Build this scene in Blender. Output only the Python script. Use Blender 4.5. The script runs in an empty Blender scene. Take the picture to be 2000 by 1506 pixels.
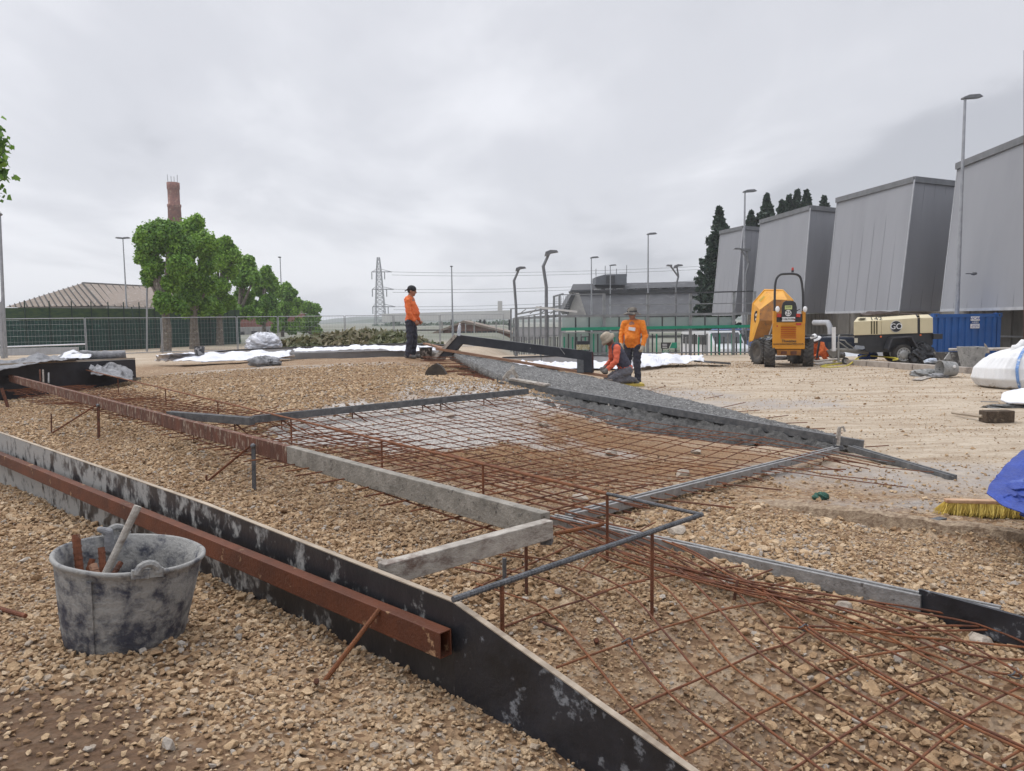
import bpy, bmesh, math, random
import numpy as np
from mathutils import Vector, Matrix
sc = bpy.context.scene
col = sc.collection
random.seed(7); rng = np.random.default_rng(11)
R_ = math.radians
# ------------------------------------------------------------------ camera
F = 1480.0; HV = 625.0; EYE = 1.45
PITCH = math.atan((753-HV)/F); ROLL = -0.70
cam = bpy.data.cameras.new('camera'); camo = bpy.data.objects.new('camera', cam); col.objects.link(camo)
cam.sensor_width = 36; cam.lens = F/2000*36; cam.clip_start = .05; cam.clip_end = 9000
CR = (Matrix.Rotation(math.pi/2-PITCH, 3, 'X') @ Matrix.Rotation(R_(ROLL), 3, 'Z'))
camo.matrix_world = Matrix.Translation((0, 0, EYE)) @ CR.to_4x4()
sc.camera = camo
# ------------------------------------------------------------------ world: overcast sky
SUN_EL, SUN_AZ = R_(58), R_(-50)
w = bpy.data.worlds.new('World'); sc.world = w; w.use_nodes = True
nt = w.node_tree; N = nt.nodes; L = nt.links; N.clear()
out = N.new('ShaderNodeOutputWorld')
sky = N.new('ShaderNodeTexSky'); sky.sky_type = 'NISHITA'; sky.sun_disc = False
sky.sun_elevation = SUN_EL; sky.sun_rotation = SUN_AZ
b1 = N.new('ShaderNodeBackground'); b1.inputs[1].default_value = .08; L.new(sky.outputs[0], b1.inputs[0])
tc = N.new('ShaderNodeTexCoord'); sep = N.new('ShaderNodeSeparateXYZ'); L.new(tc.outputs['Generated'], sep.inputs[0])
def M(op, a, b=None, c=None, clamp=False):
    n = N.new('ShaderNodeMath'); n.operation = op; n.use_clamp = clamp
    for i, x in enumerate((a, b, c)):
        if x is None: continue
        if isinstance(x, (int, float)): n.inputs[i].default_value = x
        else: L.new(x, n.inputs[i])
    return n.outputs[0]
zc = M('ADD', M('MAXIMUM', sep.outputs[2], 0.0), .16)
comb = N.new('ShaderNodeCombineXYZ')
L.new(M('DIVIDE', sep.outputs[0], zc), comb.inputs[0]); L.new(M('DIVIDE', sep.outputs[1], zc), comb.inputs[1])
def wnoise(scale, detail, rough, off):
    mp = N.new('ShaderNodeMapping'); mp.inputs['Location'].default_value = off; mp.inputs['Scale'].default_value = (1.0, .55, 1)
    L.new(comb.outputs[0], mp.inputs[0])
    n = N.new('ShaderNodeTexNoise'); n.inputs['Scale'].default_value = scale; n.inputs['Detail'].default_value = detail
    n.inputs['Roughness'].default_value = rough; n.inputs['Distortion'].default_value = .4
    L.new(mp.outputs[0], n.inputs[0]); return n.outputs[0]
n1 = wnoise(.55, 4, .5, (3.1, 1.7, 0)); n2 = wnoise(1.5, 5, .55, (7.3, 4.2, 0))
cl = M('ADD', M('MULTIPLY', n1, .68), M('MULTIPLY', n2, .32))
side = M('MULTIPLY', sep.outputs[0], -.22)
cl = M('ADD', cl, side)
ramp = N.new('ShaderNodeValToRGB'); L.new(cl, ramp.inputs[0])
ramp.color_ramp.interpolation = 'EASE'
e = ramp.color_ramp.elements
e[0].position = .385; e[0].color = (.475, .487, .53, 1)
e[1].position = .60; e[1].color = (.80, .808, .85, 1)
m_ = e.new(.49); m_.color = (.64, .65, .695, 1)
boost = M('MULTIPLY_ADD', M('MULTIPLY', M('SUBTRACT', sep.outputs[2], .38), 1.9, None, True), 1.6, 1.0)
b2 = N.new('ShaderNodeBackground'); L.new(ramp.outputs[0], b2.inputs[0]); L.new(boost, b2.inputs[1])
mx = N.new('ShaderNodeMixShader'); mx.inputs[0].default_value = .93
L.new(b1.outputs[0], mx.inputs[1]); L.new(b2.outputs[0], mx.inputs[2]); L.new(mx.outputs[0], out.inputs[0])
sun = bpy.data.lights.new('sun', 'SUN'); sun.energy = 1.1; sun.angle = R_(28); sun.color = (1, .97, .93)
so = bpy.data.objects.new('sun', sun); col.objects.link(so)
so.rotation_euler = (math.pi/2-SUN_EL, 0, -SUN_AZ+math.pi)
so.rotation_euler = (Vector((math.sin(SUN_AZ)*math.cos(SUN_EL), math.cos(SUN_AZ)*math.cos(SUN_EL), math.sin(SUN_EL)))).to_track_quat('Z', 'Y').to_euler()
vs = sc.view_settings; vs.view_transform = 'Standard'; vs.look = 'None'; vs.exposure = .20; vs.gamma = 1

# ------------------------------------------------------------------ image point -> place on the site
def ray(u, v):
    d = CR @ Vector(((u-1000)/F, (753-v)/F, -1.0)); return d/d.y
def P(u, v, D):
    d = ray(u, v); return Vector((d.x*D, D, EYE+d.z*D))
def PZ(u, v, z):
    d = ray(u, v); t = (z-EYE)/d.z; return Vector((d.x*t, t, z))
def at(u, D, z):           # known depth and height, image column u
    v = HV-.0122*(u-1000)+(EYE-z)/D*F
    d = ray(u, v); return Vector((d.x*D, D, z))
CP = [ # u, v, z  : terrain control points
 (240,1250,.30),(0,1120,.22),(0,950,.12),(200,1036,.15),(400,1135,.17),(885,1355,.24),(640,1240,.2),(1070,1500,.2),(0,1500,.36),(500,1500,.32),(850,1500,.28),
 (350,900,.15),(600,950,.17),(800,1060,.2),(100,840,.1),(10,790,.08),(190,848,.09),(495,930,.17),(300,850,.12),(700,1040,.2),
 (1000,1100,.22),(1225,1245,.2),(1172,1100,.2),(1500,1400,.1),(1900,1450,.06),(1300,1400,.13),(1700,1250,.13),(1950,1300,.14),(1600,1500,.06),(1400,1500,.09),(1500,1200,.18),
 (1500,1140,.2),(1800,1195,.19),(1300,1080,.2),(1950,1240,.16),
 (1600,1050,.17),(1950,1120,.14),(1600,970,.12),(1850,1010,.1),(1600,920,.06),(1900,900,.0),(1700,810,0),(1500,750,0),(1900,760,0),(1400,720,0),(1700,715,0),(1990,790,0),
 (1900,715,0),(1240,750,.0),(1350,790,.0),(1000,685,.05),(1150,690,.03),
 (805,701,.57),(720,700,.55),(640,712,.5),(520,715,.44),(400,718,.4),(300,735,.35),(300,770,.33),(420,790,.4),(500,772,.47),(640,765,.53),(760,745,.57),(900,740,.57),(950,750,.57),
 (490,835,.42),(600,815,.46),(800,785,.48),(1000,770,.47),(700,840,.36),(900,830,.33),(620,880,.28),(800,880,.22),(900,800,.42),
 (1100,850,.2),(1300,850,.07),(1500,875,.02),(1000,950,.14),(1300,930,.08),(1150,930,.1),(1050,890,.17),(1450,900,.04),(880,930,.19),(1100,990,.14),
 (50,740,.12),(150,750,.15),(250,748,.25),(400,840,.25),
]
pts = np.array([[*PZ(u, v, z)] for u, v, z in CP])
far = np.array([[x, y, z] for x, y, z in ((-20,30,.2),(-8,30,.1),(0,32,.0),(10,32,0),(20,34,0),(-30,40,-.13),(-18,40,-.1),(-6,42,-.1),(8,45,-.05),(25,45,0),(40,45,0),(-45,45,-.1),
   (-12,16,0.0),(-16,22,.05),(18,18,0),(20,26,0),(16,8,0),(8,4,.05),(-8,5,.1),(-6,1,.3),(6,0,.1),(-3,-2,.35),(3,-2,.2),(-14,8,.05),(0,0,.33))])
CPT = np.vstack([pts, far])
def tps_fit(C):
    n = len(C); X = C[:, :2]; d = np.linalg.norm(X[:, None]-X[None], axis=2)
    K = np.where(d > 0, d*d*np.log(d+1e-12), 0)+np.eye(n)*.25
    Pm = np.hstack([np.ones((n, 1)), X]); A = np.zeros((n+3, n+3)); A[:n, :n] = K; A[:n, n:] = Pm; A[n:, :n] = Pm.T
    b = np.zeros(n+3); b[:n] = C[:, 2]; return np.linalg.solve(A, b)
TW = tps_fit(CPT)
def T(x, y):
    x = np.atleast_1d(np.asarray(x, float)); y = np.atleast_1d(np.asarray(y, float)); sh = x.shape
    x = x.ravel(); y = y.ravel(); o = np.full(x.shape, -.1); 
    near = (y < 48) & (np.abs(x) < 46) & (y > -4)
    idx = np.where(near)[0]; n = len(CPT)
    for s in range(0, len(idx), 40000):
        k = idx[s:s+40000]; d2 = (x[k, None]-CPT[None, :, 0])**2+(y[k, None]-CPT[None, :, 1])**2
        o[k] = (.5*d2*np.log(d2+1e-12)) @ TW[:n]+TW[n]+TW[n+1]*x[k]+TW[n+2]*y[k]
    def ss(q): q = np.clip(q, 0, 1); return q*q*(3-2*q)
    yd = 31.2-4.0*ss((x-9.5)/2); drop = 1.1*ss((y-yd)/1.2)*ss((x+2)/3)
    bl = np.clip((y-36)/10, 0, 1)*1.0; bl = np.maximum(bl, np.clip((np.abs(x)-34)/10, 0, 1)); bl = np.maximum(bl, np.clip((-1.5-y)/2, 0, 1))
    bl = bl*bl*(3-2*bl)
    return (o*(1-bl)+(-.1)*bl-drop).reshape(sh)
def Tz(x, y): return float(T(x, y)[0])
def G(u, v, dz=0.0):
    d = ray(u, v); t = np.geomspace(1.0, 90, 500); z = EYE+d.z*t; g = T(d.x*t, t)+dz
    k = np.where(z <= g)[0]
    if len(k) == 0 or k[0] == 0: tt = t[-1] if len(k) == 0 else t[0]; return Vector((d.x*tt, tt, EYE+d.z*tt))
    k = k[0]; a = z[k-1]-g[k-1]; b = g[k]-z[k]; tt = t[k-1]+(t[k]-t[k-1])*a/(a+b+1e-9)
    return Vector((d.x*tt, tt, EYE+d.z*tt))

# ------------------------------------------------------------------ materials
MATS = {}
def mat(name, c1, c2=None, scale=3.0, rough=.8, metal=0.0, bump=0.0, bscale=40.0, lo=.35, hi=.65, detail=6, stretch=(1,1,1),
        c3=None, s3=5.0, t3=.6, w3=.05, rough3=None, coord='Object', att=None, spec=None, transm=0, alpha=None, d3=8, z3=None):
    if name in MATS: return MATS[name]
    m = bpy.data.materials.new(name); m.use_nodes = True; nt = m.node_tree; N = nt.nodes; L = nt.links
    b = N['Principled BSDF']; MATS[name] = m
    b.inputs['Roughness'].default_value = rough; b.inputs['Metallic'].default_value = metal
    if spec is not None: b.inputs['Specular IOR Level'].default_value = spec
    if alpha is not None: b.inputs['Alpha'].default_value = alpha
    if transm: b.inputs['Transmission Weight'].default_value = transm
    if c2 is None: c2 = tuple(x*.8 for x in c1)
    tc = N.new('ShaderNodeTexCoord'); mp = N.new('ShaderNodeMapping'); mp.inputs['Scale'].default_value = stretch
    L.new(tc.outputs[coord], mp.inputs[0])
    def noise(s, d=6, r=.6):
        n = N.new('ShaderNodeTexNoise'); n.inputs['Scale'].default_value = s; n.inputs['Detail'].default_value = d; n.inputs['Roughness'].default_value = r
        L.new(mp.outputs[0], n.inputs[0]); return n.outputs[0]
    def mapr(x, a, b_):
        r = N.new('ShaderNodeMapRange'); r.inputs[1].default_value = a; r.inputs[2].default_value = b_; L.new(x, r.inputs[0]); return r.outputs[0]
    def mix(f, A, B):
        x = N.new('ShaderNodeMix'); x.data_type = 'RGBA'
        if isinstance(f, float): x.inputs[0].default_value = f
        else: L.new(f, x.inputs[0])
        for i, q in ((6, A), (7, B)):
            if isinstance(q, tuple): x.inputs[i].default_value = (*q[:3], 1)
            else: L.new(q, x.inputs[i])
        return x.outputs[2]
    c = mix(mapr(noise(scale, detail), lo, hi), tuple(c1), tuple(c2))
    if c3 is not None:
        nf = noise(s3, d3, .68)
        if z3 is not None:   # splashes thicker at one height or along one way of the object
            sx = N.new('ShaderNodeSeparateXYZ'); L.new(tc.outputs[coord], sx.inputs[0])
            mm = N.new('ShaderNodeMath'); mm.operation = 'MULTIPLY_ADD'; L.new(sx.outputs[z3[0]], mm.inputs[0]); mm.inputs[1].default_value = z3[1]; mm.inputs[2].default_value = z3[2]; mm.use_clamp = False
            cl_ = N.new('ShaderNodeClamp'); cl_.inputs[1].default_value = z3[3]; cl_.inputs[2].default_value = z3[4]; L.new(mm.outputs[0], cl_.inputs[0])
            ad = N.new('ShaderNodeMath'); L.new(nf, ad.inputs[0]); L.new(cl_.outputs[0], ad.inputs[1]); nf = ad.outputs[0]
        f3 = mapr(nf, t3-w3, t3+w3); c = mix(f3, c, tuple(c3))
        if rough3 is not None:
            rr = N.new('ShaderNodeMapRange'); L.new(f3, rr.inputs[0]); rr.inputs[3].default_value = rough; rr.inputs[4].default_value = rough3; L.new(rr.outputs[0], b.inputs['Roughness'])
    if att:
        a = N.new('ShaderNodeAttribute'); a.attribute_name = att[0]
        if len(att) > 1: a.attribute_type = att[1]
        hs = N.new('ShaderNodeHueSaturation'); L.new(c, hs.inputs['Color']); L.new(a.outputs['Fac'], hs.inputs['Value']); c = hs.outputs[0]
    L.new(c, b.inputs['Base Color'])
    if bump:
        bp = N.new('ShaderNodeBump'); bp.inputs['Strength'].default_value = bump; bp.inputs['Distance'].default_value = .02
        L.new(noise(bscale, 5), bp.inputs['Height']); L.new(bp.outputs[0], b.inputs['Normal'])
    return m
def nodes_of(m): return m.node_tree.nodes, m.node_tree.links, m.node_tree.nodes['Principled BSDF']

# ------------------------------------------------------------------ mesh helpers
def frame(d, up=Vector((0, 0, 1))):
    d = Vector(d).normalized(); s = d.cross(up)
    if s.length < 1e-4: s = d.cross(Vector((0, 1, 0)))
    s.normalize(); return d, s, s.cross(d).normalized()
class MB:
    def __init__(s): s.v = []; s.f = []; s.m = []; s.mi = 0; s.sm = []; s.smooth = False
    def add(s, vs, fs):
        o = len(s.v); s.v += [tuple(x) for x in vs]
        for f in fs: s.f.append(tuple(i+o for i in f)); s.m.append(s.mi); s.sm.append(s.smooth)
        return s
    def box(s, c, size, rot=None):
        c = Vector(c); hx, hy, hz = (q/2 for q in size); vs = []
        for x, y, z in ((-1,-1,-1),(1,-1,-1),(1,1,-1),(-1,1,-1),(-1,-1,1),(1,-1,1),(1,1,1),(-1,1,1)):
            p = Vector((x*hx, y*hy, z*hz)); vs.append(c+(rot @ p if rot else p))
        return s.add(vs, [(0,3,2,1),(4,5,6,7),(0,1,5,4),(1,2,6,5),(2,3,7,6),(3,0,4,7)])
    def hexa(s, p):  # 8 points, bottom 4 then top 4
        return s.add(p, [(0,3,2,1),(4,5,6,7),(0,1,5,4),(1,2,6,5),(2,3,7,6),(3,0,4,7)])
    def beam(s, a, b, w_, h, up=Vector((0, 0, 1)), off=0.0):   # top surface through a,b when off=-h/2
        a = Vector(a); b = Vector(b); d, sd, u_ = frame(b-a, up); vs = []
        for e_ in (a, b):
            for i, j in ((-1,-1),(1,-1),(1,1),(-1,1)): vs.append(e_+sd*(i*w_/2)+u_*(j*h/2+off))
        return s.add(vs, [(3,2,1,0),(4,5,6,7),(0,1,5,4),(1,2,6,5),(2,3,7,6),(3,0,4,7)])
    def tube(s, ps, r, n=8, caps=True):
        ps = [Vector(p) for p in ps]; rr = r if isinstance(r, (list, tuple)) else [r]*len(ps); vs = []; k = len(ps)
        d0 = (ps[1]-ps[0]).normalized(); _, sd, up = frame(d0)
        for i, p in enumerate(ps):
            a = ps[max(i-1, 0)]; b = ps[min(i+1, k-1)]; d = (b-a)
            if d.length < 1e-9: d = d0
            d.normalize(); sd = (sd-d*sd.dot(d))
            if sd.length < 1e-6: sd = frame(d)[1]
            sd.normalize(); up = sd.cross(d)
            for j in range(n):
                t = 2*math.pi*j/n; vs.append(p+sd*(math.cos(t)*rr[i])+up*(math.sin(t)*rr[i]))
        fs = [(i*n+j, i*n+(j+1) % n, (i+1)*n+(j+1) % n, (i+1)*n+j) for i in range(k-1) for j in range(n)]
        if caps: fs += [tuple(reversed(range(n))), tuple(range((k-1)*n, k*n))]
        return s.add(vs, fs)
    def lathe(s, prof, n=32, c=(0,0,0), axis='Z', cap0=True, cap1=True, mtx=None):
        vs = []; c = Vector(c)
        for r, z in prof:
            for j in range(n):
                t = 2*math.pi*j/n; p = Vector((r*math.cos(t), r*math.sin(t), z))
                if axis == 'X': p = Vector((p.z, p.x, p.y))
                if axis == 'Y': p = Vector((p.x, p.z, p.y))
                if mtx: p = mtx @ p
                vs.append(c+p)
        k = len(prof); fs = [(i*n+j, i*n+(j+1) % n, (i+1)*n+(j+1) % n, (i+1)*n+j) for i in range(k-1) for j in range(n)]
        if cap0: fs.append(tuple(reversed(range(n))))
        if cap1: fs.append(tuple(range((k-1)*n, k*n)))
        return s.add(vs, fs)
    def prism(s, poly, ext):
        ext = Vector(ext); n = len(poly); vs = [Vector(p) for p in poly]+[Vector(p)+ext for p in poly]
        return s.add(vs, [tuple(reversed(range(n))), tuple(range(n, 2*n))]+[(i, (i+1) % n, n+(i+1) % n, n+i) for i in range(n)])
    def ell(s, c, r, rot=None, nu=16, nv=10):
        c = Vector(c); vs = []; fs = []
        for i in range(nv+1):
            ph = math.pi*i/nv
            for j in range(nu):
                t = 2*math.pi*j/nu; p = Vector((r[0]*math.sin(ph)*math.cos(t), r[1]*math.sin(ph)*math.sin(t), r[2]*math.cos(ph)))
                vs.append(c+(rot @ p if rot else p))
        for i in range(nv):
            for j in range(nu): fs.append((i*nu+j, (i+1)*nu+j, (i+1)*nu+(j+1) % nu, i*nu+(j+1) % nu))
        return s.add(vs, fs)
    def cap(s, a, b, ra, rb=None, n=12):      # tapered capsule
        a = Vector(a); b = Vector(b); rb = ra if rb is None else rb; d = (b-a); l = d.length; d = d.normalized() if l > 1e-6 else Vector((0,0,1))
        ps = []; rs = []
        for t in (-90, -65, -40, -15, 0): ps.append(a+d*(ra*math.sin(R_(t)))); rs.append(max(ra*math.cos(R_(t)), 1e-4))
        for t in (0, 15, 40, 65, 90): ps.append(b+d*(rb*math.sin(R_(t)))); rs.append(max(rb*math.cos(R_(t)), 1e-4))
        if l < 1e-6: ps.pop(5); rs.pop(5)
        return s.tube(ps, rs, n)
    def chain(s, ps, rs, n=12):
        for i in range(len(ps)-1): s.cap(ps[i], ps[i+1], rs[i], rs[i+1], n)
        return s
    def build(s, name, m, parent=None, local=False, base=None, bevel=0, smooth=None, mods=()):
        vs = np.array(s.v, float).reshape(-1, 3)
        if local: org = Vector((0, 0, 0))
        elif parent is not None: org = world_loc(parent)
        elif base is not None: org = Vector(base)
        else: org = Vector(((vs[:,0].min()+vs[:,0].max())/2, (vs[:,1].min()+vs[:,1].max())/2, vs[:,2].min()))
        me = bpy.data.meshes.new(name); vv = vs-np.array(org)
        me.from_pydata(vv.tolist(), [], s.f); me.update()
        ml = m if isinstance(m, (list, tuple)) else [m]
        for q in ml: me.materials.append(q)
        if len(ml) > 1: me.polygons.foreach_set('material_index', s.m)
        sm = s.sm if smooth is None else [smooth]*len(s.f)
        me.polygons.foreach_set('use_smooth', sm)
        bm_ = bmesh.new(); bm_.from_mesh(me); bmesh.ops.recalc_face_normals(bm_, faces=bm_.faces); bm_.to_mesh(me); bm_.free()
        o = bpy.data.objects.new(name, me); col.objects.link(o)
        if parent is not None: o.parent = parent
        elif not local: o.location = org
        if bevel:
            b = o.modifiers.new('bevel', 'BEVEL'); b.width = bevel; b.segments = 2; b.limit_method = 'ANGLE'; b.angle_limit = R_(40)
        return o
def world_loc(o):
    l = Vector(o.location)
    while o.parent: o = o.parent; l += Vector(o.location)
    return l
def tag(o, label, cat, group=None):
    o['label'] = label; o['category'] = cat
    if group: o['group'] = group
    return o
def thing(name, loc, label, cat, group=None):
    o = bpy.data.objects.new(name, None); col.objects.link(o); o.location = loc; o.empty_display_size = .2
    return tag(o, label, cat, group)
def kind(o, k): o['kind'] = k; return o
def copy_tree(o, parent=None, loc=None, rotz=None, scale=None, label=None):
    kids = [c for c in bpy.data.objects if c.parent == o]
    c = o.copy(); col.objects.link(c); c.parent = parent
    if loc is not None: c.location = loc
    if rotz is not None: c.rotation_euler = (0, 0, rotz)
    if scale is not None: c.scale = (scale,)*3 if isinstance(scale, (int, float)) else scale
    if label: c['label'] = label
    for k in kids: copy_tree(k, c)
    return c
def vnoise(x, y, seed=0):
    xi = np.floor(x).astype(np.int64); yi = np.floor(y).astype(np.int64); fx = x-xi; fy = y-yi; fx = fx*fx*(3-2*fx); fy = fy*fy*(3-2*fy)
    def h(a, b):
        n = (a*374761393+b*668265263+seed*1274126177) & 0x7fffffff; n = ((n ^ (n >> 13))*1274126177) & 0x7fffffff; return ((n ^ (n >> 16)) & 0xffff)/65535.0
    return (h(xi, yi)*(1-fx)+h(xi+1, yi)*fx)*(1-fy)+(h(xi, yi+1)*(1-fx)+h(xi+1, yi+1)*fx)*fy
def fbm(x, y, o=4, seed=0):
    s = 0; a = .5
    for i in range(o): s = s+a*vnoise(x, y, seed+i); x = x*2.03+5.1; y = y*2.03+1.7; a *= .5
    return s/(1-.5**o)
def f1(x, y, o_=4, sd=0): return float(fbm(np.array([x]), np.array([y]), o_, sd)[0])
# ------------------------------------------------------------------ ground sheet
def inpoly(x, y, poly):
    r = np.zeros(x.shape, bool); n = len(poly); j = n-1
    for i in range(n):
        xi, yi = poly[i]; xj, yj = poly[j]
        r ^= ((yi > y) != (yj > y)) & (x < (xj-xi)*(y-yi)/(yj-yi+1e-12)+xi); j = i
    return r
def proj(x, y, z):       # where a ground spot lies in the photograph's frame, used to lay stains out by eye
    p = np.stack([x, y, z-EYE]); q = np.array(CR.transposed()) @ p
    return 1000+q[0]/-q[2]*F, 753-q[1]/-q[2]*F
def blob(x, y, u, v, rx, ry, seed, soft=.35):     # stain of irregular outline centred on the ground spot seen at (u,v)
    c = G(u, v); dx = (x-c.x)/rx; dy = (y-c.y)/ry; d = np.sqrt(dx*dx+dy*dy)+(fbm(x*2.2, y*2.2, 4, seed)-.5)*1.2
    return np.clip((1-d)/soft, 0, 1)
def micro(x, y):         # small unevenness of the gravel
    n = (fbm(x*2.5, y*2.5, 3, 5)-.5)*.05+(fbm(x*11, y*11, 3, 9)-.5)*.022
    k = np.clip((y-6)/6, 0, 1); n = n*(1-.55*k)+(fbm(x*.9, y*.9, 3, 2)-.5)*.05*k
    return n*np.clip((60-y)/20, 0, 1)
ys = np.geomspace(1.6, 3200, 820)-3.0
ts = np.linspace(-1.15, 1.15, 620)
Y, Tt = np.meshgrid(ys, ts, indexing='ij'); X = Tt*(Y+3.6)
Z0 = T(X, Y)
EDGE = [G(1490, 985), G(1700, 1012), G(1850, 1040), G(1990, 1062), G(2150, 1085)]  # low step between compact fill and loose gravel
def edge_step(x, y):
    ex = np.array([p.x for p in EDGE]+[9.0]); ey = np.array([p.y for p in EDGE]+[EDGE[-1].y-.3])
    yy = np.interp(x, ex, ey)+(fbm(x*4, y*0+3, 3, 4)-.5)*.12
    k = np.clip((yy-y)/.05, 0, 1); fade = np.clip((x-ex[0])/.5, 0, 1)
    return -.05*k*fade*np.clip(1-(yy-y)/1.2, 0, 1)
def boardline(x): return None
Z = Z0+micro(X, Y)+edge_step(X, Y)
nr, nc = X.shape
me = bpy.data.meshes.new('ground'); V = np.stack([X, Y, Z], -1).reshape(-1, 3)
idx = np.arange(nr*nc).reshape(nr, nc); Fq = np.stack([idx[:-1,:-1], idx[:-1,1:], idx[1:,1:], idx[1:,:-1]], -1).reshape(-1, 4)
me.vertices.add(len(V)); me.vertices.foreach_set('co', V.ravel()); me.loops.add(Fq.size); me.loops.foreach_set('vertex_index', Fq.ravel().astype(np.int32))
me.polygons.add(len(Fq)); me.polygons.foreach_set('loop_start', np.arange(0, Fq.size, 4, dtype=np.int32)); me.polygons.foreach_set('loop_total', np.full(len(Fq), 4, dtype=np.int32))
me.update(calc_edges=True); me.polygons.foreach_set('use_smooth', np.ones(len(Fq), bool))
xf, yf = X.ravel(), Y.ravel()
# grey = spilled cement / lime dust, wet = damp slick, sand = orange fill, dirt = dark brown soil, comp = compacted pale fill
comp = np.clip((yf-(7.0-.55*np.clip(xf, -2, 4)))/2.0, 0, 1)*np.clip((xf-1.2)/1.5, 0, 1)
comp = np.maximum(comp, np.clip((yf-21)/5, 0, 1)*.9)
comp = np.maximum(comp, (1-np.clip(-(np.interp(xf, [p.x for p in EDGE], [p.y for p in EDGE])-yf)/.1+1, 0, 1)*1.0)*np.clip((xf-1.6)/.5, 0, 1)*np.where(yf > np.interp(xf, [p.x for p in EDGE], [p.y for p in EDGE]), 1, 0))
grey = np.zeros_like(xf)
for a in ((800,820,1.7,1.1,1),(900,795,1.0,.9,2),(650,840,.7,.6,6),(930,750,1.2,1.3,3),(985,770,1.0,.9,13)): grey = np.maximum(grey, blob(xf, yf, *a))
for a in ((1190,885,.35,.25,8),(1500,1060,.5,.6,4),(620,716,2.6,.7,12),(470,722,2.5,.8,14)): grey = np.maximum(grey, .7*blob(xf, yf, *a, .8))
for a in ((1180,815,1.0,.3,15),(1300,845,1.0,.25,16)): grey = np.maximum(grey, .55*blob(xf, yf, *a, .6))
wet = np.zeros_like(xf)
for a in ((1700,930,.9,.9,21),(1880,930,.9,.9,22),(1780,985,.7,.25,23),(1540,925,.5,.5,24),(1330,770,1.3,1.6,25),(1500,790,1.5,1.0,26)): wet = np.maximum(wet, blob(xf, yf, *a, .6))
sand = np.zeros_like(xf)
for a in ((820,740,2.6,2.2,31),(1150,860,2.1,1.7,32),(1380,890,1.5,1.1,33),(1000,900,1.6,1.0,36),(900,715,3,2.5,34),(1330,920,1.2,.5,35)): sand = np.maximum(sand, .9*blob(xf, yf, *a, .7))
dirt = np.zeros_like(xf)
for a in ((20,1410,.45,.26,41),(100,1510,.36,.16,42),(0,1500,.7,.3,45)): dirt = np.maximum(dirt, blob(xf, yf, *a, .4))
for a in ((950,1000,1.1,.5,43),(1000,920,1.5,.6,44),(1450,1460,.9,.4,46),(1650,1400,.7,.4,47),(1300,1250,.5,.4,48),(1750,1300,.7,.4,49)): dirt = np.maximum(dirt, .5*blob(xf, yf, *a, .8))
for nm, a in (('grey', grey), ('wet', wet), ('sand', sand), ('dirt', dirt), ('comp', comp)):
    at_ = me.attributes.new(nm, 'FLOAT', 'POINT'); at_.data.foreach_set('value', a.astype(np.float32))
gm = bpy.data.materials.new('ground_fill'); gm.use_nodes = True; MATS['ground_fill'] = gm
N, L, B = nodes_of(gm)
tc = N.new('ShaderNodeTexCoord')
def noi(s, d=8, r=.6, st=None):
    n = N.new('ShaderNodeTexNoise'); n.inputs['Scale'].default_value = s; n.inputs['Detail'].default_value = d; n.inputs['Roughness'].default_value = r
    if st:
        mp = N.new('ShaderNodeMapping'); mp.inputs['Scale'].default_value = st; L.new(tc.outputs['Object'], mp.inputs[0]); L.new(mp.outputs[0], n.inputs[0])
    else: L.new(tc.outputs['Object'], n.inputs[0])
    return n.outputs[0]
def vor(s, feat='F1'):
    n = N.new('ShaderNodeTexVoronoi'); n.inputs['Scale'].default_value = s; n.feature = feat; L.new(tc.outputs['Object'], n.inputs[0]); return n
def MP(x, a, b, c=0, d=1):
    r = N.new('ShaderNodeMapRange'); r.inputs[1].default_value = a; r.inputs[2].default_value = b; r.inputs[3].default_value = c; r.inputs[4].default_value = d; L.new(x, r.inputs[0]); return r.outputs[0]
def MX(f, A, Bc, mode='MIX'):
    x = N.new('ShaderNodeMix'); x.data_type = 'RGBA'; x.blend_type = mode
    if isinstance(f, float): x.inputs[0].default_value = f
    else: L.new(f, x.inputs[0])
    for i, q in ((6, A), (7, Bc)):
        if isinstance(q, tuple): x.inputs[i].default_value = (*q, 1)
        else: L.new(q, x.inputs[i])
    return x.outputs[2]
def MT(op, a, b):
    n = N.new('ShaderNodeMath'); n.operation = op
    for i, x in enumerate((a, b)):
        if isinstance(x, (int, float)): n.inputs[i].default_value = x
        else: L.new(x, n.inputs[i])
    return n.outputs[0]
def AT(n_):
    a = N.new('ShaderNodeAttribute'); a.attribute_name = n_; return a.outputs['Fac']
v1 = vor(42); v2 = vor(19); v3 = vor(95)
tone = N.new('ShaderNodeSeparateColor'); L.new(v1.outputs['Color'], tone.inputs[0])
tone2 = N.new('ShaderNodeSeparateColor'); L.new(v2.outputs['Color'], tone2.inputs[0])
g1 = MX(tone.outputs[0], (.15, .085, .045), (.45, .305, .18))
g1 = MX(MP(tone.outputs[1], .84, .9, 0, .5), g1, (.40, .35, .29))
g1 = MX(MP(tone2.outputs[0], .7, .75, 0, .7), g1, (.50, .39, .27))
g1 = MX(MP(noi(1.1, 5), .35, .7, 0, .5), g1, (.22, .13, .07))
pale = MX(MP(noi(75, 8, .8), .38, .62), (.52, .42, .305), (.20, .145, .10))
pale = MX(MP(noi(1.3, 8, .7, (.5, 2.2, 1)), .40, .62, 0, .8), pale, (.55, .475, .375))
pale = MX(MP(noi(5, 8, .78, (.35, 2.0, 1)), .52, .68, 0, .75), pale, (.25, .18, .12))
pale = MX(MP(noi(11, 8, .8, (.5, 3.2, 1)), .58, .66, 0, .6), pale, (.19, .135, .09))
pale = MX(MP(tone.outputs[2], .92, .95, 0, .55), pale, (.22, .17, .12))
c = MX(AT('comp'), g1, pale)
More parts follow.
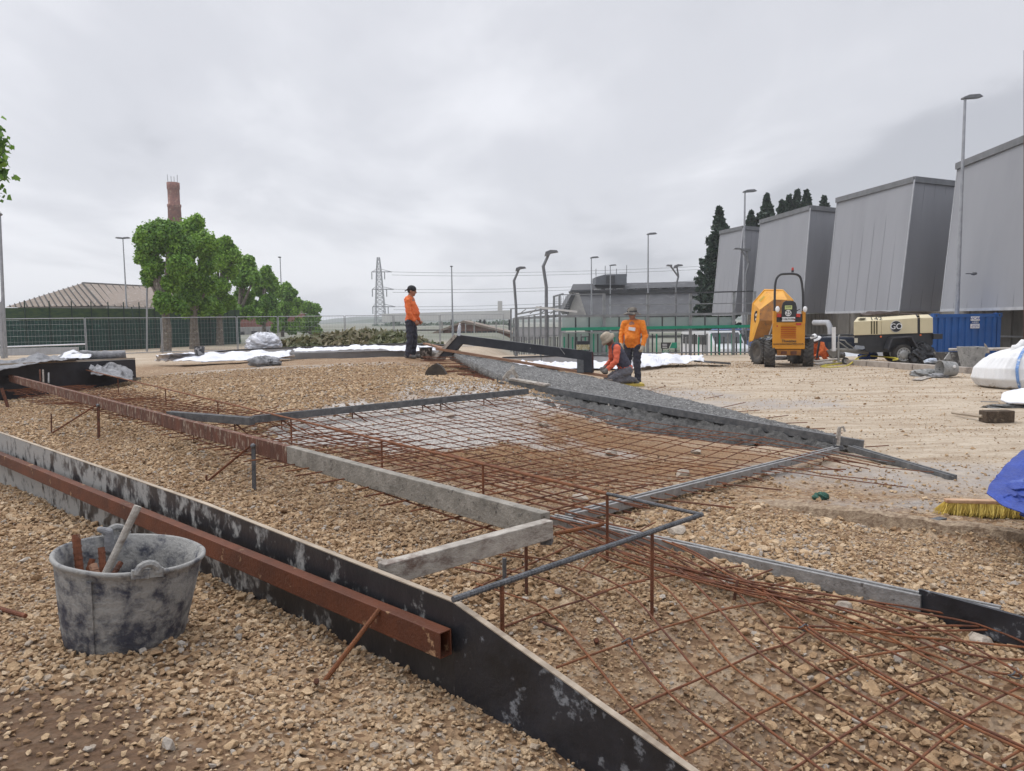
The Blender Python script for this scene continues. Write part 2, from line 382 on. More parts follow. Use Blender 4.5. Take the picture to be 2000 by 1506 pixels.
c = MX(MT('MULTIPLY', AT('sand'), .85), c, MX(MP(noi(30, 6, .7), .3, .7), (.36, .205, .095), (.15, .08, .04)))
gy = MX(MP(noi(38, 8, .75), .38, .6), (.30, .28, .26), (.66, .63, .59))
c = MX(MT('MULTIPLY', AT('grey'), .9), c, gy)
c = MX(MT('MULTIPLY', AT('dirt'), .85), c, MX(MP(noi(50, 6, .7), .3, .7), (.17, .10, .06), (.08, .048, .03)))
wc = MX(MP(noi(9, 6, .7), .35, .65), (.40, .36, .32), (.29, .25, .22))
c = MX(MT('MULTIPLY', AT('wet'), MP(noi(2.2, 6, .7), .35, .55, .25, 1)), c, wc)
farc = N.new('ShaderNodeSeparateXYZ'); L.new(tc.outputs['Object'], farc.inputs[0])
c = MX(MP(farc.outputs[1], 46, 60), c, MX(MP(noi(.03, 6), .4, .6), (.13, .14, .10), (.24, .235, .20)))
L.new(c, B.inputs['Base Color'])
L.new(MT('SUBTRACT', .93, MT('MULTIPLY', AT('wet'), .45)), B.inputs['Roughness'])
hgt = MT('ADD', MT('MULTIPLY', MT('ADD', v1.outputs['Distance'], MT('MULTIPLY', v2.outputs['Distance'], 1.6)), MT('SUBTRACT', 1.05, AT('comp'))), MT('MULTIPLY', noi(34, 7, .75), .8))
bp = N.new('ShaderNodeBump'); bp.inputs['Strength'].default_value = .85; bp.inputs['Distance'].default_value = .022; L.new(hgt, bp.inputs['Height']); bp.invert = False
L.new(bp.outputs[0], B.inputs['Normal']); B.inputs['Specular IOR Level'].default_value = .3
me.materials.append(gm)
ground = bpy.data.objects.new('ground', me); col.objects.link(ground); kind(ground, 'structure')

# ------------------------------------------------------------------ loose gravel (instanced broken stones)
def stone_mesh(name, seed, m):
    r = random.Random(seed); bm_ = bmesh.new()
    vs = []
    for i in range(15):
        v = Vector((r.gauss(0,1), r.gauss(0,1), r.gauss(0,1))).normalized()*r.uniform(.78, 1.0); vs.append(bm_.verts.new((v.x*r.uniform(.9,1.15), v.y*.82, v.z*.55)))
    res = bmesh.ops.convex_hull(bm_, input=vs); 
    for v in [v for v in bm_.verts if not v.link_faces]: bm_.verts.remove(v)
    me = bpy.data.meshes.new(name); bm_.to_mesh(me); bm_.free(); me.materials.append(m); return me
def stone_mat(name, cols, wetc=1.0):
    m = bpy.data.materials.new(name); m.use_nodes = True; N, L, B = nodes_of(m); MATS[name] = m
    oi = N.new('ShaderNodeAttribute'); oi.attribute_type = 'INSTANCER'; oi.attribute_name = 'tone'
    rp = N.new('ShaderNodeValToRGB'); L.new(oi.outputs['Fac'], rp.inputs[0]); rp.color_ramp.interpolation = 'LINEAR'
    e = rp.color_ramp.elements; e[0].position = 0; e[0].color = (*cols[0], 1); e[1].position = 1; e[1].color = (*cols[-1], 1)
    for i, c_ in enumerate(cols[1:-1]): q = e.new((i+1)/(len(cols)-1)); q.color = (*c_, 1)
    tc = N.new('ShaderNodeTexCoord'); n = N.new('ShaderNodeTexNoise'); n.inputs['Scale'].default_value = 2.2; n.inputs['Detail'].default_value = 6; n.inputs['Roughness'].default_value = .7
    L.new(tc.outputs['Object'], n.inputs[0])
    mr = N.new('ShaderNodeMapRange'); mr.inputs[1].default_value = .3; mr.inputs[2].default_value = .7; mr.inputs[3].default_value = .72; mr.inputs[4].default_value = 1.15; L.new(n.outputs[0], mr.inputs[0])
    hs = N.new('ShaderNodeHueSaturation'); L.new(rp.outputs[0], hs.inputs['Color']); L.new(mr.outputs[0], hs.inputs['Value']); L.new(hs.outputs[0], B.inputs['Base Color'])
    bp = N.new('ShaderNodeBump'); bp.inputs['Strength'].default_value = .5; bp.inputs['Distance'].default_value = .1; L.new(n.outputs[0], bp.inputs['Height']); L.new(bp.outputs[0], B.inputs['Normal'])
    B.inputs['Roughness'].default_value = .9; return m
def scatter(name, pos, scl, tone, meshes, flat=.35):
    n = len(pos); me = bpy.data.meshes.new(name); me.vertices.add(n); me.vertices.foreach_set('co', pos.astype(np.float32).ravel())
    rot = np.stack([rng.normal(0, flat, n), rng.normal(0, flat, n), rng.uniform(0, 6.28, n)], -1)
    for nm, tp, d in (('rot', 'FLOAT_VECTOR', rot), ('scl', 'FLOAT', scl), ('tone', 'FLOAT', tone), ('pick', 'INT', rng.integers(0, len(meshes), n))):
        a = me.attributes.new(nm, tp, 'POINT')
        if tp == 'FLOAT_VECTOR': a.data.foreach_set('vector', d.astype(np.float32).ravel())
        else: a.data.foreach_set('value', d.astype(np.int32 if tp == 'INT' else np.float32))
    o = bpy.data.objects.new(name, me); col.objects.link(o)
    ng = bpy.data.node_groups.new(name, 'GeometryNodeTree'); ng.interface.new_socket('Geometry', in_out='INPUT', socket_type='NodeSocketGeometry'); ng.interface.new_socket('Geometry', in_out='OUTPUT', socket_type='NodeSocketGeometry')
    gi = ng.nodes.new('NodeGroupInput'); go = ng.nodes.new('NodeGroupOutput'); ip = ng.nodes.new('GeometryNodeInstanceOnPoints'); ng.links.new(gi.outputs[0], ip.inputs['Points'])
    gt = ng.nodes.new('GeometryNodeGeometryToInstance')
    for m_ in meshes:
        ob = bpy.data.objects.new('gravel_stone', m_)      # source shapes, not linked to the scene
        oi = ng.nodes.new('GeometryNodeObjectInfo'); oi.inputs['Object'].default_value = ob; oi.inputs['As Instance'].default_value = False
        ng.links.new(oi.outputs['Geometry'], gt.inputs[0])
    ng.links.new(gt.outputs[0], ip.inputs['Instance']); ip.inputs['Pick Instance'].default_value = True
    def na(nm, dt):
        q = ng.nodes.new('GeometryNodeInputNamedAttribute'); q.data_type = dt; q.inputs['Name'].default_value = nm; return q.outputs['Attribute']
    ng.links.new(na('pick', 'INT'), ip.inputs['Instance Index'])
    er = ng.nodes.new('FunctionNodeEulerToRotation'); ng.links.new(na('rot', 'FLOAT_VECTOR'), er.inputs[0]); ng.links.new(er.outputs[0], ip.inputs['Rotation'])
    ng.links.new(na('scl', 'FLOAT'), ip.inputs['Scale']); ng.links.new(ip.outputs[0], go.inputs[0])
    md = o.modifiers.new('scatter', 'NODES'); md.node_group = ng
    return kind(o, 'stuff')
tanm = stone_mat('tan_stone', [(.13,.072,.036),(.33,.205,.108),(.45,.295,.165),(.55,.385,.225),(.66,.50,.33),(.36,.31,.26),(.54,.48,.41)])
SM = [stone_mesh('gravel_stone', 100+i, tanm) for i in range(14)]
n = 860000
yy = np.sqrt(rng.uniform(1.1**2, 16.5**2, n)); xx = rng.uniform(-.78, .78, n)*(yy+.35)
dens = np.interp(yy, [1, 3.2, 5, 8, 13.5, 16.5], [1.0, 1.0, .56, .32, .15, .06])
EX = np.array([p.x for p in EDGE]+[9.0]); EY = np.array([p.y for p in EDGE]+[EDGE[-1].y-.3])
beyond = (xx > EX[0]-.1) & (yy > np.interp(xx, EX, EY)); dens = np.where(beyond, dens*.06, dens)
dens = np.where((xx > .8) & (yy > 4.9) & ~beyond, dens*.35, dens)
dens = np.where((xx > 1.5) & (yy > 7.2), dens*.2, dens)
di = np.zeros_like(xx)
for a in ((20,1410,.45,.26,41),(100,1510,.36,.16,42),(0,1500,.7,.3,45)): di = np.maximum(di, blob(xx, yy, *a, .4))
dens *= 1-.68*di
u_, v_ = proj(xx, yy, T(xx, yy)); gr_ = np.zeros_like(xx)
for a in ((800,820,1.7,1.1,1),(900,795,1.0,.9,2),(650,840,.7,.6,6)): gr_ = np.maximum(gr_, blob(xx, yy, *a))
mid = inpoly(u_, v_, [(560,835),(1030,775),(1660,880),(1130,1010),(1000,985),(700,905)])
dens = np.where(mid, dens*.30, dens); dens = np.where(inpoly(u_, v_, [(1000,1180),(1300,1120),(1500,1180),(2100,1290),(2100,1800),(1500,1800)]), dens*(.45+.55*(fbm(xx*2.2, yy*2.2, 3, 19) > .5)), dens)*(1-.93*gr_)
dens = np.where((xx > 1.2) & (yy > 8.2), dens*.35, dens)
keep = rng.uniform(0, 1, n) < dens; midk = mid[keep]; xx = xx[keep]; yy = yy[keep]
coarse = np.clip((fbm(xx*.8, yy*.8, 3, 77)-.35)*3, 0, 1); m2 = len(xx)
base_s = np.interp(yy, [1, 4, 8, 13], [.0096, .0110, .0135, .016])
scl = base_s*np.exp(rng.normal(0, .38, m2))*(.75+.5*coarse)
fine = ((xx > .2) & (yy < 4.6) & (yy > 1) & (fbm(xx*1.5, yy*1.5, 3, 55) > .52)); scl = np.where(fine, scl*.62, scl)
scl = np.where(rng.uniform(0, 1, m2) < .02, scl*1.9, scl); scl = np.where(midk, scl*.72, scl); scl = np.clip(scl, .0035, .040)
zz = T(xx, yy)+micro(xx, yy)+edge_step(xx, yy)+scl*.22+rng.uniform(0, .006, m2)
tone = np.clip(rng.normal(.44, .17, m2)+.25*(fbm(xx*.7, yy*.7, 3, 88)-.5), 0, .8)
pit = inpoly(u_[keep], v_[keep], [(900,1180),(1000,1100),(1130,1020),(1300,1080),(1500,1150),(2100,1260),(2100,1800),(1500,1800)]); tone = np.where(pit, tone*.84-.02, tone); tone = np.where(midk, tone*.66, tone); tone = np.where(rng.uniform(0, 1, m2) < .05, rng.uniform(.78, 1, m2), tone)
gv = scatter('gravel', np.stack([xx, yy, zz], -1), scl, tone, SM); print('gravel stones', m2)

# small loose pebbles and crumbs over the rolled ground
n = 90000; py = np.sqrt(rng.uniform(4.8**2, 25**2, n)); px = rng.uniform(-.2, .85, n)*py
bey = (px > 1.2+.0*py) & (py > np.interp(px, EX, EY)); clus = fbm(px*.9, py*2.4, 4, 66)
k = bey & (rng.uniform(0, 1, n) < np.clip((clus-.36)*3, .08, 1)); px = px[k]; py = py[k]; ps = np.interp(py, [5, 12, 25], [.0055, .008, .012])*np.exp(rng.normal(0, .45, len(px)))
ps = np.where(rng.uniform(0, 1, len(px)) < .015, ps*2.2, ps)
scatter('pebbles', np.stack([px, py, T(px, py)+micro(px, py)+ps*.15], -1), ps, np.clip(rng.normal(.36, .2, len(px)), 0, 1), SM, .3); print('pebbles', len(px))

# broken edge where the rolled crust ends above the loose gravel
es = path = []
for i in range(len(EDGE)-1):
    for k in range(24): es.append(EDGE[i].lerp(EDGE[i+1], k/24))
vs = []; fs = []
for i, p in enumerate(es):
    j = (fbm(np.array([p.x*6]), np.array([3.0]), 4, 8)[0]-.5); yy_ = p.y+j*.12; g0 = float((T(p.x, yy_)+micro(np.array([p.x]), np.array([yy_])))[0]); fd = min(1, i/18)
    for dy, dz in ((-.05,-.05),(-.035+.02*j,-.005),(-.015,.045*fd),(.02,.058*fd),(.09,.052*fd),(.30,-.012)): vs.append((p.x, yy_+dy+j*.03, g0+dz+(fbm(np.array([p.x*30]), np.array([dy*40]), 2, 5)[0]-.5)*.014))
for i in range(len(es)-1):
    for j in range(5): a = i*6+j; fs.append((a, a+6, a+7, a+1))
CR_ = mat('crust', (.40,.31,.215), (.19,.13,.085), 30, .95, 0, .8, 60)
mb = MB(); mb.add(vs, fs); kind(mb.build('ground_step', CR_), 'structure')
# ------------------------------------------------------------------ shared materials
RUST = mat('rust', (.215,.072,.032), (.115,.042,.022), 9, .85, 0, .35, 60, c3=(.30,.19,.13), s3=14, t3=.66, w3=.04)
RUSTD = mat('rust_dark', (.16,.055,.028), (.06,.03,.02), 30, .85, 0, .4, 90)
BARM = mat('rebar_rust', (.20,.068,.026), (.09,.032,.017), 14, .8, 0, .4, 160, c3=(.09,.04,.025), s3=9, t3=.62, w3=.08)
BARO = mat('rebar_orange', (.24,.088,.03), (.12,.042,.018), 12, .8, 0, .4, 160)
TUBEM = mat('painted_rust_tube', (.135,.042,.018), (.075,.026,.014), 5, .62, 0, .25, 70, c3=(.30,.18,.10), s3=10, t3=.635, w3=.02, rough3=.9, spec=.3)
BLACKBAR = mat('dark_steel_bar', (.075,.078,.085), (.16,.165,.175), 30, .5, .4, .4, 140)
PLYF = mat('film_faced_board', (.012,.013,.016), (.03,.03,.033), 4, .38, 0, .12, 30, c3=(.30,.295,.28), s3=9, t3=.56, w3=.045, rough3=.9, stretch=(1,1,.75), d3=14, z3=(0,-.05,.21,-.07,.15))
PLYR = mat('film_faced_board_wet', (.010,.011,.013), (.03,.032,.04), 5, .32, 0, .2, 24, c3=(.20,.21,.225), s3=9, t3=.61, w3=.03, rough3=.9, d3=12)
PLYE = mat('board_edge', (.42,.35,.27), (.25,.20,.15), 22, .8, 0, .2, 60, stretch=(.2,.2,3))
CEMB = mat('cement_coated_steel', (.31,.285,.245), (.17,.155,.13), 9, .85, 0, .5, 60, c3=(.085,.075,.065), s3=30, t3=.62, w3=.03)
CEML = mat('cement_pale_steel', (.43,.395,.345), (.24,.21,.18), 14, .75, 0, .4, 60, c3=(.14,.09,.07), s3=7, t3=.60, w3=.08, stretch=(1,1,2))
RUSTC = mat('rusty_beam', (.14,.048,.024), (.075,.03,.018), 8, .85, 0, .5, 50, c3=(.36,.29,.22), s3=24, t3=.585, w3=.05, stretch=(1,1,.35))
ALU = mat('galvanised_profile', (.34,.335,.33), (.21,.205,.20), 18, .5, .35, .3, 80, c3=(.10,.09,.085), s3=26, t3=.63, w3=.04)
DARKST = mat('dark_profile', (.085,.088,.092), (.16,.16,.16), 16, .55, .3, .3, 80, c3=(.30,.29,.28), s3=30, t3=.66, w3=.03)
CONC = mat('fresh_concrete', (.15,.147,.14), (.055,.053,.05), 16, .72, 0, 1.0, 55, c3=(.36,.355,.345), s3=36, t3=.58, w3=.05)
CONCD = mat('wet_concrete_spill', (.085,.082,.077), (.03,.029,.027), 20, .6, 0, .9, 50, c3=(.30,.29,.28), s3=30, t3=.66, w3=.04)
WOOD = mat('plank_wood', (.36,.20,.12), (.22,.115,.07), 14, .8, 0, .3, 60, stretch=(.3,1,4), c3=(.45,.40,.36), s3=12, t3=.66, w3=.04)
WHITE = mat('white_sheet', (.74,.75,.79), (.64,.65,.69), 3, .6, 0, .5, 9)
GEO = mat('grey_geotextile', (.33,.33,.34), (.17,.17,.175), 9, .9, 0, .6, 60, c3=(.5,.5,.5), s3=20, t3=.66, w3=.04)
RUB = mat('rubber_bucket', (.03,.034,.055), (.085,.088,.10), 14, .6, 0, .5, 60, c3=(.29,.285,.27), s3=15, t3=.50, w3=.085, rough3=.9, d3=14, z3=(2,.42,-.07,-.07,.07))
def V3(p): return Vector(p)
# ------------------------------------------------------------------ near form boards
J = PZ(885, 1175, .55); J0 = PZ(0, 845, .55); J1 = PZ(400, 984, .55); Jx = J0+(J0-J1)*.45
Rr = P(1350, 1506, 1.826); Re = Rr+(Rr-J)*.55; dirb = (J-J0).normalized(); nout = Vector((dirb.y, -dirb.x, 0)).normalized()
if nout.y > 0: nout = -nout     # towards the photographer
def board(pts, name, m, label, th=.02, zb=lambda p: Tz(p.x, p.y)-.12):
    o = thing(name, (pts[0].x, pts[0].y, zb(pts[0])), label, 'form board')
    f = MB(); e = MB()
    for a, b in zip(pts[:-1], pts[1:]):
        n = Vector((-(b-a).y, (b-a).x, 0)).normalized()
        if n.y < 0: n = -n
        q = []
        for lo in (True, False):
            for p_, s_ in ((a, 0), (b, 0), (b, th), (a, th)):
                z = (zb(p_) if lo else p_.z-.004); q.append(Vector((p_.x, p_.y, z))+n*s_)
        f.hexa(q)
        e.hexa([Vector((p_.x, p_.y, p_.z-.004))+n*s_ for p_, s_ in ((a,-.001),(b,-.001),(b,th+.001),(a,th+.001))]+[Vector((p_.x, p_.y, p_.z))+n*s_ for p_, s_ in ((a,-.001),(b,-.001),(b,th+.001),(a,th+.001))])
    f.build('board_face', m, o); e.build('top_edge', PLYE, o); return o
board([Jx, J0, J1, J], 'form_board', PLYF, 'long black film faced form board smeared with grey cement behind the rusty steel tube')
board([J+Vector((0,0,.0)), Rr, Re], 'form_board', PLYR, 'black form board sloping down towards the bottom right corner in front of the bent mesh')
# steel tube along the board
ta = PZ(885, 1232, .462)+nout*.0; 
def line_off(p, off, z): return Vector((p.x, p.y, z))+nout*off
ts0 = line_off(Jx, .034, .385); ts1 = line_off(J, .034, .463)+dirb*.0
o = thing('steel_tube', ts1, 'brown rusty hollow rectangular steel tube lying along the outside of the black board', 'steel tube')
d, sd, up = frame(ts1-ts0); tb = MB(); W_, H_ = .05, .086
def ringp(c, w_, h_): return [c+sd*(i*w_/2)+up*(j*h_/2) for i, j in ((-1,-1),(1,-1),(1,1),(-1,1))]
c0 = ts0-up*H_/2; c1 = ts1-up*H_/2; A_, B_ = ringp(c0, W_, H_), ringp(c1, W_, H_); C_ = ringp(c1, W_-.01, H_-.01); D_ = ringp(c1-d*.6, W_-.01, H_-.01)
tb.add(A_+B_+C_+D_, [(i, (i+1) % 4, 4+(i+1) % 4, 4+i) for i in range(4)]+[(4+i, 4+(i+1) % 4, 8+(i+1) % 4, 8+i) for i in range(4)]+[(8+i, 8+(i+1) % 4, 12+(i+1) % 4, 12+i) for i in range(4)]+[(12,13,14,15),(3,2,1,0)])
tb.build('tube_wall', TUBEM, o, bevel=.003)
wd = MB(); wd.beam(c1-d*.06-sd*.012+up*.02, c1-d*.5-sd*.012+up*.02, .003, .004); wd.build('weld_seam', RUSTD, o)
# ribs of a reinforcing bar
def rebar(mb, a, b, r, ribs=True, n=8):
    a = Vector(a); b = Vector(b); mb.tube([a, b], r, n)
    if ribs:
        L_ = (b-a).length; k = int(L_/(r*1.6)); d_ = (b-a).normalized()
        for i in range(1, k):
            p = a+d_*(i*r*1.6); mb.tube([p-d_*r*.2, p+d_*r*.2], r*1.12, n)
def rod_thing(name, a, b, r, m, label, cat='rebar', group=None):
    mb = MB(); rebar(mb, a, b, r); return tag(mb.build(name, m, base=Vector(b)), label, cat, group)
pt = PZ(745, 1188, .45)+Vector((0,-.03,.01)); rod_thing('bracing_rod', pt, G(628, 1338, -.03), .0085, BARO, 'ribbed rusty rod leaning from the gravel up to the end of the brown tube')
rod_thing('ground_stake', G(618, 1330, .035), G(618, 1338, -.1), .008, RUSTD, 'short rusty stake in the gravel at the foot of the leaning ribbed rod')
rod_thing('bracing_rod', PZ(288, 998, .41)+Vector((0,-.04,0)), G(225, 1052, -.05), .009, BARO, 'short ribbed rod propping the brown tube just behind the rim of the big bucket')
rod_thing('ground_rod', G(-60, 1172, .02), G(50, 1203, .015), .009, RUST, 'rusty rod lying in the gravel at the left edge beside the big bucket')
# ------------------------------------------------------------------ level beams round the box
bA, bM, bE = PZ(20, 732, .55), PZ(566, 871, .55), PZ(1066, 1001, .55)
def beam_thing(name, a, b, w_, h, m, label, cat='steel beam', bevel=.004):
    mb = MB(); mb.beam(a, b, w_, h, off=-h/2); return tag(mb.build(name, m, base=(Vector(a)+Vector(b))/2-Vector((0,0,h)), bevel=bevel), label, cat)
beam_thing('steel_beam', bA, bM, .055, .125, RUSTC, 'long rust brown box beam raised on stakes, running off to the left')
beam_thing('steel_beam', bM+(bE-bM).normalized()*.004+Vector((0,0,.002)), bE, .058, .128, CEMB, 'grey cement crusted box beam continuing the rust brown beam to the corner')
ca, cb = PZ(1066, 1016, .553), PZ(722, 1106, .553)
dd = (ca-cb).normalized(); beam_thing('steel_beam', ca+dd*.02, cb+dd*.05, .055, .085, CEML, 'pale cement streaked beam joining the grey beam corner to the black board')
bl = MB(); bl.beam(ca+Vector((-.02,.03,-.088)), ca+Vector((.03,.02,-.088)), .06, .05); tag(bl.build('support_block', BLACKBAR), 'small black block under the corner where the two grey beams meet', 'block')
beam_thing('steel_beam', PZ(-60, 728, .52), PZ(18, 729, .52), .09, .12, CEMB, 'short cement grey beam meeting the far left end of the rusty beam')
mb = MB(); mb.tube([ca+Vector((-.09,.0,-.09)), Vector((ca.x-.09, ca.y, Tz(ca.x-.09, ca.y)-.05))], .008); tag(mb.build('support_stake', RUSTD), 'rusty stake holding up the pale beam at its right end', 'stake')
mb = MB(); q_ = PZ(985, 1090, .35); mb.tube([q_, Vector((q_.x, q_.y, Tz(q_.x, q_.y)-.05))], .010); tag(mb.build('support_stake', BLACKBAR), 'black stake standing between the pale beam and the bent dark bar', 'stake')
# props on the long beam
def prop(us, vt, vb, br0, br1, st, label):
    D_ = PZ(us, 735+(us-20)*.256, .55).y-.05; tp = P(us, vt, D_); bt = P(us, vb, D_); bt.z = Tz(bt.x, bt.y)-.06
    o = thing('beam_prop', bt, label, 'prop', 'props under the long rusty beam')
    m1 = MB(); m1.beam(tp, bt, .03, .012, up=Vector((0,1,0))); m1.build('stake', RUSTD if us < 300 else BLACKBAR, o)
    a = P(*br0, D_-.01); b = G(*br1, 0); m2 = MB(); rebar(m2, a, b, .009); m2.build('diagonal_bar', BARM, o)
    c = G(st[0], st[1], 0); m3 = MB(); m3.tube([P(st[0], st[2], c.y), c-Vector((0,0,.08))], .009); m3.build('peg', RUSTD, o)
    m4 = MB(); m4.ell(tp+Vector((0,-.01,-.01)), (.022,.018,.02)); m4.build('weld', BLACKBAR, o)
def prop_(us, vt, vb, br1, peg_top, label): prop(us, vt, vb, (us-5, vt+2), br1, (br1[0], br1[1], peg_top), label)
prop_(495, 868, 932, (403, 942), 928, 'black stake with a diagonal rod propping the middle of the rusty beam')
prop_(192, 790, 848, (100, 847), 808, 'rusty stake with a diagonal rod and tall peg under the far beam part')
m1 = MB(); a = P(3, 758, 12.6); m1.beam(a, Vector((a.x+.1, a.y, Tz(a.x, a.y)-.05)), .05, .02, up=Vector((0,1,0))); tag(m1.build('wooden_stake', RUSTD), 'dark stake leaning at the left edge of the picture by the beam end', 'stake')
# ------------------------------------------------------------------ levelling rail of bar
RZ = .56
def rail_pt(u):
    if u <= 165: return PZ(u, 719.5+u*.015, RZ)
    return PZ(u, 722+(u-165)*.2373, RZ)
o = thing('levelling_rail', rail_pt(1185)-Vector((0,0,.4)), 'long thin rust brown rail on short posts running behind the long beam', 'guide rail')
mb = MB(); pl = [rail_pt(u) for u in (-80, 0, 120, 165, 166, 325, 570, 745, 943, 1186)]
for a, b in zip(pl[:-1], pl[1:]): mb.tube([a, b], .0095)
mb.build('rail_bar', BARO, o)
for u, vb in ((17,752),(137,757),(230,778),(323,806),(425,830),(568,860),(745,912),(943,962)):
    a = rail_pt(u); b = P(u, vb, a.y); p_ = MB(); p_.tube([a, Vector((a.x, a.y, min(b.z, Tz(a.x, a.y)+.02)-.02))], .0075); p_.build('post', BARM, o)
k1, k2, k3 = rail_pt(1186), PZ(1370, 1005, RZ), PZ(885, 1171, RZ+.012)
o = thing('levelling_rail', k1-Vector((0,0,.35)), 'dark grey ribbed bar bent to a sharp corner on rusty posts beside the pale beam', 'guide rail')
mb = MB(); rebar(mb, k1, k2, .0085); rebar(mb, k2, k3, .0105); mb.ell(k2, (.011,.011,.011)); mb.build('rail_bar', BLACKBAR, o)
for a in (k1, k2.lerp(k3, .262), k2.lerp(k3, .855)):
    p_ = MB(); q = Vector((a.x, a.y, Tz(a.x, a.y)-.04)); rebar(p_, a-Vector((0,0,.008)), q, .0075); p_.build('post', BARM, o)
p_ = MB(); a = P(1178, 1024, k1.y); rebar(p_, a, P(1085, 1042, k1.y-.25), .0095); p_.build('cross_bar', BARO, o)
# ------------------------------------------------------------------ mesh mats
def path_smooth(ps, n=4):
    out = []
    for i in range(len(ps)-1):
        p0 = ps[max(i-1,0)]; p1 = ps[i]; p2 = ps[i+1]; p3 = ps[min(i+2,len(ps)-1)]
        for k in range(n):
            t = k/n; out.append(.5*((2*p1)+(p2-p0)*t+(2*p0-5*p1+4*p2-p3)*t*t+(3*p1-p0-3*p2+p3)*t**3))
    return out+[ps[-1]]
# strip mat beneath the beam
ax = Vector((bA.x, bA.y, 0)); ex_ = Vector((bE.x, bE.y, 0)); du = (ex_-ax).normalized(); dn = Vector((-du.y, du.x, 0)); Lb = (ex_-ax).length
if dn.x < 0: dn = -dn
def strip_pt(s, t, dz=0):
    p = ax+du*s+dn*t; z = max(Tz(p.x, p.y)+.05, .27+.02*math.sin(s*1.7)+.14*min(max((s-3.5)/2.5, 0), 1)); return Vector((p.x, p.y, min(z, .5)+dz))
o = thing('reinforcing_mesh', (ax+du*Lb/2)+Vector((0,0,.2)), 'rusty mesh strip lying under and beside the long beam with stub ends poking out', 'wire mesh')
for i in range(9):
    t = .0+i*.13+random.uniform(-.02,.02); mb = MB(); mb.tube([strip_pt(s, t) for s in np.linspace(-.6, Lb-.2+.1*(i % 3), 30)], .0052, 6); mb.build('bar', BARM, o)
for i in range(60):
    s = -.4+i*(Lb+.2)/60+random.uniform(-.03,.03); t0 = -random.uniform(.10,.22); t1 = 1.1+random.uniform(0,.25)
    mb = MB(); sk = random.uniform(-.03,.1); mb.tube([strip_pt(s+sk*(1-k), t0+(t1-t0)*k, .01) for k in np.linspace(0, 1, 8)], .0052, 6); mb.build('bar', BARM if i % 3 else BARO, o)
# middle mat: four-cornered sloping sheet
mG, mB_, mC, mF = PZ(500, 826, .46), PZ(1010, 776, .47), PZ(1640, 884, .10), PZ(1112, 1012, .21)
def mid_pt(a, b, dz=0):
    p = mG*(1-a)*(1-b)+mB_*a*(1-b)+mC*a*b+mF*(1-a)*b; ac = min(max(a,0),1); bc = min(max(b,0),1)
    p.z -= .07*4*ac*(1-ac)*min(1,4*bc*(1-bc)); p.z += (f1(p.x*1.3, p.y*1.3, 2, 7)-.5)*.09; p.z = max(p.z, Tz(p.x, p.y)+.03)+dz; p.x += (f1(p.x*1.1, p.y*1.1, 2, 9)-.5)*.06; return p
o = thing('reinforcing_mesh', (mG+mC)/2-Vector((0,0,.1)), 'wide rusty mesh sheet sloping between the dark bar and the wet concrete slab', 'wire mesh')
for i in range(22):
    a = (i+.4)/22+random.uniform(-.011,.011); mb = MB(); e0 = -random.uniform(.02,.12); e1 = 1+(random.uniform(.02,.05) if i < 14 else random.uniform(.05,.28))
    mb.tube([mid_pt(a+random.uniform(-.002,.002), e0+(e1-e0)*k, .008) for k in np.linspace(0, 1, 14)], .0044, 6); mb.build('bar', BARM if i % 4 else BARO, o)
for i in range(19):
    b = (i+.5)/19+random.uniform(-.012,.012); mb = MB(); e0 = -random.uniform(.0,.16); e1 = 1.0
    mb.tube([mid_pt(e0+(e1-e0)*k, b+random.uniform(-.002,.002), 0) for k in np.linspace(0, 1, 14)], .0044, 6); mb.build('bar', BARM if i % 3 else BARO, o)
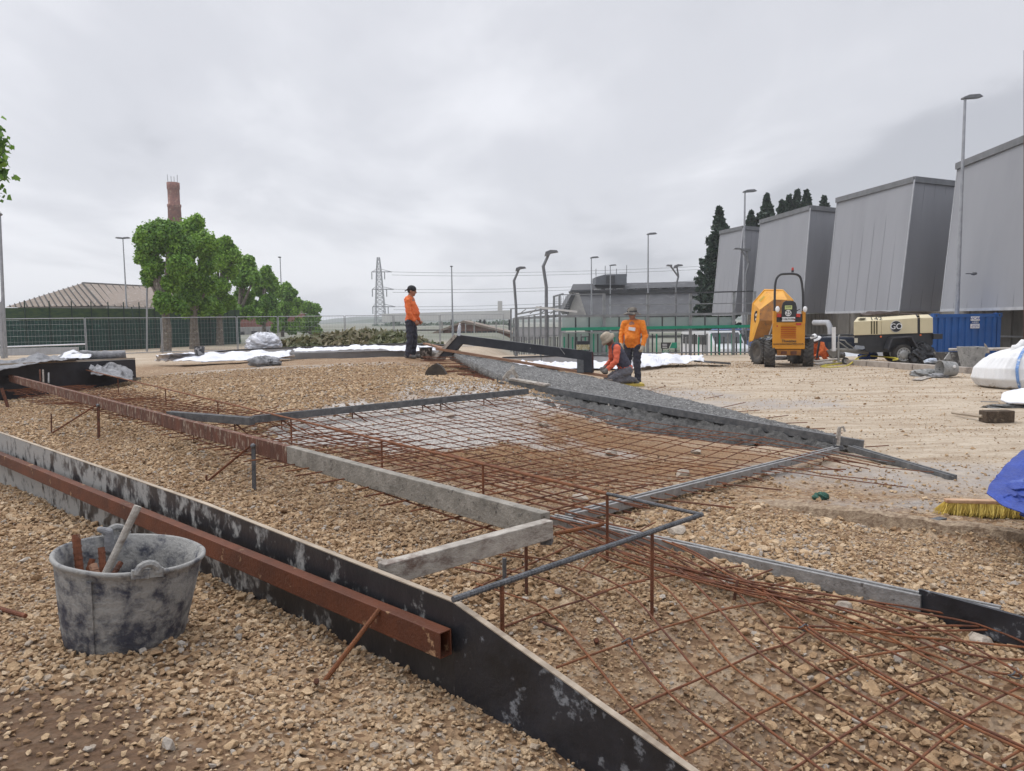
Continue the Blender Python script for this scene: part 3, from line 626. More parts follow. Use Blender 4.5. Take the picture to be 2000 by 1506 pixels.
# bent near mat, traced bar by bar over the ground it hangs above
NL = [[(930,1140),(1000,1163),(1069,1192),(1149,1281),(1232,1382),(1326,1475),(1362,1510),(1420,1560)],
 [(920,1098),(1000,1116),(1047,1127),(1141,1167),(1225,1254),(1305,1352),(1410,1439),(1500,1508),(1560,1550)],
 [(940,1062),(1000,1081),(1109,1103),(1218,1149),(1290,1225),(1373,1323),(1471,1402),(1560,1470),(1640,1530)],
 [(1000,1020),(1080,1043),(1181,1090),(1283,1134),(1355,1210),(1428,1299),(1530,1371),(1636,1444),(1740,1512)],
 [(1060,1010),(1160,1030),(1254,1068),(1330,1115),(1406,1192),(1482,1274),(1582,1347),(1685,1410),(1803,1480),(1870,1520)],
 [(1080,1004),(1200,1030),(1320,1080),(1400,1129),(1445,1162),(1533,1259),(1627,1325),(1733,1385),(1842,1444),(1960,1506)],
 [(1090,1000),(1230,1035),(1330,1070),(1400,1110),(1494,1162),(1570,1226),(1660,1286),(1763,1347),(1872,1407),(2020,1475)],
 [(1092,1002),(1232,1033),(1334,1068),(1404,1106),(1498,1158),(1574,1222),(1664,1281),(1767,1342),(1876,1402),(2024,1470)],
 [(1130,1030),(1250,1080),(1370,1128),(1494,1156),(1570,1186),(1666,1244),(1742,1274),(1839,1322),(1939,1368),(2030,1410)],
 [(1110,1022),(1240,1070),(1380,1122),(1497,1153),(1648,1204),(1712,1232),(1866,1313),(1966,1353),(2030,1380)],
 [(1100,1016),(1220,1080),(1360,1116),(1480,1148),(1612,1180),(1748,1231),(1915,1307),(2020,1350)],
 [(1120,1012),(1260,1062),(1400,1120),(1520,1150),(1666,1171),(1830,1228),(1920,1274),(2020,1330)],
 [(1090,1026),(1200,1072),(1330,1112),(1450,1140),(1545,1180),(1672,1234),(1763,1259),(1850,1290)],
 [(1180,1046),(1300,1100),(1420,1128),(1560,1150),(1748,1189),(1909,1219),(2020,1264)],
 [(1150,1050),(1280,1108),(1400,1140),(1520,1165),(1700,1200),(1878,1275),(2020,1290)],
 [(1100,1040),(1240,1098),(1380,1140),(1500,1172),(1690,1230),(1855,1250),(2020,1266)],
 [(1185,1020),(1250,1060),(1320,1090),(1400,1140),(1500,1160),(1560,1170),(1700,1175),(1900,1210),(2000,1252)],
 [(1100,1060),(1210,1095),(1330,1118),(1470,1160),(1600,1170)]]
NC = [[(985,1224),(1072,1192),(1152,1167),(1232,1138),(1341,1120),(1450,1105)],
 [(1087,1304),(1149,1281),(1225,1254),(1290,1228),(1352,1210),(1406,1192),(1500,1174)],
 [(1210,1395),(1305,1352),(1373,1323),(1428,1299),(1482,1274),(1533,1259),(1560,1245),(1572,1236)],
 [(1337,1475),(1410,1437),(1473,1399),(1530,1371),(1582,1348),(1624,1325),(1672,1301)],
 [(1530,1514),(1588,1477),(1636,1444),(1685,1413),(1733,1383),(1775,1356)],
 [(1760,1514),(1803,1477),(1842,1444),(1881,1416)],
 [(1721,1359),(1763,1345),(1839,1319),(1927,1289)],
 [(1620,1292),(1660,1286),(1739,1274),(1824,1262),(1854,1253)],
 [(1833,1434),(1872,1407),(1939,1368),(2020,1330)],
 [(1957,1486),(2020,1450)],[(1975,1504),(2020,1482)],
 [(1521,1224),(1582,1229),(1703,1235),(1809,1222)],[(1400,1192),(1491,1175)],[(1440,1155),(1491,1147),(1540,1137)],
 [(1460,1131),(1508,1112)],[(1200,1110),(1280,1088),(1330,1080)],[(1130,1075),(1200,1056),(1280,1040)],
 [(1160,1160),(1230,1140),(1260,1135)],[(830,1100),(900,1110),(1000,1130)],[(915,1076),(1000,1086),(1040,1092)],[(925,1150),(1050,1095),(1120,1062)],
 [(1280,1020),(1180,1075),(1130,1120)],[(1560,1222),(1700,1228),(1840,1232),(1990,1228)],[(1927,1312),(1995,1320)],[(1770,1226),(1860,1222),(1960,1226)]]
o = thing('reinforcing_mesh', G(1500, 1280), 'rusty mesh bent down in a curve over loose gravel in the right foreground', 'wire mesh')
def nmat(ps, dz, r, m):
    q = path_smooth([G(u, v, dz) for u, v in ps], 3); mb = MB(); mb.tube(q, r, 7); mb.build('bar', m, o)
for i, ps in enumerate(NL): nmat(ps, .055 if i < 8 else .05+.006*(i % 4), .0044 if i not in (6, 7) else .005, BARM if i % 3 else BARO)
for i, ps in enumerate(NC): nmat(ps, .048, .0044, BARO if i % 2 else BARM)
for i in range(3):
    for (u, v) in ((1225,1254),(1570,1226),(1982,1318))[i:i+1]:
        p = G(u, v, .055); mb = MB(); mb.tube([p+Vector((.02*math.cos(a), .012*math.sin(a*2), .012*math.sin(a))) for a in np.linspace(0, 7, 14)], .003, 5); mb.build('tie_wire', BLACKBAR, o)
for u, v in ((1449,1160),(1440,1145)):
    p = G(u, v, .05); q = Vector((p.x, p.y, Tz(p.x, p.y)-.05)); rod = MB(); rebar(rod, p+Vector((0,0,.03)), G(u-10, v+52, -.05), .007)
tag(rod.build('ground_stake', RUSTD), 'rusty stake under the bundle of crossing mesh bars', 'stake')
rod_thing('ground_stake', G(1165, 1250, .05), G(1165, 1262, -.1), .009, RUSTD, 'short rusty stub in the gravel between the first curved mesh bars')
rod_thing('loose_rod', G(1050, 1212, .02), G(1100, 1232, .01), .006, RUSTD, 'short rusty rod end lying in gravel beside the board, under the mesh')
# ------------------------------------------------------------------ profile bars with legs
def profile(a, b, w_, h, m, label, legs=(), name='edge_profile', groove=True, cat='edge bar'):
    o = thing(name, (a+b)/2-Vector((0,0,h)), label, cat)
    d_, s_, u_ = frame(b-a); mb = MB()
    if groove:
        g = w_*.3
        mb.beam(a-s_*(w_-g)/2, b-s_*(w_-g)/2, g, h, off=-h/2); mb.beam(a+s_*(w_-g)/2, b+s_*(w_-g)/2, g, h, off=-h/2); mb.beam(a, b, w_-2*g, h-.012, off=-(h)/2-.006)
    else: mb.beam(a, b, w_, h, off=-h/2)
    mb.build('profile', m, o, bevel=.002)
    for t in legs:
        p = a.lerp(b, t)-Vector((0,0,h)); L1 = MB(); L1.tube([p+Vector((0,0,.01)), Vector((p.x, p.y, Tz(p.x, p.y)-.05))], .007, 6); L1.build('leg', RUSTD, o)
        L2 = MB(); q = p+Vector((.17,-.05,0)); q.z = Tz(q.x, q.y)-.01; L2.tube([p+Vector((.01,0,.0)), q], .007, 6); L2.build('brace', RUSTD, o)
    return o
profile(PZ(330, 803, .55), PZ(492, 815, .55), .07, .075, DARKST, 'short dark edge bar left of the kink, partly hidden by the long beam', (.3,.8))
profile(PZ(494, 812, .56), PZ(1030, 759, .575), .05, .07, DARKST, 'long dark grey edge bar along the top of the mesh below the plateau', (.08,.3,.55,.62,.8))
profile(PZ(1112, 1001, .255), PZ(1632, 873, .135), .075, .06, ALU, 'pale grooved metal edge bar from the corner of the bent rail up to the clamp', (.12,.55,.93))
profile(PZ(1080, 1005, .25), PZ(1802, 1160, .27), .06, .075, ALU, 'grey edge bar above the braided mesh bars ending at a black board', (.18,.42,.75))
profile(PZ(1800, 1158, .275)+Vector((0,.035,.0)), PZ(1965, 1192, .275)+Vector((0,.035,0)), .05, .06, ALU, 'grey edge bar end showing behind the black board at the right edge', ())
a, b = PZ(1797, 1150, .29), PZ(2040, 1216, .29); mb = MB(); mb.beam(a, b, .018, .125, off=-.0625); tag(mb.build('form_board', PLYR), 'short black form board at the right edge fixed to the grey edge bar', 'form board')
profile(PZ(1662, 870, .10), PZ(1862, 928, .085), .075, .06, DARKST, 'dark grooved bar lying on the damp ground right of the clamp', (.55,))
mb = MB(); mb.tube([G(1640, 885, .03), G(1735, 903, .02)], .012); tag(mb.build('steel_rod', DARKST), 'dark rod on the ground beside the lower clamp', 'rod')
# ------------------------------------------------------------------ wet concrete slab
def interp_poly(ps, s):
    L_ = [0]
    for a, b in zip(ps[:-1], ps[1:]): L_.append(L_[-1]+(b-a).length)
    x = s*L_[-1]
    for i in range(len(ps)-1):
        if x <= L_[i+1] or i == len(ps)-2:
            t = (x-L_[i])/(L_[i+1]-L_[i]); return ps[i].lerp(ps[i+1], min(max(t,0),1))
def patch(front, back, nu, nv, fn=None, thick=0, closed=True):
    mb = MB(); vs = []; 
    for j in range(nv+1):
        for i in range(nu+1):
            p = interp_poly(front, i/nu).lerp(interp_poly(back, i/nu), j/nv)
            if fn: p = p+fn(i/nu, j/nv, p)
            vs.append(p)
    fs = [(j*(nu+1)+i, j*(nu+1)+i+1, (j+1)*(nu+1)+i+1, (j+1)*(nu+1)+i) for j in range(nv) for i in range(nu)]
    if thick:
        n0 = len(vs); vs += [Vector((v.x, v.y, v.z-thick)) for v in vs]
        fs += [tuple(n0+k for k in reversed(f)) for f in fs]
        per = [i for i in range(nu+1)]+[j*(nu+1)+nu for j in range(1, nv+1)]+[nv*(nu+1)+i for i in range(nu-1, -1, -1)]+[j*(nu+1) for j in range(nv-1, 0, -1)]
        for a, b in zip(per, per[1:]+per[:1]): fs.append((b, a, a+n0, b+n0))
    mb.smooth = True; mb.add(vs, fs); return mb
sB, sC = P(998, 744, 11.0), P(1672, 861, 7.95)
near_e = [sB, sC]; far_e = [P(878, 687, 16.3), P(1180, 741, 14.7), P(1300, 771, 13.1), P(1480, 815, 10.4), P(1655, 857, 8.15)]
fn = lambda s, t, p: Vector((0, 0, (f1(p.x*7, p.y*11, 4, 61)-.5)*.075+(f1(p.x*26, p.y*30, 2, 62)-.5)*.04+.03*t*(1-t)))
mb = patch(near_e, far_e, 170, 90, fn, .16); tag(mb.build('concrete_slab', CONC, base=sC-Vector((0,0,.15))), 'freshly poured rough grey concrete slab sloping down to the right', 'concrete slab')
# spill below its near edge
sp_top = [sB+Vector((.2,-.03,-.1)), sC+Vector((-.1,-.03,-.06))]; sp_bot = [G(1050, 790), G(1120, 812), G(1200, 835), G(1300, 852), G(1400, 866), G(1500, 872), G(1620, 884)]
fn = lambda s, t, p: Vector(((f1(p.x*6, p.y*6, 3, 71)-.5)*.10, (f1(p.x*5, p.y*5+9, 3, 72)-.5)*.12, (f1(p.x*7, p.y*9, 4, 73)-.45)*.18*(1-.5*t)+(f1(p.x*20,p.y*22,3,74)-.5)*.08-.05*(t < .08)))
mb = patch(sp_bot, sp_top, 150, 26, fn); tag(mb.build('concrete_spill', CONCD), 'dark lumpy concrete squeezed out beneath the near edge of the slab', 'spilled concrete')
profile(sB+Vector((-.02,-.05,.01)), sC+Vector((.06,-.05,.012)), .05, .085, DARKST, 'dark edge profile holding the near side of the wet slab', (), groove=False)
for i in range(2):
    t = (.35, .72)[i]; p = sB.lerp(sC, t)+Vector((0,-.06,-.07)); q = Vector((p.x-.02, p.y-.12, Tz(p.x,p.y)-.03)); mb = MB(); mb.tube([p, q], .012); tag(mb.build('support_stake', CEML), ('grey stake under the middle of the slab edge profile', 'grey stake under the slab edge profile nearer the lower clamp')[i], 'stake')
fl = MB(); a = sB+Vector((.0,-.02,.03)); b = sB.lerp(sC, .14)+Vector((0,-.02,.03)); fl.beam(a, b, .14, .03); tag(fl.build('edge_trim', CEML, bevel=.003), 'pale metal straightedge resting on the slab edge beside the upper clamp', 'straightedge')
def clamp(base, h, lean, label, tilt=(0,0)):
    o = thing('clamp', base, label, 'clamp'); top = base+Vector((lean[0], lean[1], h)); m1 = MB(); m1.beam(base, top, .03, .012, up=Vector((0,1,0))); m1.build('clamp_bar', CEML, o)
    m2 = MB(); d_ = (top-base).normalized(); m2.tube([top-d_*.12+Vector((-.02,0,0)), top-d_*.02+Vector((-.01,0,.01)), top+Vector((.03,-.01,.0)), top+Vector((.045,-.02,-.05))], .013); m2.build('fixed_jaw', CEML, o)
    m3 = MB(); c = base.lerp(top, .45); m3.beam(c+Vector((-.05,0,0)), c+Vector((.05,0,-.01)), .03, .035); m3.tube([c+Vector((-.045,0,.08)), c+Vector((-.045,0,-.13))], .009); m3.build('screw_arm', BLACKBAR, o)
    m4 = MB(); m4.tube([c+Vector((-.045,0,-.13)), c+Vector((-.045,0,-.2))], .016); m4.build('handle', BLACKBAR, o)
clamp(P(1634, 905, 7.65), .37, (.05, .06), 'cement grey clamp gripping the lower corner of the wet slab')
clamp(P(963, 767, 10.7), .30, (.24, .05), 'cement grey clamp leaning at the upper left corner of the wet slab')
m1 = MB(); m1.beam(P(990, 738, 10.75), P(1003, 716, 10.9), .05, .03, up=Vector((0,1,0))); m1.beam(P(1001, 722, 10.8), P(1011, 738, 10.8), .05, .02, up=Vector((0,1,0))); tag(m1.build('bracket', CEML), 'small cement covered angle bracket standing beside the upper clamp', 'bracket')
# stub bars round the slab
sR = [((1405,797),(1456,786)),((1440,804),(1484,801)),((1492,817),(1540,811)),((1530,827),(1577,825)),((1570,838),(1612,837)),((1612,848),(1645,846)),((1690,873),(1736,870)),((1380,778),(1412,772)),((1270,762),(1300,755))]
o = thing('starter_bars', G(1540, 812), 'row of thin rusty bar ends sticking out along the right toe of the slab', 'rebar ends')
for a, b in sR: mb = MB(); mb.tube([G(*a, .02), G(*b, .04)], .006, 6); mb.build('bar', BARM, o)
o = thing('starter_bars', G(930, 740), 'tangle of rusty bar ends sticking out along the left side of the slab', 'rebar ends')
for i in range(22):
    t = i/21; u = 880+t*105+random.uniform(-8,8); v = 694+t*58; L_ = random.uniform(30, 75); D_ = 16-4.6*t
    a = P(u+12, v, D_); b = P(u-L_, v+random.uniform(-3,4), D_-.05); b.z = max(b.z, Tz(b.x, b.y)+.03); mb = MB(); mb.tube([a, b], .008, 6); mb.build('bar', RUSTD if i % 2 else BARM, o)
for i, (a, b) in enumerate((((1410,945),(1527,957)),((1490,915),(1652,917)),((1620,896),(1697,907)),((1230,968),(1435,992)))):
    mb = MB(); mb.tube([G(*a, .07), G(*b, .05)], .006, 6); tag(mb.build('loose_rod', BARM), ('rusty bar end under the pale bar pointing right, second from the bottom', 'rusty bar end just below the clamp pointing right over damp ground', 'short rusty bar end directly beside the foot of the lower clamp', 'long thin rusty bar lying right of the bent dark rail corner')[i], 'rebar')
# ------------------------------------------------------------------ bucket and what stands in it
bc = PZ(243, 1240, .30); bc.z = .275
o = thing('builders_bucket', bc, 'big round black rubber bucket caked in grey cement, standing on gravel in the foreground', 'bucket')
H = .335; r0, r1 = .196, .250
prof = [(r0*.96, .0), (r0, .012), (r0+.004, .03)]+[(r0+(r1-r0)*t**.9, H*t) for t in np.linspace(.12, .95, 10)]+[(r1+.004, H-.012), (r1+.009, H-.004), (r1+.008, H+.004), (r1, H+.007), (r1-.008, H+.002), (r1-.011, H-.014)]+[(r0+(r1-r0)*t-.014, H*t+.004) for t in np.linspace(.93, .08, 8)]
mb = MB(); mb.smooth = True; mb.lathe(prof, 72, bc)
mb.v = [(x+(f1(x*9, y*9+z*4, 3, 3)-.5)*.006, y+(f1(x*9+7, y*9, 3, 4)-.5)*.006, z+(f1(x*5, y*5, 2, 6)-.5)*.012*(z > bc.z+.1)) for x, y, z in mb.v]
mb.build('bucket_wall', RUB, o)
for an in (-52, 128):
    a = R_(an); d = Vector((math.cos(a), math.sin(a), 0)); s = Vector((-d.y, d.x, 0)); c = bc+d*(r1+.006)+Vector((0,0,H)); lg = MB()
    pts_ = []
    for k in range(9): t = math.pi*k/8; pts_.append(c+s*(.034*math.cos(t))+Vector((0,0,.034*math.sin(t)))+d*.004)
    lg.tube(pts_, .014, 8); lg.box(c+Vector((0,0,-.006)), (.02,.02,.02)); lg.beam(c-s*.05, c+s*.05, .018, .03); lg.build('handle_lug', RUB, o)
for zz_ in (1, 2, 3): 
    an = R_(-95+zz_*0); 
mb = MB(); d = Vector((math.cos(R_(-93)), math.sin(R_(-93)), 0)); mb.beam(bc+d*(r0+.006)+Vector((0,0,.03)), bc+d*(r1+.003)+Vector((0,0,H-.03)), .018, .008, up=-d); mb.build('seam_rib', RUB, o)
mb = MB(); mb.smooth = True; mb.lathe([(.001,0),(.1,.004),(.17,-.002),(.188,-.01)], 32, bc+Vector((0,0,.06)), cap0=False, cap1=False); tag(mb.build('cement_residue', CEMB), 'dried grey cement lying in the bottom of the big rubber bucket', 'cement')
bi = lambda x, y, z: bc+Vector((x, y, z))
rod_thing('rebar_offcut', bi(-.175,.03,.40), bi(-.12,-.04,.10), .014, RUST, 'thick upright rusty bar offcut at the left inside of the big bucket')
rod_thing('rebar_offcut', bi(-.17,-.01,.25), bi(-.02,-.14,.14), .012, BARO, 'ribbed rusty bar offcut lying diagonally in the left of the big bucket')
rod_thing('rebar_offcut', bi(-.10,.06,.34), bi(-.05,-.02,.12), .012, RUST, 'dark rusty stub leaning inside the big bucket behind the hammer head')
rod_thing('rebar_offcut', bi(-.13,.05,.30), bi(-.155,-.05,.10), .011, RUST, 'thin rusty bar offcut beside the thick upright one in the big bucket')
o.rotation_euler = (R_(-2), R_(6), 0)
h = thing('hammer', bi(-.04,-.06,.2), 'cement splashed club hammer standing head down in the big bucket', 'hammer')
mb = MB(); mb.tube([bi(-.055,-.06,.22), bi(.00,-.01,.36), bi(.062,.03,.505)], [.013,.0125,.014], 10); mb.build('handle', CEML, h)
mb = MB(); mb.beam(bi(-.14,-.03,.20), bi(.00,-.11,.19), .055, .055); mb.build('hammer_head', RUSTD, h, bevel=.006)
rod_thing('wood_offcut', bi(-.09,-.02,.30), bi(.02,-.12,.12), .015, WOOD, 'thin wooden stick crossing behind the hammer in the big bucket', 'stick')
rod_thing('rebar_offcut', bi(-.05,.10,.27), bi(-.10,-.06,.12), .010, RUSTD, 'dark bar end against the back wall inside the big bucket')
rod_thing('rebar_offcut', bi(.03,-.12,.215), bi(.13,-.02,.20), .010, RUST, 'rusty bar end lying flat in the right of the big bucket')
mb = MB(); mb.chain([bi(.05,-.05,.20), bi(.10,-.04,.235), bi(.14,-.09,.225)], [.02,.018,.016]); tag(mb.build('iron_hook', RUST), 'curved rusty iron piece in the right of the big bucket', 'iron scrap')
mb = MB(); mb.chain([bi(-.03,-.13,.18), bi(.03,-.15,.19)], [.022,.02]); mb.box(bi(-.10,-.10,.19), (.05,.09,.05)); tag(mb.build('iron_clamp', RUSTD), 'dark iron clamp piece under the hammer in the big bucket', 'iron scrap')
mb = MB(); mb.chain([bi(-.13,.17,.30), bi(-.125,.165,.37), bi(-.15,.15,.385)], [.02,.016,.012]); tag(mb.build('cement_rag', GEO), 'stiff cement soaked rag hanging on the back left rim of the bucket', 'rag')
# ------------------------------------------------------------------ stones and small litter
STONE = mat('pale_block', (.46,.40,.33), (.28,.235,.19), 14, .9, 0, .8, 30, c3=(.55,.53,.5), s3=9, t3=.62)
def rock(u, v, s, label, m=STONE, name='stone'):
    p = G(u, v); bm_ = bmesh.new(); r = random.Random(u*7+v); V_ = []
    for i in range(26):
        q = Vector((r.gauss(0,1), r.gauss(0,1), r.gauss(0,1))).normalized()*r.uniform(.8,1); V_.append(bm_.verts.new((q.x*s, q.y*s*.75, q.z*s*.5+s*.12)))
    bmesh.ops.convex_hull(bm_, input=V_)
    for q in [q for q in bm_.verts if not q.link_faces]: bm_.verts.remove(q)
    me_ = bpy.data.meshes.new(name); bm_.to_mesh(me_); bm_.free(); me_.materials.append(m); ob = bpy.data.objects.new(name, me_); col.objects.link(ob); ob.location = p+Vector((0,0,s*.1)); ob.rotation_euler = (0,0,r.uniform(0,3)); return tag(ob, label, 'stone', 'larger stones and lumps in the mesh area')
for u, v, s, l in ((1192,889,.10,'pale lump of stone in the middle of the wide mesh'),(1360,886,.085,'pale lump under the mesh right of its middle near the slab'),(1062,832,.09,'grey lump on the mesh below the left end of the slab'),
    (1335,930,.09,'pale chipped stone just behind the pale grooved bar, toward its middle'),(1132,980,.085,'stone under the mesh behind the left end of the pale grooved bar'),(1322,1043,.085,'white crusted stone inside the corner of the bent dark rail'),
    (1650,1190,.055,'small white stone among the mesh bars below the grey edge bar'),(1912,1258,.065,'grey block under the mesh near the right edge'),(733,882,.10,'stone beside the rail post behind the grey beam'),
    (1162,825,.10,'grey lump close under the slab spill, left of the middle'),(935,908,.06,'pale stone at the thin rail behind the grey beam corner'),(1420,1140,.05,'white lump under the grey edge bar by its first legs'),
    (880,815,.08,'dark lump on the pale gravel below the long dark edge bar'),(1840,1268,.03,'small dark stone left of the grey block near the right edge')): rock(u, v, s, l)
GREENR = mat('green_rag', (.05,.14,.10), (.02,.07,.05), 20, .8, 0, .5, 40)
def crumple(name, c, r, m, label, cat, seed=1, amp=.35, fs=9, nu=40, nv=24, flat=1.0, group=None, parent=None, smooth=True):
    mb = MB(); mb.smooth = smooth; c = Vector(c); vs = []; fs_ = []
    for i in range(nv+1):
        ph = math.pi*i/nv
        for j in range(nu):
            t = 2*math.pi*j/nu; d = Vector((math.sin(ph)*math.cos(t), math.sin(ph)*math.sin(t), math.cos(ph)))
            k = 1+amp*(abs(f1(d.x*fs*.3+d.z*fs*.25+seed, d.y*fs*.3-d.z*fs*.2, 4, seed)-.5)*-2+.35)*2
            q = Vector((d.x*r[0]*k, d.y*r[1]*k, max(d.z, -.45)*r[2]*k)); vs.append(c+q+Vector((0,0,r[2]*.42)))
    for i in range(nv):
        for j in range(nu): fs_.append((i*nu+j, (i+1)*nu+j, (i+1)*nu+(j+1) % nu, i*nu+(j+1) % nu))
    mb.add(vs, fs_); ob = mb.build(name, m, parent=parent); return tag(ob, label, cat, group) if label else ob
crumple('rag', G(1603, 974), (.05,.03,.03), GREENR, 'crumpled dark green rag on the gravel right of centre', 'rag', 3, .5)
mb = MB(); a, b = G(1798, 1022, .02), G(1842, 1012, .02); mb.beam(a, b, .05, .012); tag(mb.build('rubber_strip', BLACKBAR), 'short flat grey strip on the ground in front of the broom', 'strip')
# ------------------------------------------------------------------ broom and tarp
BR = mat('bristle_yellow', (.80,.64,.17), (.55,.40,.09), 12, .7, 0, 0)
BRW = mat('broom_wood', (.56,.38,.24), (.36,.19,.10), 8, .7, 0, .2, 40, c3=(.42,.12,.05), s3=7, t3=.66)
ba, bb = PZ(1846, 975, .20), PZ(2050, 980, .20); ba.z = bb.z = .19
gz = Tz((ba.x+bb.x)/2, ba.y); o = thing('broom', (ba+bb)/2-Vector((0,0,.12)), 'wide wooden broom head with shaggy yellow bristles lying at the right edge', 'broom')
d, s_, u_ = frame(bb-ba); Lr = (bb-ba).length; mb = MB(); mb.beam(ba, bb, .055, .024); mb.build('broom_head', BRW, o, bevel=.006)
mb = MB()
for i in range(2600):
    t = random.random(); w0 = random.uniform(-.024,.024); p = ba+d*(t*Lr*.99+.005)+s_*w0-u_*.01; cl_ = math.sin(t*60+w0*40)*.012
    e_ = p+Vector((0,0,-1))*(p.z-gz-random.uniform(-.004,.03))*.98+d*(cl_-.02+(.5-t)*.03*0-.03*(t < .08)+random.gauss(0,.006))+s_*(w0*1.2+random.gauss(0,.006)); mid = (p+e_)/2+d*random.gauss(0,.004)
    mb.tube([p, mid, e_], [.0022,.0022,.0016], 3, False)
mb.build('bristles', BR, o)
TARP = mat('blue_tarp', (.022,.06,.34), (.012,.035,.22), 6, .5, 0, .9, 26, c3=(.13,.19,.48), s3=5, t3=.66, w3=.06)
fr = [P(1926, 962, 4.15), P(1960, 985, 4.0), P(2040, 1030, 3.8), P(2250, 1120, 3.6)]; bk = [P(1932, 945, 4.35), P(1965, 905, 4.6), P(2010, 870, 4.8), P(2200, 800, 5.0)]
rg = lambda a, b, sd: abs(f1(a, b, 3, sd)-.5)*2
fn = lambda s, t, p: Vector(((rg(p.x*9, p.z*14, 91)-.3)*.045, (rg(p.x*7+4, p.z*9+p.y*3, 92)-.3)*.15+(rg(p.x*22, p.z*24, 96)-.3)*.05, (rg(p.x*10, p.z*10, 93)-.3)*.03+(f1(p.x*2.5, 3, 2, 97)-.5)*.12*t))*min(1, .12+5*s, .15+5*(1-t))
mb = patch(fr, bk, 150, 70, fn, .006)
# rolled hem along the front
cr = [P(1926, 962, 4.15), P(1924, 950, 4.2), P(1932, 941, 4.3), P(1945, 950, 4.3), P(1958, 968, 4.25)]
tag(mb.build('tarpaulin', TARP, base=G(1990, 1010)), 'crumpled blue plastic tarpaulin draped at the right edge above the broom', 'tarpaulin')
# ------------------------------------------------------------------ mallet
RUBM = mat('muddy_block', (.10,.07,.045), (.05,.035,.025), 16, .95, 0, 1, 40, c3=(.2,.16,.11), s3=12, t3=.62)
hA = G(1920, 824); o = thing('rubber_mallet', hA, 'muddy square headed mallet with a pale wooden handle lying on pale ground', 'mallet')
mb = MB(); a, b = P(1919, 813.5, hA.y), P(1974, 812.5, hA.y+.02); mb.beam(a, b, .17, .16); mb.build('mallet_head', RUBM, o, bevel=.012)
mb = MB(); mb.tube([a+Vector((0,0,0)), G(1860, 806, .04)], [.022,.02], 10); mb.build('handle', PLYE, o)
# ------------------------------------------------------------------ plateau objects
DKP = mat('dark_rubber', (.035,.028,.022), (.07,.055,.04), 10, .6, 0, .3, 30)
sp = G(872, 735); mb = MB(); pts_ = [P(830+Xx, 735-Yy, sp.y) for Xx, Yy in ((0,0),(1,7),(6,15),(14,21),(22,24),(30,20),(36,12),(42,2))]
mb.prism([p+Vector((0,0,.01)) for p in pts_], (.02,.07,0)); o = tag(mb.build('shovel_blade', DKP), 'dark rounded shovel blade standing on edge behind the rake', 'shovel')
mb = MB(); ra, rb_ = P(796, 738, 13.1), P(862, 729, 13.5); o = thing('garden_rake', G(828, 744), 'grey steel rake head with square teeth up on the gravel plateau', 'rake')
mb = MB(); mb.beam(ra, rb_, .012, .025); mb.build('rake_bar', ALU, o)
mb = MB()
for i in range(19): p = ra.lerp(rb_, i/18); mb.beam(p, p+Vector((.005,-.03,-.095)), .012, .008, up=Vector((0,1,0)))
mb.build('teeth', ALU, o)
mb = MB(); q = ra.lerp(rb_, .5); mb.tube([P(785, 750, 12.6), P(802, 746, 12.8)], .012); tag(mb.build('wooden_chip', BLACKBAR), 'dark stick on the gravel just left of the rake', 'stick')
def pail(u, v, D_, rt, rbm, h_, label, name='bucket', handle=True, m=RUB, tilt=None):
    c = P(u, v, D_); o = thing(name, c, label, 'bucket'); mb = MB(); mb.smooth = True
    pr = [(rbm, 0), (rt-.004, h_-.01), (rt+.006, h_), (rt-.006, h_+.002), (rbm-.006, .01)]
    mb.lathe(pr, 28, c, mtx=tilt); mb.build('bucket_wall', m, o)
    if handle: mb = MB(); mb.tube([c+Vector((rt*math.cos(t), -.01, h_+rt*.85*math.sin(t))) for t in np.linspace(0, math.pi, 12)], .006, 5); mb.build('handle', BLACKBAR, o)
    return o
PAILM = mat('cement_pail', (.07,.07,.072), (.035,.035,.038), 9, .8, 0, .5, 40, c3=(.36,.355,.35), s3=11, t3=.53, w3=.04)
pail(832, 701, 17.2, .155, .12, .26, 'small cement crusted bucket with wire handle behind the standing worker', m=PAILM)
pail(390, 694, 20.5, .14, .12, .24, 'small dark bucket on the white sheet on the far left', handle=False, m=PAILM)
crumple('cement_lump', P(849, 703, 17.4), (.22,.15,.11), CEML, 'pale cement lump right of the small wire handled bucket', 'cement', 5)
crumple('crumpled_cloth', P(515, 713, 17.6), (.33,.2,.13), GEO, 'crumpled grey cloth lying alone on the far gravel plateau', 'cloth', 6, .5)
DUSTM = mat('lime_dust', (.62,.60,.57), (.45,.42,.38), 8, .95)
# plank and black bracket frame on the slab
mb = MB(); mb.beam(P(853, 681, 15.9), P(1186, 735, 14.9), .10, .05); tag(mb.build('timber_plank', WOOD), 'long reddish timber plank lying along the far edge of the slab', 'plank')
mb = MB(); mb.beam(P(830, 671, 17.5), P(868, 681, 17.0), .12, .035); tag(mb.build('timber_plank', WOOD), 'short reddish timber plank behind the head of the long one', 'plank')
FRM = mat('black_steel_frame', (.012,.014,.02), (.028,.03,.038), 5, .45, 0, .1, 30, c3=(.5,.49,.46), s3=9, t3=.70, w3=.02)
o = thing('steel_edge_frame', P(1000, 720, 15.4), 'big black bent steel frame standing on the far side of the slab', 'steel frame')
def fp(u, v): return P(u, v, 15.9-(u-854)/300*1.0)
ext = Vector((.04,.10,0))
mb = MB(); mb.prism([fp(893,654), fp(1156,687), fp(1155,711), fp(1138,703), fp(901,672)], ext); mb.build('top_bar', FRM, o)
mb = MB(); mb.prism([fp(893,654), fp(901,672), fp(882,694), fp(860,699), fp(856,698)], ext*.98); mb.build('left_leg', FRM, o)
mb = MB(); mb.prism([fp(1156,687), fp(1157,728), fp(1140,727), fp(1139,700)], ext*1.02); mb.build('right_leg', FRM, o)
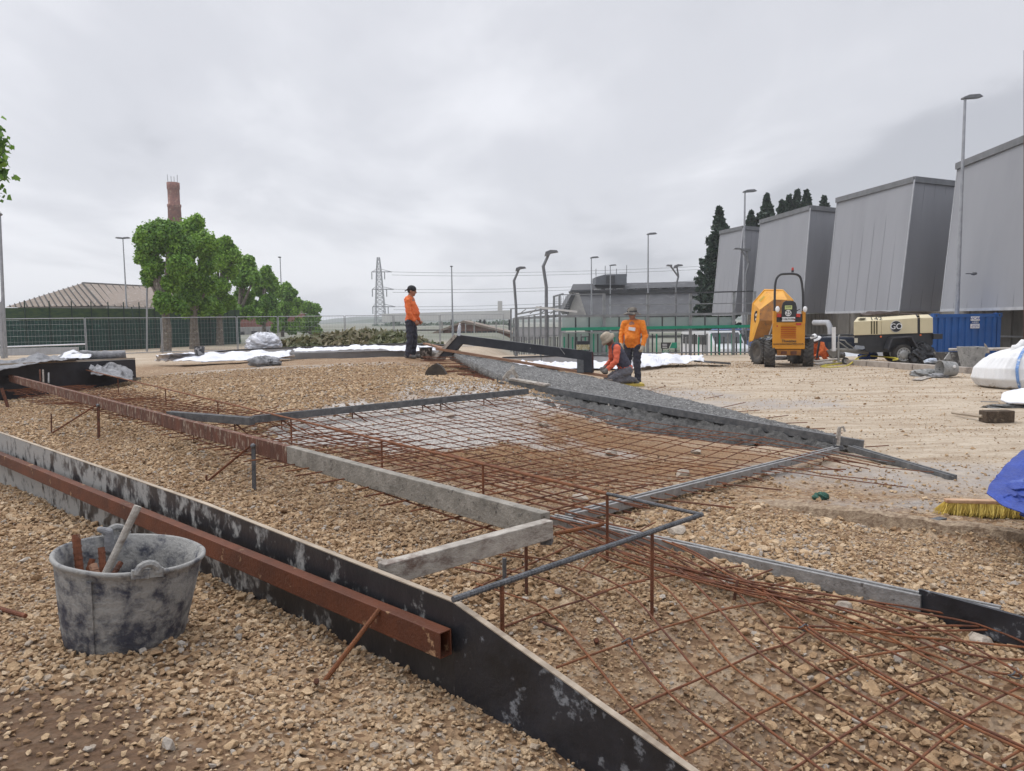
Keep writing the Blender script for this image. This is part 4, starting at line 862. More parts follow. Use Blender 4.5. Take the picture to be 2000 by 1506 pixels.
mb = MB(); mb.prism([fp(1127,700), fp(1140,702), fp(1140,728), fp(1127,728)], ext*.6); mb.build('gusset_plate', DARKST, o)
mb = MB(); mb.beam(fp(851,700)+Vector((-.02,-.02,0)), fp(892,655)+Vector((-.02,-.02,0)), .03, .07); mb.build('edge_strip', CEML, o)
mb = MB(); mb.tube([fp(1092,678)+Vector((0,-.02,0)), fp(1103,692)+Vector((0,-.02,0))], .006); mb.build('tie_pin', ALU, o)
BOT = mat('clear_bottle', (.62,.66,.72), (.78,.8,.84), 12, .15, 0, .3, 30, transm=.45)
c = P(896, 656, 15.7); mb = MB(); mb.smooth = True; mb.lathe([(.034,0),(.036,.03),(.034,.09),(.037,.13),(.034,.19),(.026,.215),(.014,.235),(.014,.25)], 20, c, mtx=Matrix.Rotation(R_(6), 3, 'Y')); o = thing('water_bottle', c, 'clear plastic water bottle standing on the left corner of the black frame', 'bottle'); mb.build('bottle_body', BOT, o)
mb = MB(); mb.lathe([(.016,.25),(.016,.27)], 14, c, mtx=Matrix.Rotation(R_(6), 3, 'Y')); mb.build('cap', WHITE, o)
# pack on the frame: printed sack with a dark top, small black crate behind
YL = mat('printed_sack', (.42,.34,.14), (.14,.11,.06), 60, .6, 0, .3, 40, c3=(.8,.76,.6), s3=70, t3=.55)
BK = mat('black_plastic', (.018,.019,.022), (.03,.031,.034), 8, .45, 0, .1, 40)
c = P(1139, 683, 15.0); o = thing('tool_box', c, 'small yellow and black printed box on the right end of the black frame', 'box'); mb = MB(); mb.box(c+Vector((0,.04,.05)), (.25,.12,.10)); mb.build('box_body', YL, o)
mb = MB(); mb.box(c+Vector((0,.04,.135)), (.24,.118,.07)); mb.build('lid', BK, o)
mb = MB(); mb.tube([c+Vector((-.03,.05,.17)), c+Vector((-.03,.05,.25)), c+Vector((.115,.05,.255)), c+Vector((.115,.05,.1))], .012, 6); mb.build('handle', BK, o)
# ------------------------------------------------------------------ left black box with covers
zt = .745; fA, fB = P(264, 700, 15.8), PZ(-90, 716, zt); o = thing('form_box', (fA+fB)/2-Vector((0,0,.5)), 'long low black boarded box on the left, half covered with grey fabric', 'form box')
dA = (fA-fB).normalized(); nb = Vector((-dA.y, dA.x, 0)); 
if nb.y < 0: nb = -nb
BXM = mat('black_box_board', (.014,.014,.018), (.03,.03,.038), 4, .45, 0, .15, 20, c3=(.16,.16,.18), s3=6, t3=.70, w3=.03)
mb = MB(); B8 = []
for z in (-.35, zt-.02):
    for p_ in (fB, fA, fA+nb*2.4, fB+nb*2.4): B8.append(Vector((p_.x, p_.y, z)))
mb.hexa(B8); mb.build('box_side', BXM, o)
mb = MB(); mb.beam(fB+Vector((0,-.01,0)), fA+Vector((.0,-.01,0)), .03, .03); mb.build('top_edge', PLYE, o)
def sheet(name, fpts, bpts, m, label, cat='sheet', amp=.08, nu=60, nv=16, seed=1, fsx=4, lift=.03, thick=.006, group=None):
    fn = lambda s, t, p: Vector(((f1(p.x*fsx+seed, p.y*fsx, 3, seed)-.5)*amp, 0, lift+max(-lift*.8, (f1(p.x*fsx, p.y*fsx+seed*3, 4, seed+1)-.42)*amp*1.6*(math.sin(math.pi*min(max(t,.04),.96))**.5))))
    return tag(patch([V3(p) for p in fpts], [V3(p) for p in bpts], nu, nv, fn, thick).build(name, m), label, cat, group)
sheet('fabric_cover', [P(-20,728,13.4), P(30,722,13.7), P(70,714,14.0), P(90,709,14.2), P(150,706,14.8)], [P(-20,712,16), P(40,706,16), P(70,698,16), P(100,700,16.2), P(160,699,16.6)], GEO, 'grey geotextile sheet sagging over the left end of the black box', amp=.2, seed=3)
sheet('fabric_cover', [P(110,706,15.0), P(135,704,15.2), P(175,703,15.4)], [P(118,697,15.8), P(142,687,15.9), P(182,699,16)], WHITE, 'bright white sheet bunched on top of the black box', amp=.16, seed=5)
c0_, c1_ = P(158, 694, 16.2), P(246, 694, 16.6); mb = MB(); mb.smooth = True; pp = [c0_.lerp(c1_, t)+Vector((0,0,(f1(t*9, 1, 3, 5)-.5)*.05)) for t in np.linspace(0,1,16)]; mb.tube(pp, [.095+.02*(f1(t*7,3,3,6)-.5) for t in np.linspace(0,1,16)], 16); tag(mb.build('fabric_roll', GEO), 'rolled grey geotextile lying on the right part of the black box', 'fabric roll')
sheet('fabric_cover', [P(178,738,14.6), P(200,738,14.5), P(225,742,14.6), P(255,742,14.9)], [P(176,728,15.2), P(222,711,15.4), P(238,718,15.5), P(256,740,15.4)], GEO, 'crumpled grey geotextile propped against the front of the black box', amp=.3, seed=8, fsx=5)
sheet('fabric_cover', [G(150,750,.02), G(185,751,.02), G(212,747,.02)], [G(158,744,.03), G(185,739,.04), G(222,738,.06)], CEML, 'flat pale fabric piece on the gravel in front of the black box', amp=.05, seed=10)
mb = MB(); mb.beam(G(255,741,.04), G(272,739,.04), .1, .05); tag(mb.build('flat_slab', CEMB), 'flat grey slab piece at the right corner of the black box', 'slab')
for i, (u0, v0, u1, v1) in enumerate(((78,722,79,745),(84,722,85,748),(95,728,95,748))):
    mb = MB(); mb.tube([P(u0, v0, 13.6), P(u1, v1, 13.5)], .014, 6); tag(mb.build('marking_stake', (RUSTD, CEML, ALU)[i]), ('dark rusty stake in front of the black box', 'grey metal stake just right of the rusty one by the black box', 'short thin grey stake in front of the black box')[i], 'stake')
# ------------------------------------------------------------------ low form walls behind the plateau
LWALL = mat('grey_formwork', (.42,.43,.45), (.34,.345,.36), 3, .7, 0, .1, 30)
def lowwall(name, pts_, h_, w_, label, cap=True, m=LWALL):
    o = thing(name, Vector(pts_[0])-Vector((0,0,h_)), label, 'low wall'); mb = MB(); e = MB()
    for a, b in zip(pts_[:-1], pts_[1:]): mb.beam(a, b, w_, h_, off=-h_/2-.02); e.beam(a, b, w_+.03, .035, off=0)
    mb.build('wall', m, o)
    if cap: e.build('top_rail', BK, o)
    return o
lowwall('form_wall', [P(392,690,23.5), P(455,684,23.6), P(540,680,23.5), P(793,671,23), P(868,674,22.5)], .5, .2, 'long low grey form wall with a black top edge behind the left plateau')
lowwall('form_wall', [P(568,688,21.6), P(762,683,21.3), P(846,684,21.0)], .3, .15, 'lower grey kerb form running in front of the long form wall', False)
lowwall('form_wall', [P(985,698,23.5), P(1060,696,22.9), P(1120,693,22.6), P(1238,696,22.4)], .40, .25, 'pale low form wall behind the kneeling worker and black frame')
sheet('white_sheet', [G(300,709,.03), P(360,710,19.6), P(430,710,19.6), P(520,708,19.8), P(572,700,20.2)], [P(318,697,20.8), P(372,694,21), P(430,693,21), P(520,690,21.4), P(572,690,21.4)], WHITE, 'long white sheet spread on the far left ground by the small dark bucket', amp=.22, seed=21, nu=90, fsx=3, lift=.06)
sheet('white_sheet', [P(574,689,21.0), P(640,687,20.9), P(740,684,20.8), P(800,690,20.6), P(850,685,20.5)], [P(574,684,21.4), P(650,681,21.3), P(745,678,21.3), P(800,676,21.2), P(850,678,21)], WHITE, 'narrow white sheet bunched along the low kerb behind the standing worker', amp=.16, seed=24, nu=90, fsx=4)
crumple('white_sheet', P(515, 680, 24.2), (.46,.3,.30), WHITE, 'bunched white sheet heaped behind the long form wall beside the bushes', 'sheet', 12, .5, 24, 60, 36)
sheet('white_sheet', [G(1236,724,.02), G(1300,718,.03), P(1345,713,22), P(1380,711,22.2)], [P(1240,698,22.6), P(1270,697,23), P(1320,700,23.2), P(1365,704,23.4)], WHITE, 'large white sheet heaped on the ground right of the two workers', amp=.25, seed=27, nu=80, fsx=3, lift=.08)
sheet('white_sheet', [G(985,718,.02), G(1090,722,.02), G(1180,722,.02), G(1236,722,.02)], [P(985,709,22.0), P(1090,712,22), P(1180,710,21.9), P(1236,708,21.9)], WHITE, 'white sheet lying along the foot of the pale form wall', amp=.2, seed=29, nu=80)
mb = MB(); mb.beam(P(1372,706,22.5), P(1410,709,22.8), .8, .06); tag(mb.build('flat_board', BLACKBAR), 'flat dark board on the ground between the white heap and the dumper', 'board')
BUSH = 0
# ------------------------------------------------------------------ foliage
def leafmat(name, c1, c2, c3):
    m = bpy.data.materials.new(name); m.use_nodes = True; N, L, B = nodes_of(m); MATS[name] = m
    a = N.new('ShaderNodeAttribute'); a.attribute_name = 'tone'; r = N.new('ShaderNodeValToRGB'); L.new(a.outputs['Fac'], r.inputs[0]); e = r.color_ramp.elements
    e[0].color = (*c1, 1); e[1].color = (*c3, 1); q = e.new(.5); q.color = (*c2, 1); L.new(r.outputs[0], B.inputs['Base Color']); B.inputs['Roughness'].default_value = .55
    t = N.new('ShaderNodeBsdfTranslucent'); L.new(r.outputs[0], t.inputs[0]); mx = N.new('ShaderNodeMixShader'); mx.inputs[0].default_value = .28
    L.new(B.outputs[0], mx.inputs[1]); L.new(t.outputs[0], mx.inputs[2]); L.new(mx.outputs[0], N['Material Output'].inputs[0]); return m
LEAF = leafmat('plane_leaf', (.028,.075,.013), (.10,.225,.026), (.30,.50,.06))
NEED = leafmat('conifer_needle', (.012,.028,.020), (.025,.055,.032), (.05,.09,.05))
HEDG = leafmat('bush_leaf', (.04,.055,.02), (.11,.13,.05), (.25,.20,.12))
FARL = leafmat('far_leaf', (.03,.06,.04), (.06,.10,.06), (.10,.15,.09))
BARK = mat('bark', (.20,.175,.145), (.10,.085,.07), 6, .9, 0, .6, 20, c3=(.34,.32,.27), s3=5, t3=.60, w3=.05)
def leaves(name, C, Rr_, n, size, m, parent, seed=0, shell=.55, up=.35, lobes=True, droop=0, asp=1.0, hole=None):
    r = np.random.default_rng(seed); C = np.array([list(c) for c in C], float); Rr_ = np.array(Rr_, float)
    vol = Rr_.prod(1) if Rr_.ndim == 2 else Rr_**3
    if Rr_.ndim == 1: Rr_ = np.repeat(Rr_[:, None], 3, 1)
    k = r.choice(len(C), n, p=(vol**.7)/(vol**.7).sum()); d = r.normal(size=(n, 3)); d /= np.linalg.norm(d, axis=1)[:, None]
    rad = (shell+(1-shell)*r.random(n)**.6)*(1+.45*(r.random(n)**4)); p = C[k]+d*Rr_[k]*rad[:, None]
    nrm = d*.6+r.normal(size=(n, 3))*.55; nrm[:, 2] += up; nrm /= np.linalg.norm(nrm, axis=1)[:, None]
    a = np.cross(nrm, r.normal(size=(n, 3))); a /= np.linalg.norm(a, axis=1)[:, None]; b = np.cross(nrm, a); s = size*(.6+.8*r.random(n))[:, None]
    if droop: p[:, 2] -= droop*np.linalg.norm(p[:, :2]-C[k][:, :2], axis=1)
    q = np.stack([p-a*s*.5*asp, p-a*s*.12*asp-b*s*.45-nrm*s*.12, p+a*s*.5*asp, p-a*s*.12*asp+b*s*.45-nrm*s*.12], 1).reshape(-1, 3)
    f = np.arange(4*n).reshape(n, 4); me = bpy.data.meshes.new(name)
    org = np.array(world_loc(parent)) if parent is not None else np.array([0,0,0]); me.vertices.add(4*n); me.vertices.foreach_set('co', (q-org).astype(np.float32).ravel())
    me.loops.add(4*n); me.loops.foreach_set('vertex_index', f.ravel().astype(np.int32)); me.polygons.add(n); me.polygons.foreach_set('loop_start', np.arange(0, 4*n, 4, dtype=np.int32)); me.polygons.foreach_set('loop_total', np.full(n, 4, dtype=np.int32)); me.update(calc_edges=True)
    cl = r.random(len(C))*.35; t = np.clip(cl[k]+.30*r.random(n)+.35*(rad > .85), 0, 1); at_ = me.attributes.new('tone', 'FLOAT', 'FACE'); at_.data.foreach_set('value', t.astype(np.float32))  # crown shading put into the leaf colour: inner leaves darker, outer lighter
    me.materials.append(m); o = bpy.data.objects.new(name, me); col.objects.link(o)
    if parent is not None: o.parent = parent
    return o
# pollarded plane trees
TREES = [ # D, trunk (u list), crown clumps (u,v,rpx)
 (43, [(324,694),(326,640),(322,600)], 15, [(300,470,34),(330,455,26),(286,500,22),(292,545,16),(345,480,30),(320,590,22),(300,525,22),(335,555,18),(350,600,14),(282,465,18),(352,520,24),(314,445,18)], 'first and tallest pollarded plane tree beside the green screened fence'),
 (47, [(381,694),(379,640),(378,600)], 14, [(370,455,28),(395,475,26),(360,490,28),(405,520,20),(380,540,24),(370,580,22),(395,595,20),(405,560,16),(352,560,18),(385,435,16),(412,480,16),(365,610,12)], 'second pollarded plane tree, growing close behind the first'),
 (54, [(430,690),(429,640),(428,600)], 11, [(435,490,22),(455,500,18),(425,510,20),(450,530,16),(430,560,20),(420,600,18),(445,590,16),(440,475,14),(415,580,12)], 'third pollarded plane tree from the left, in front of the brick wall'),
 (62, [(463,688),(464,650),(466,610)], 9, [(480,525,20),(470,545,18),(495,545,14),(475,580,18),(462,610,16),(485,610,14),(485,510,12),(455,640,10),(462,665,7)], 'fourth plane tree with low shoots round its trunk'),
 (72, [(517,690),(516,650),(514,620)], 8, [(515,545,20),(530,555,16),(505,565,16),(525,590,18),(510,615,16),(535,615,14),(520,530,12),(500,600,12),(540,640,10)], 'fifth plane tree, standing behind the fence post pair'),
 (84, [(553,688),(552,660),(550,630)], 7, [(550,570,16),(565,575,14),(555,600,16),(575,605,13),(548,630,14),(570,640,13),(560,560,10),(580,590,10),(583,630,10)], 'sixth plane tree, next to last of the row'),
 (98, [(608,690),(608,670),(606,650)], 5, [(600,600,13),(615,603,12),(608,625,15),(595,640,12),(618,645,11),(605,665,11),(618,620,9),(622,668,7),(590,665,8)], 'last and farthest plane tree of the row, just left of the bushes')]
for D_, tr, rp, cls, lab in TREES:
    base = P(*tr[0], D_); base.z = -.15; o = thing('plane_tree', base, lab, 'tree', 'row of pollarded plane trees')
    k = D_/F; mb = MB(); tp = [P(u, v, D_) for u, v in tr]; tp[0].z = -.2; mb.tube(tp, [rp*.72*k, rp*.55*k, rp*.42*k], 12)
    top = tp[-1]; C = [P(u, v, D_+random.uniform(-.9,.9)*r_*k) for u, v, r_ in cls]; Rr2 = [r_*k*.92 for _, _, r_ in cls]
    for c in C[:8]: mb.tube([top+Vector((0,0,-.2)), top.lerp(c, .5)+Vector((0,0,-.15)), c], [rp*.42*k, rp*.3*k, rp*.16*k], 7)
    mb.build('trunk', BARK, o)
    C2, R2 = [], []
    for c, r_ in zip(C, Rr2):
        C2.append(c); R2.append(r_*.92)
        for q_ in range(11):
            d_ = Vector((random.gauss(0,1), random.gauss(0,1), random.gauss(0,1))).normalized(); C2.append(c+d_*r_*random.uniform(.5,1.05)); R2.append(r_*random.uniform(.22,.42))
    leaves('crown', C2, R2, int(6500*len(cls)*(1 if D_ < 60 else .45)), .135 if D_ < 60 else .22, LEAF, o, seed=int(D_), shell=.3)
base = at(-120, 16, .1); base.z = 0; o = thing('plane_tree', base, 'tree whose leafy twigs reach in at the upper left edge', 'tree'); mb = MB(); mb.tube([base, P(-130, 500, 16), P(-120, 400, 16)], [.22,.16,.1]); mb.tube([P(-120,400,16), P(-50,330,16), P(0,300,16)], [.08,.05,.02]); mb.tube([P(-120,400,16), P(-90,260,16)], [.1,.04]); mb.build('trunk', BARK, o)
leaves('crown', [P(-60,330,16), P(-40,280,16), P(-90,240,16), P(-110,340,16), P(-3,275,16), P(-2,312,16), P(2,340,16), P(-20,300,16.3), P(-6,255,16)], [.7,.55,.7,.8,.16,.2,.12,.3,.1], 2600, .13, LEAF, o, 5, shell=.2)
# conifers behind the grey hall
def conifer(u, vt, vb, D_, wpx, lab, seed, dense=1.0, base_z=-1):
    top = P(u, vt, D_); k = D_/F; base = Vector((top.x, top.y, base_z)); o = thing('conifer', base, lab, 'tree', 'dark conifers behind the grey hall'); mb = MB(); mb.tube([base, top], [.25,.03], 8); mb.build('trunk', BARK, o)
    r = np.random.default_rng(seed); hgt_ = (vb-vt)*k; C = []; Rr3 = []
    nt_ = int(hgt_/.36)
    for i in range(nt_):
        z = top.z-.1-i*hgt_/nt_; w_ = wpx*k*1.1*min(1, (i+.35)/min(nt_, 12))
        for j in range(9):
            a = r.uniform(0, 6.28); e_ = w_*r.uniform(.75,1.15)
            for t in (.3, .6, .95): C.append((top.x+math.cos(a)*e_*t, top.y+math.sin(a)*e_*t, z+r.uniform(-.22,.22)-.35*t*e_*.5+.12*t*t)); Rr3.append((.10+.08*(1-t), .10+.08*(1-t), .08))
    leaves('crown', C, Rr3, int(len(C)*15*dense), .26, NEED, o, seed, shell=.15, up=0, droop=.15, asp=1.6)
for a in ((1405,410,660,62,38,'dark dense conifer at the left end of the grey hall'),(1467,418,520,70,34,'short conifer right of the lamp post above the first grey bay'),(1498,384,540,70,40,'pointed conifer above the gap of the first two grey bays'),
          (1527,396,540,72,30,'slim conifer above the second grey bay, left of its tallest three'),(1541,386,540,74,30,'conifer close right of the slim one above the second bay'),(1557,376,540,74,34,'tallest conifer above the second grey bay'),(1575,377,540,72,36,'conifer just right of the tallest one above the second bay'),(1610,388,540,76,40,'separate conifer above the right end of the second grey bay')): conifer(a[0],a[1],a[2],a[3],a[4],a[5],a[0])
conifer(1391, 470, 660, 64, 30, 'lower dark conifer trunk side growth left of the dense one', 991)
# bush heap
c = P(700, 684, 26); o = thing('cut_bushes', c, 'low heap of dull green and brown bushes behind the form wall', 'bushes')
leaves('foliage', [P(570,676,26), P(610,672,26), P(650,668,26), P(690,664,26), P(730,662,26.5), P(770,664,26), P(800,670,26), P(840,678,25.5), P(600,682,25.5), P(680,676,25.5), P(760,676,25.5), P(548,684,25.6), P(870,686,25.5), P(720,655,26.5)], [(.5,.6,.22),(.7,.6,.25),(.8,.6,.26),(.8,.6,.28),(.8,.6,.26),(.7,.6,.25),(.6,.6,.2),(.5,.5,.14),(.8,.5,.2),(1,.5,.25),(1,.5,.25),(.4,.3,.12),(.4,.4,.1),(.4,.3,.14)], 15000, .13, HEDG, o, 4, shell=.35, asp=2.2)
# ------------------------------------------------------------------ lamp posts
POLE = mat('galvanised_pole', (.36,.37,.39), (.28,.29,.31), 6, .45, .5, .05, 30)
POLED = mat('grey_pole', (.20,.21,.22), (.15,.155,.165), 6, .5, .4, .05, 30)
LHEAD = mat('lamp_housing', (.12,.125,.135), (.17,.175,.18), 8, .5, .2, .1, 30)
def lamp(u, vt, D_, label, heads='R', r=.07, kink=None, m=POLE, vb=None, hs=1.0, cam_=False):
    top = P(u, vt, D_); base = Vector((top.x, top.y, -.15)); o = thing('lamp_post', base, label, 'lamp post', 'street lamps round the site'); k = D_/F
    mb = MB()
    if kink: pts_ = [base]+[P(uu, vv, D_) for uu, vv in kink]+[top]; pts_[0].x = pts_[1].x; mb.tube(pts_, [r, r*.8]+[r*.7]*(len(kink)-1)+[r*.55], 12)
    else: mb.tube([base, base.lerp(top, .35), top], [r, r*.8, r*.5], 12)
    mb.build('pole', m, o)
    for h_ in heads:
        mb = MB(); mb.smooth = True
        if h_ in 'RL':
            s_ = 1 if h_ == 'R' else -1
            mb.smooth = False; prof = [(-.09,.03),(.1,.10),(.45,.12),(.58,.03),(.45,.0),(.1,-.02),(-.09,-.03)]; mb.prism([top+Vector((s_*x*hs, -.11*hs, z*hs)) for x, z in prof], (0,.22*hs,0))
        elif h_ == 'F': mb.ell(top+Vector((0,-.2,.02)), (.16*hs,.32*hs,.08*hs))
        elif h_ == 'K': mb.smooth = False; mb.prism([top+Vector((x*hs, -.15*hs, z*hs)) for x, z in ((-.28,-.18),(-.22,.06),(.05,.16),(.42,.14),(.5,.02),(.1,-.04),(-.05,-.16))], (0,.3*hs,0))
        mb.build('lamp_head', LHEAD, o, bevel=.01)
    return o
l = lamp(1885, 192, 27, 'tall lamp post rising in front of the grey hall beside the blue container', 'R', .085, hs=1.0)
cm = P(1885, 535, 27); mb = MB(); mb.box(cm+Vector((.1,-.12,0)), (.3,.05,.03)); mb.ell(cm+Vector((.22,-.14,0)), (.12,.06,.06)); mb.build('camera', LHEAD, l)
lamp(1455, 375, 44, 'tall lamp post in front of the first grey bay, left of the dumper', 'R', .09, hs=1.15)
lamp(1266, 458, 60, 'straight tall lamp post rising above the court fence behind the workers', 'R', .09, hs=1.2)
lamp(1155, 504, 75, 'straight lamp post in front of the left gable of the dark roofed hall', 'R', .09, hs=1.3)
lamp(1192, 519, 85, 'shorter straight lamp post in front of the rooftop cabin', 'R', .09, hs=1.2)
lamp(882, 521, 75, 'thin lamp post with a tiny dark head, right of the standing worker', 'F', .10, hs=.9)
lamp(547, 503, 92, 'lamp post with small dark head behind the plane trees', 'F', .10, hs=1.1)
lamp(240, 466, 60, 'twin headed lamp post in front of the hipped roof', 'RL', .075, hs=1.0)
lamp(-1, 420, 30, 'lamp post cut by the left edge of the picture', 'F', .09, kink=[(11,697),(6,590)], hs=1.0)
mb = MB(); mb.tube([Vector((P(5,690,29.6).x, 29.6, -.15)), P(0,590,29.6)], .07); tag(mb.build('steel_post', POLE), 'second grey post standing right behind the left edge lamp post', 'post')
mb = MB(); mb.tube([P(287,690,44), P(287,545,44)], .055); tag(mb.build('steel_post', POLE), 'thin grey post in front of the screened fence left of the first tree', 'post')
lamp(1014, 525, 30, 'kinked lamp post with an angled head at the left end of the court', 'K', .075, kink=[(1008,690),(1008,600),(1004,548)], m=POLED, hs=.55)
lamp(1073, 494, 28, 'taller kinked lamp post with an angled head over the court corner', 'K', .085, kink=[(1067,690),(1067,560),(1061,520)], m=POLED, hs=.65)
o = lamp(1322, 520, 45, 'kinked twin headed lamp post in front of the dark roofed hall', 'K', .08, kink=[(1320,690),(1320,560),(1325,540)], m=POLED, hs=.7)
t_ = P(1325,541,45); h2 = P(1310,520,45); mb = MB(); mb.tube([t_, h2], .05); mb.build('arm', POLED, o); mb = MB(); mb.prism([h2+Vector((x*.7, -.1, z*.7)) for x, z in ((-.4,.02),(-.3,.14),(.1,.12),(.1,-.04))], (0,.2,0)); mb.build('lamp_head', LHEAD, o)
o = lamp(1447, 487, 40, 'dark kinked twin headed lamp post in front of the first grey bay', 'L', .07, kink=[(1457,690),(1457,535),(1463,512)], m=POLED, hs=.7)
t_ = P(1462,513,40); h2 = P(1458,488,40); mb = MB(); mb.tube([t_, h2], .05); mb.build('arm', POLED, o); mb = MB(); mb.box(h2, (.4,.2,.14)); mb.build('lamp_head', LHEAD, o)
# ------------------------------------------------------------------ mesh site fences
def wirepanel(mb, a, b, h_, sp=.15, hz=.2, r=.004):
    L_ = (b-a).length; n_ = int(L_/sp)
    for i in range(1, n_): p = a.lerp(b, i/n_); mb.tube([p, p+Vector((0,0,h_))], r, 3, False)
    for j in range(1, int(h_/hz)): z = Vector((0,0,j*hz)); mb.tube([a+z, b+z], r, 3, False)
FW = mat('fence_wire', (.30,.31,.32), (.24,.25,.26), 4, .5, .4)
fu = [(-140,33,0),(8,37,0),(170,37.5,0),(318,41,0),(465,42,0),(545,42.5,0),(675,43,0),(770,44,0),(860,44.5,0),(985,44,0)]
for i in range(len(fu)-1):
    u0, D0, _ = fu[i]; u1, D1, _ = fu[i+1]; za, zb = -.18, 1.80
    a = at(u0+1.2, D0, za); b = at(u1-1.2, D1, za); o = thing('fence_panel', (a+b)/2, ('temporary mesh fence panel leaving the picture at the left edge','mesh fence panel with a pale cross bar in front of the green screen','mesh fence panel crossing behind the rolled fabric','mesh fence panel round the first two tree trunks','mesh fence panel in front of the brick wall','mesh fence panel behind the white heap','mesh fence panel in front of the last plane tree and misty field','mesh fence panel in front of the pylon foot','mesh fence panel behind the standing worker')[i], 'fence panel', 'temporary mesh fence panels')
    mb = MB(); zt_ = Vector((0,0,zb-za)); [mb.tube(q, .022, 6) for q in ((a, a+zt_), (b, b+zt_), (a+zt_, b+zt_), (a+Vector((0,0,.15)), b+Vector((0,0,.15))))]; mb.build('panel_frame', POLE, o)
    mb = MB(); wirepanel(mb, a, b, zb-za, .16, .28, .0035); mb.build('wire_grid', FW, o)
    if i in (0, 1): mb = MB(); mb.tube([a+Vector((0,-.03,.62)), b+Vector((0,-.03,.70))], .035); mb.build('cross_bar', WHITE, o)
# green screened fence
SCR = mat('green_screen_cloth', (.012,.055,.042), (.008,.033,.028), 3, .8, 0, .3, 12, c3=(.03,.10,.075), s3=4, t3=.62, w3=.05, stretch=(1,1,2))
SCRT = mat('green_screen_top', (.05,.085,.03), (.02,.05,.03), 2.5, .8, 0, .3, 10, stretch=(1,1,3))
GPOST = mat('green_post', (.008,.03,.02), None, 4, .5)
o = thing('screened_fence', at(200, 45, -.1), 'tall dark green fence covered with screen cloth behind the left mesh panels', 'fence')
pa = [(-60, 41), (60, 42.5), (200, 46), (300, 49), (400, 54), (470, 58)]; q = [at(u, D_, 0) for u, D_ in pa]; mb = MB(); mt = MB()
for a, b in zip(q[:-1], q[1:]):
    mb.prism([Vector((a.x,a.y,-.1)), Vector((b.x,b.y,-.1)), Vector((b.x,b.y,1.75)), Vector((a.x,a.y,1.75))], (0,.03,0)); mt.prism([Vector((a.x,a.y+.004,1.755)), Vector((b.x,b.y+.004,1.755)), Vector((b.x,b.y,2.45)), Vector((a.x,a.y,2.45))], (0,.03,0))
mb.build('screen_cloth', SCR, o); mt.build('upper_cloth', SCRT, o)
for u in (-40,10,54,102,145,183,216,246,276,306,332,355,372,392,412,430,447,462):
    D_ = np.interp(u, [x[0] for x in pa], [x[1] for x in pa]); a = at(u, D_-.08, -.1); mb = MB(); mb.tube([a, Vector((a.x, a.y, 2.85))], .035, 6); mb.build('post', GPOST, o)
mb = MB(); a = at(257, 46, 2.5); b = at(270, 45.5, .1); mb.tube([a, b], .04); mb.build('brace', GPOST, o)
mb = MB(); mb.prism([Vector((x, 40.5+.02*i, 0)) for i, x in enumerate(())] or [at(-60,40,-.12), at(150,42,-.12), at(150,42,.25), at(-60,40,.25)], (0,.2,0)); tag(mb.build('low_concrete_wall', LWALL), 'low pale concrete wall at the foot of the green screen', 'low wall')
# ------------------------------------------------------------------ distant buildings
ROOFT = mat('ribbed_fibre_roof', (.26,.205,.16), (.16,.125,.10), 3, .85, 0, .3, 4, c3=(.36,.32,.28), s3=3, t3=.58)
DKL = mat('roof_joint', (.06,.055,.05), None, 3, .9)
BRICK = mat('brick_red', (.27,.095,.065), (.18,.065,.05), 3, .85, 0, .3, 8)
RENDR = mat('grey_render', (.40,.385,.36), (.27,.26,.25), 1.2, .9, 0, .2, 6)
o = thing('hipped_building', P(160, 640, 82), 'low building with a big ribbed brown hipped roof on the left', 'building')
ap, hc, le, rr, re = P(161,553,84), P(199,597,74), P(10,600,82), P(420,566,112), P(420,606,100)
mb = MB(); mb.add([le, hc, ap, re, rr, Vector((le.x,le.y+12,le.z)), Vector((re.x, re.y+14, re.z))], [(0,1,2),(1,3,4,2),(0,2,5),(2,4,6,5)]); mb.build('roof', ROOFT, o)
mb = MB()
for i in range(1, 16): t = i/16; mb.tube([le.lerp(hc, t)+Vector((0,-.05,.05)), (le.lerp(ap, max(0,(t*1.0)))) if False else le.lerp(hc, t).lerp(ap, 1) .lerp(le.lerp(ap, t), 1)+Vector((0,-.05,.05))], .07, 4)
for i in range(1, 22): t = i/22; mb.tube([hc.lerp(re, t)+Vector((0,-.05,.05)), ap.lerp(rr, t*.98)+Vector((0,-.05,.05))], .045, 4)
mb.tube([hc, ap], .12, 4); mb.tube([ap, rr], .12, 4); mb.build('roof_ribs', DKL, o)
mb = MB(); mb.prism([Vector((le.x+1,le.y+.6,-.5)), Vector((hc.x,hc.y+.8,-.5)), Vector((hc.x,hc.y+.8,hc.z-.05)), Vector((le.x+1,le.y+.6,le.z-.05))], (0,3,0)); mb.prism([Vector((hc.x+.01,hc.y+.8,-.5)), Vector((re.x,re.y+.8,-.5)), Vector((re.x,re.y+.8,re.z-.05)), Vector((hc.x+.01,hc.y+.8,hc.z-.05))], (0,3,0)); mb.build('wall', RENDR, o)
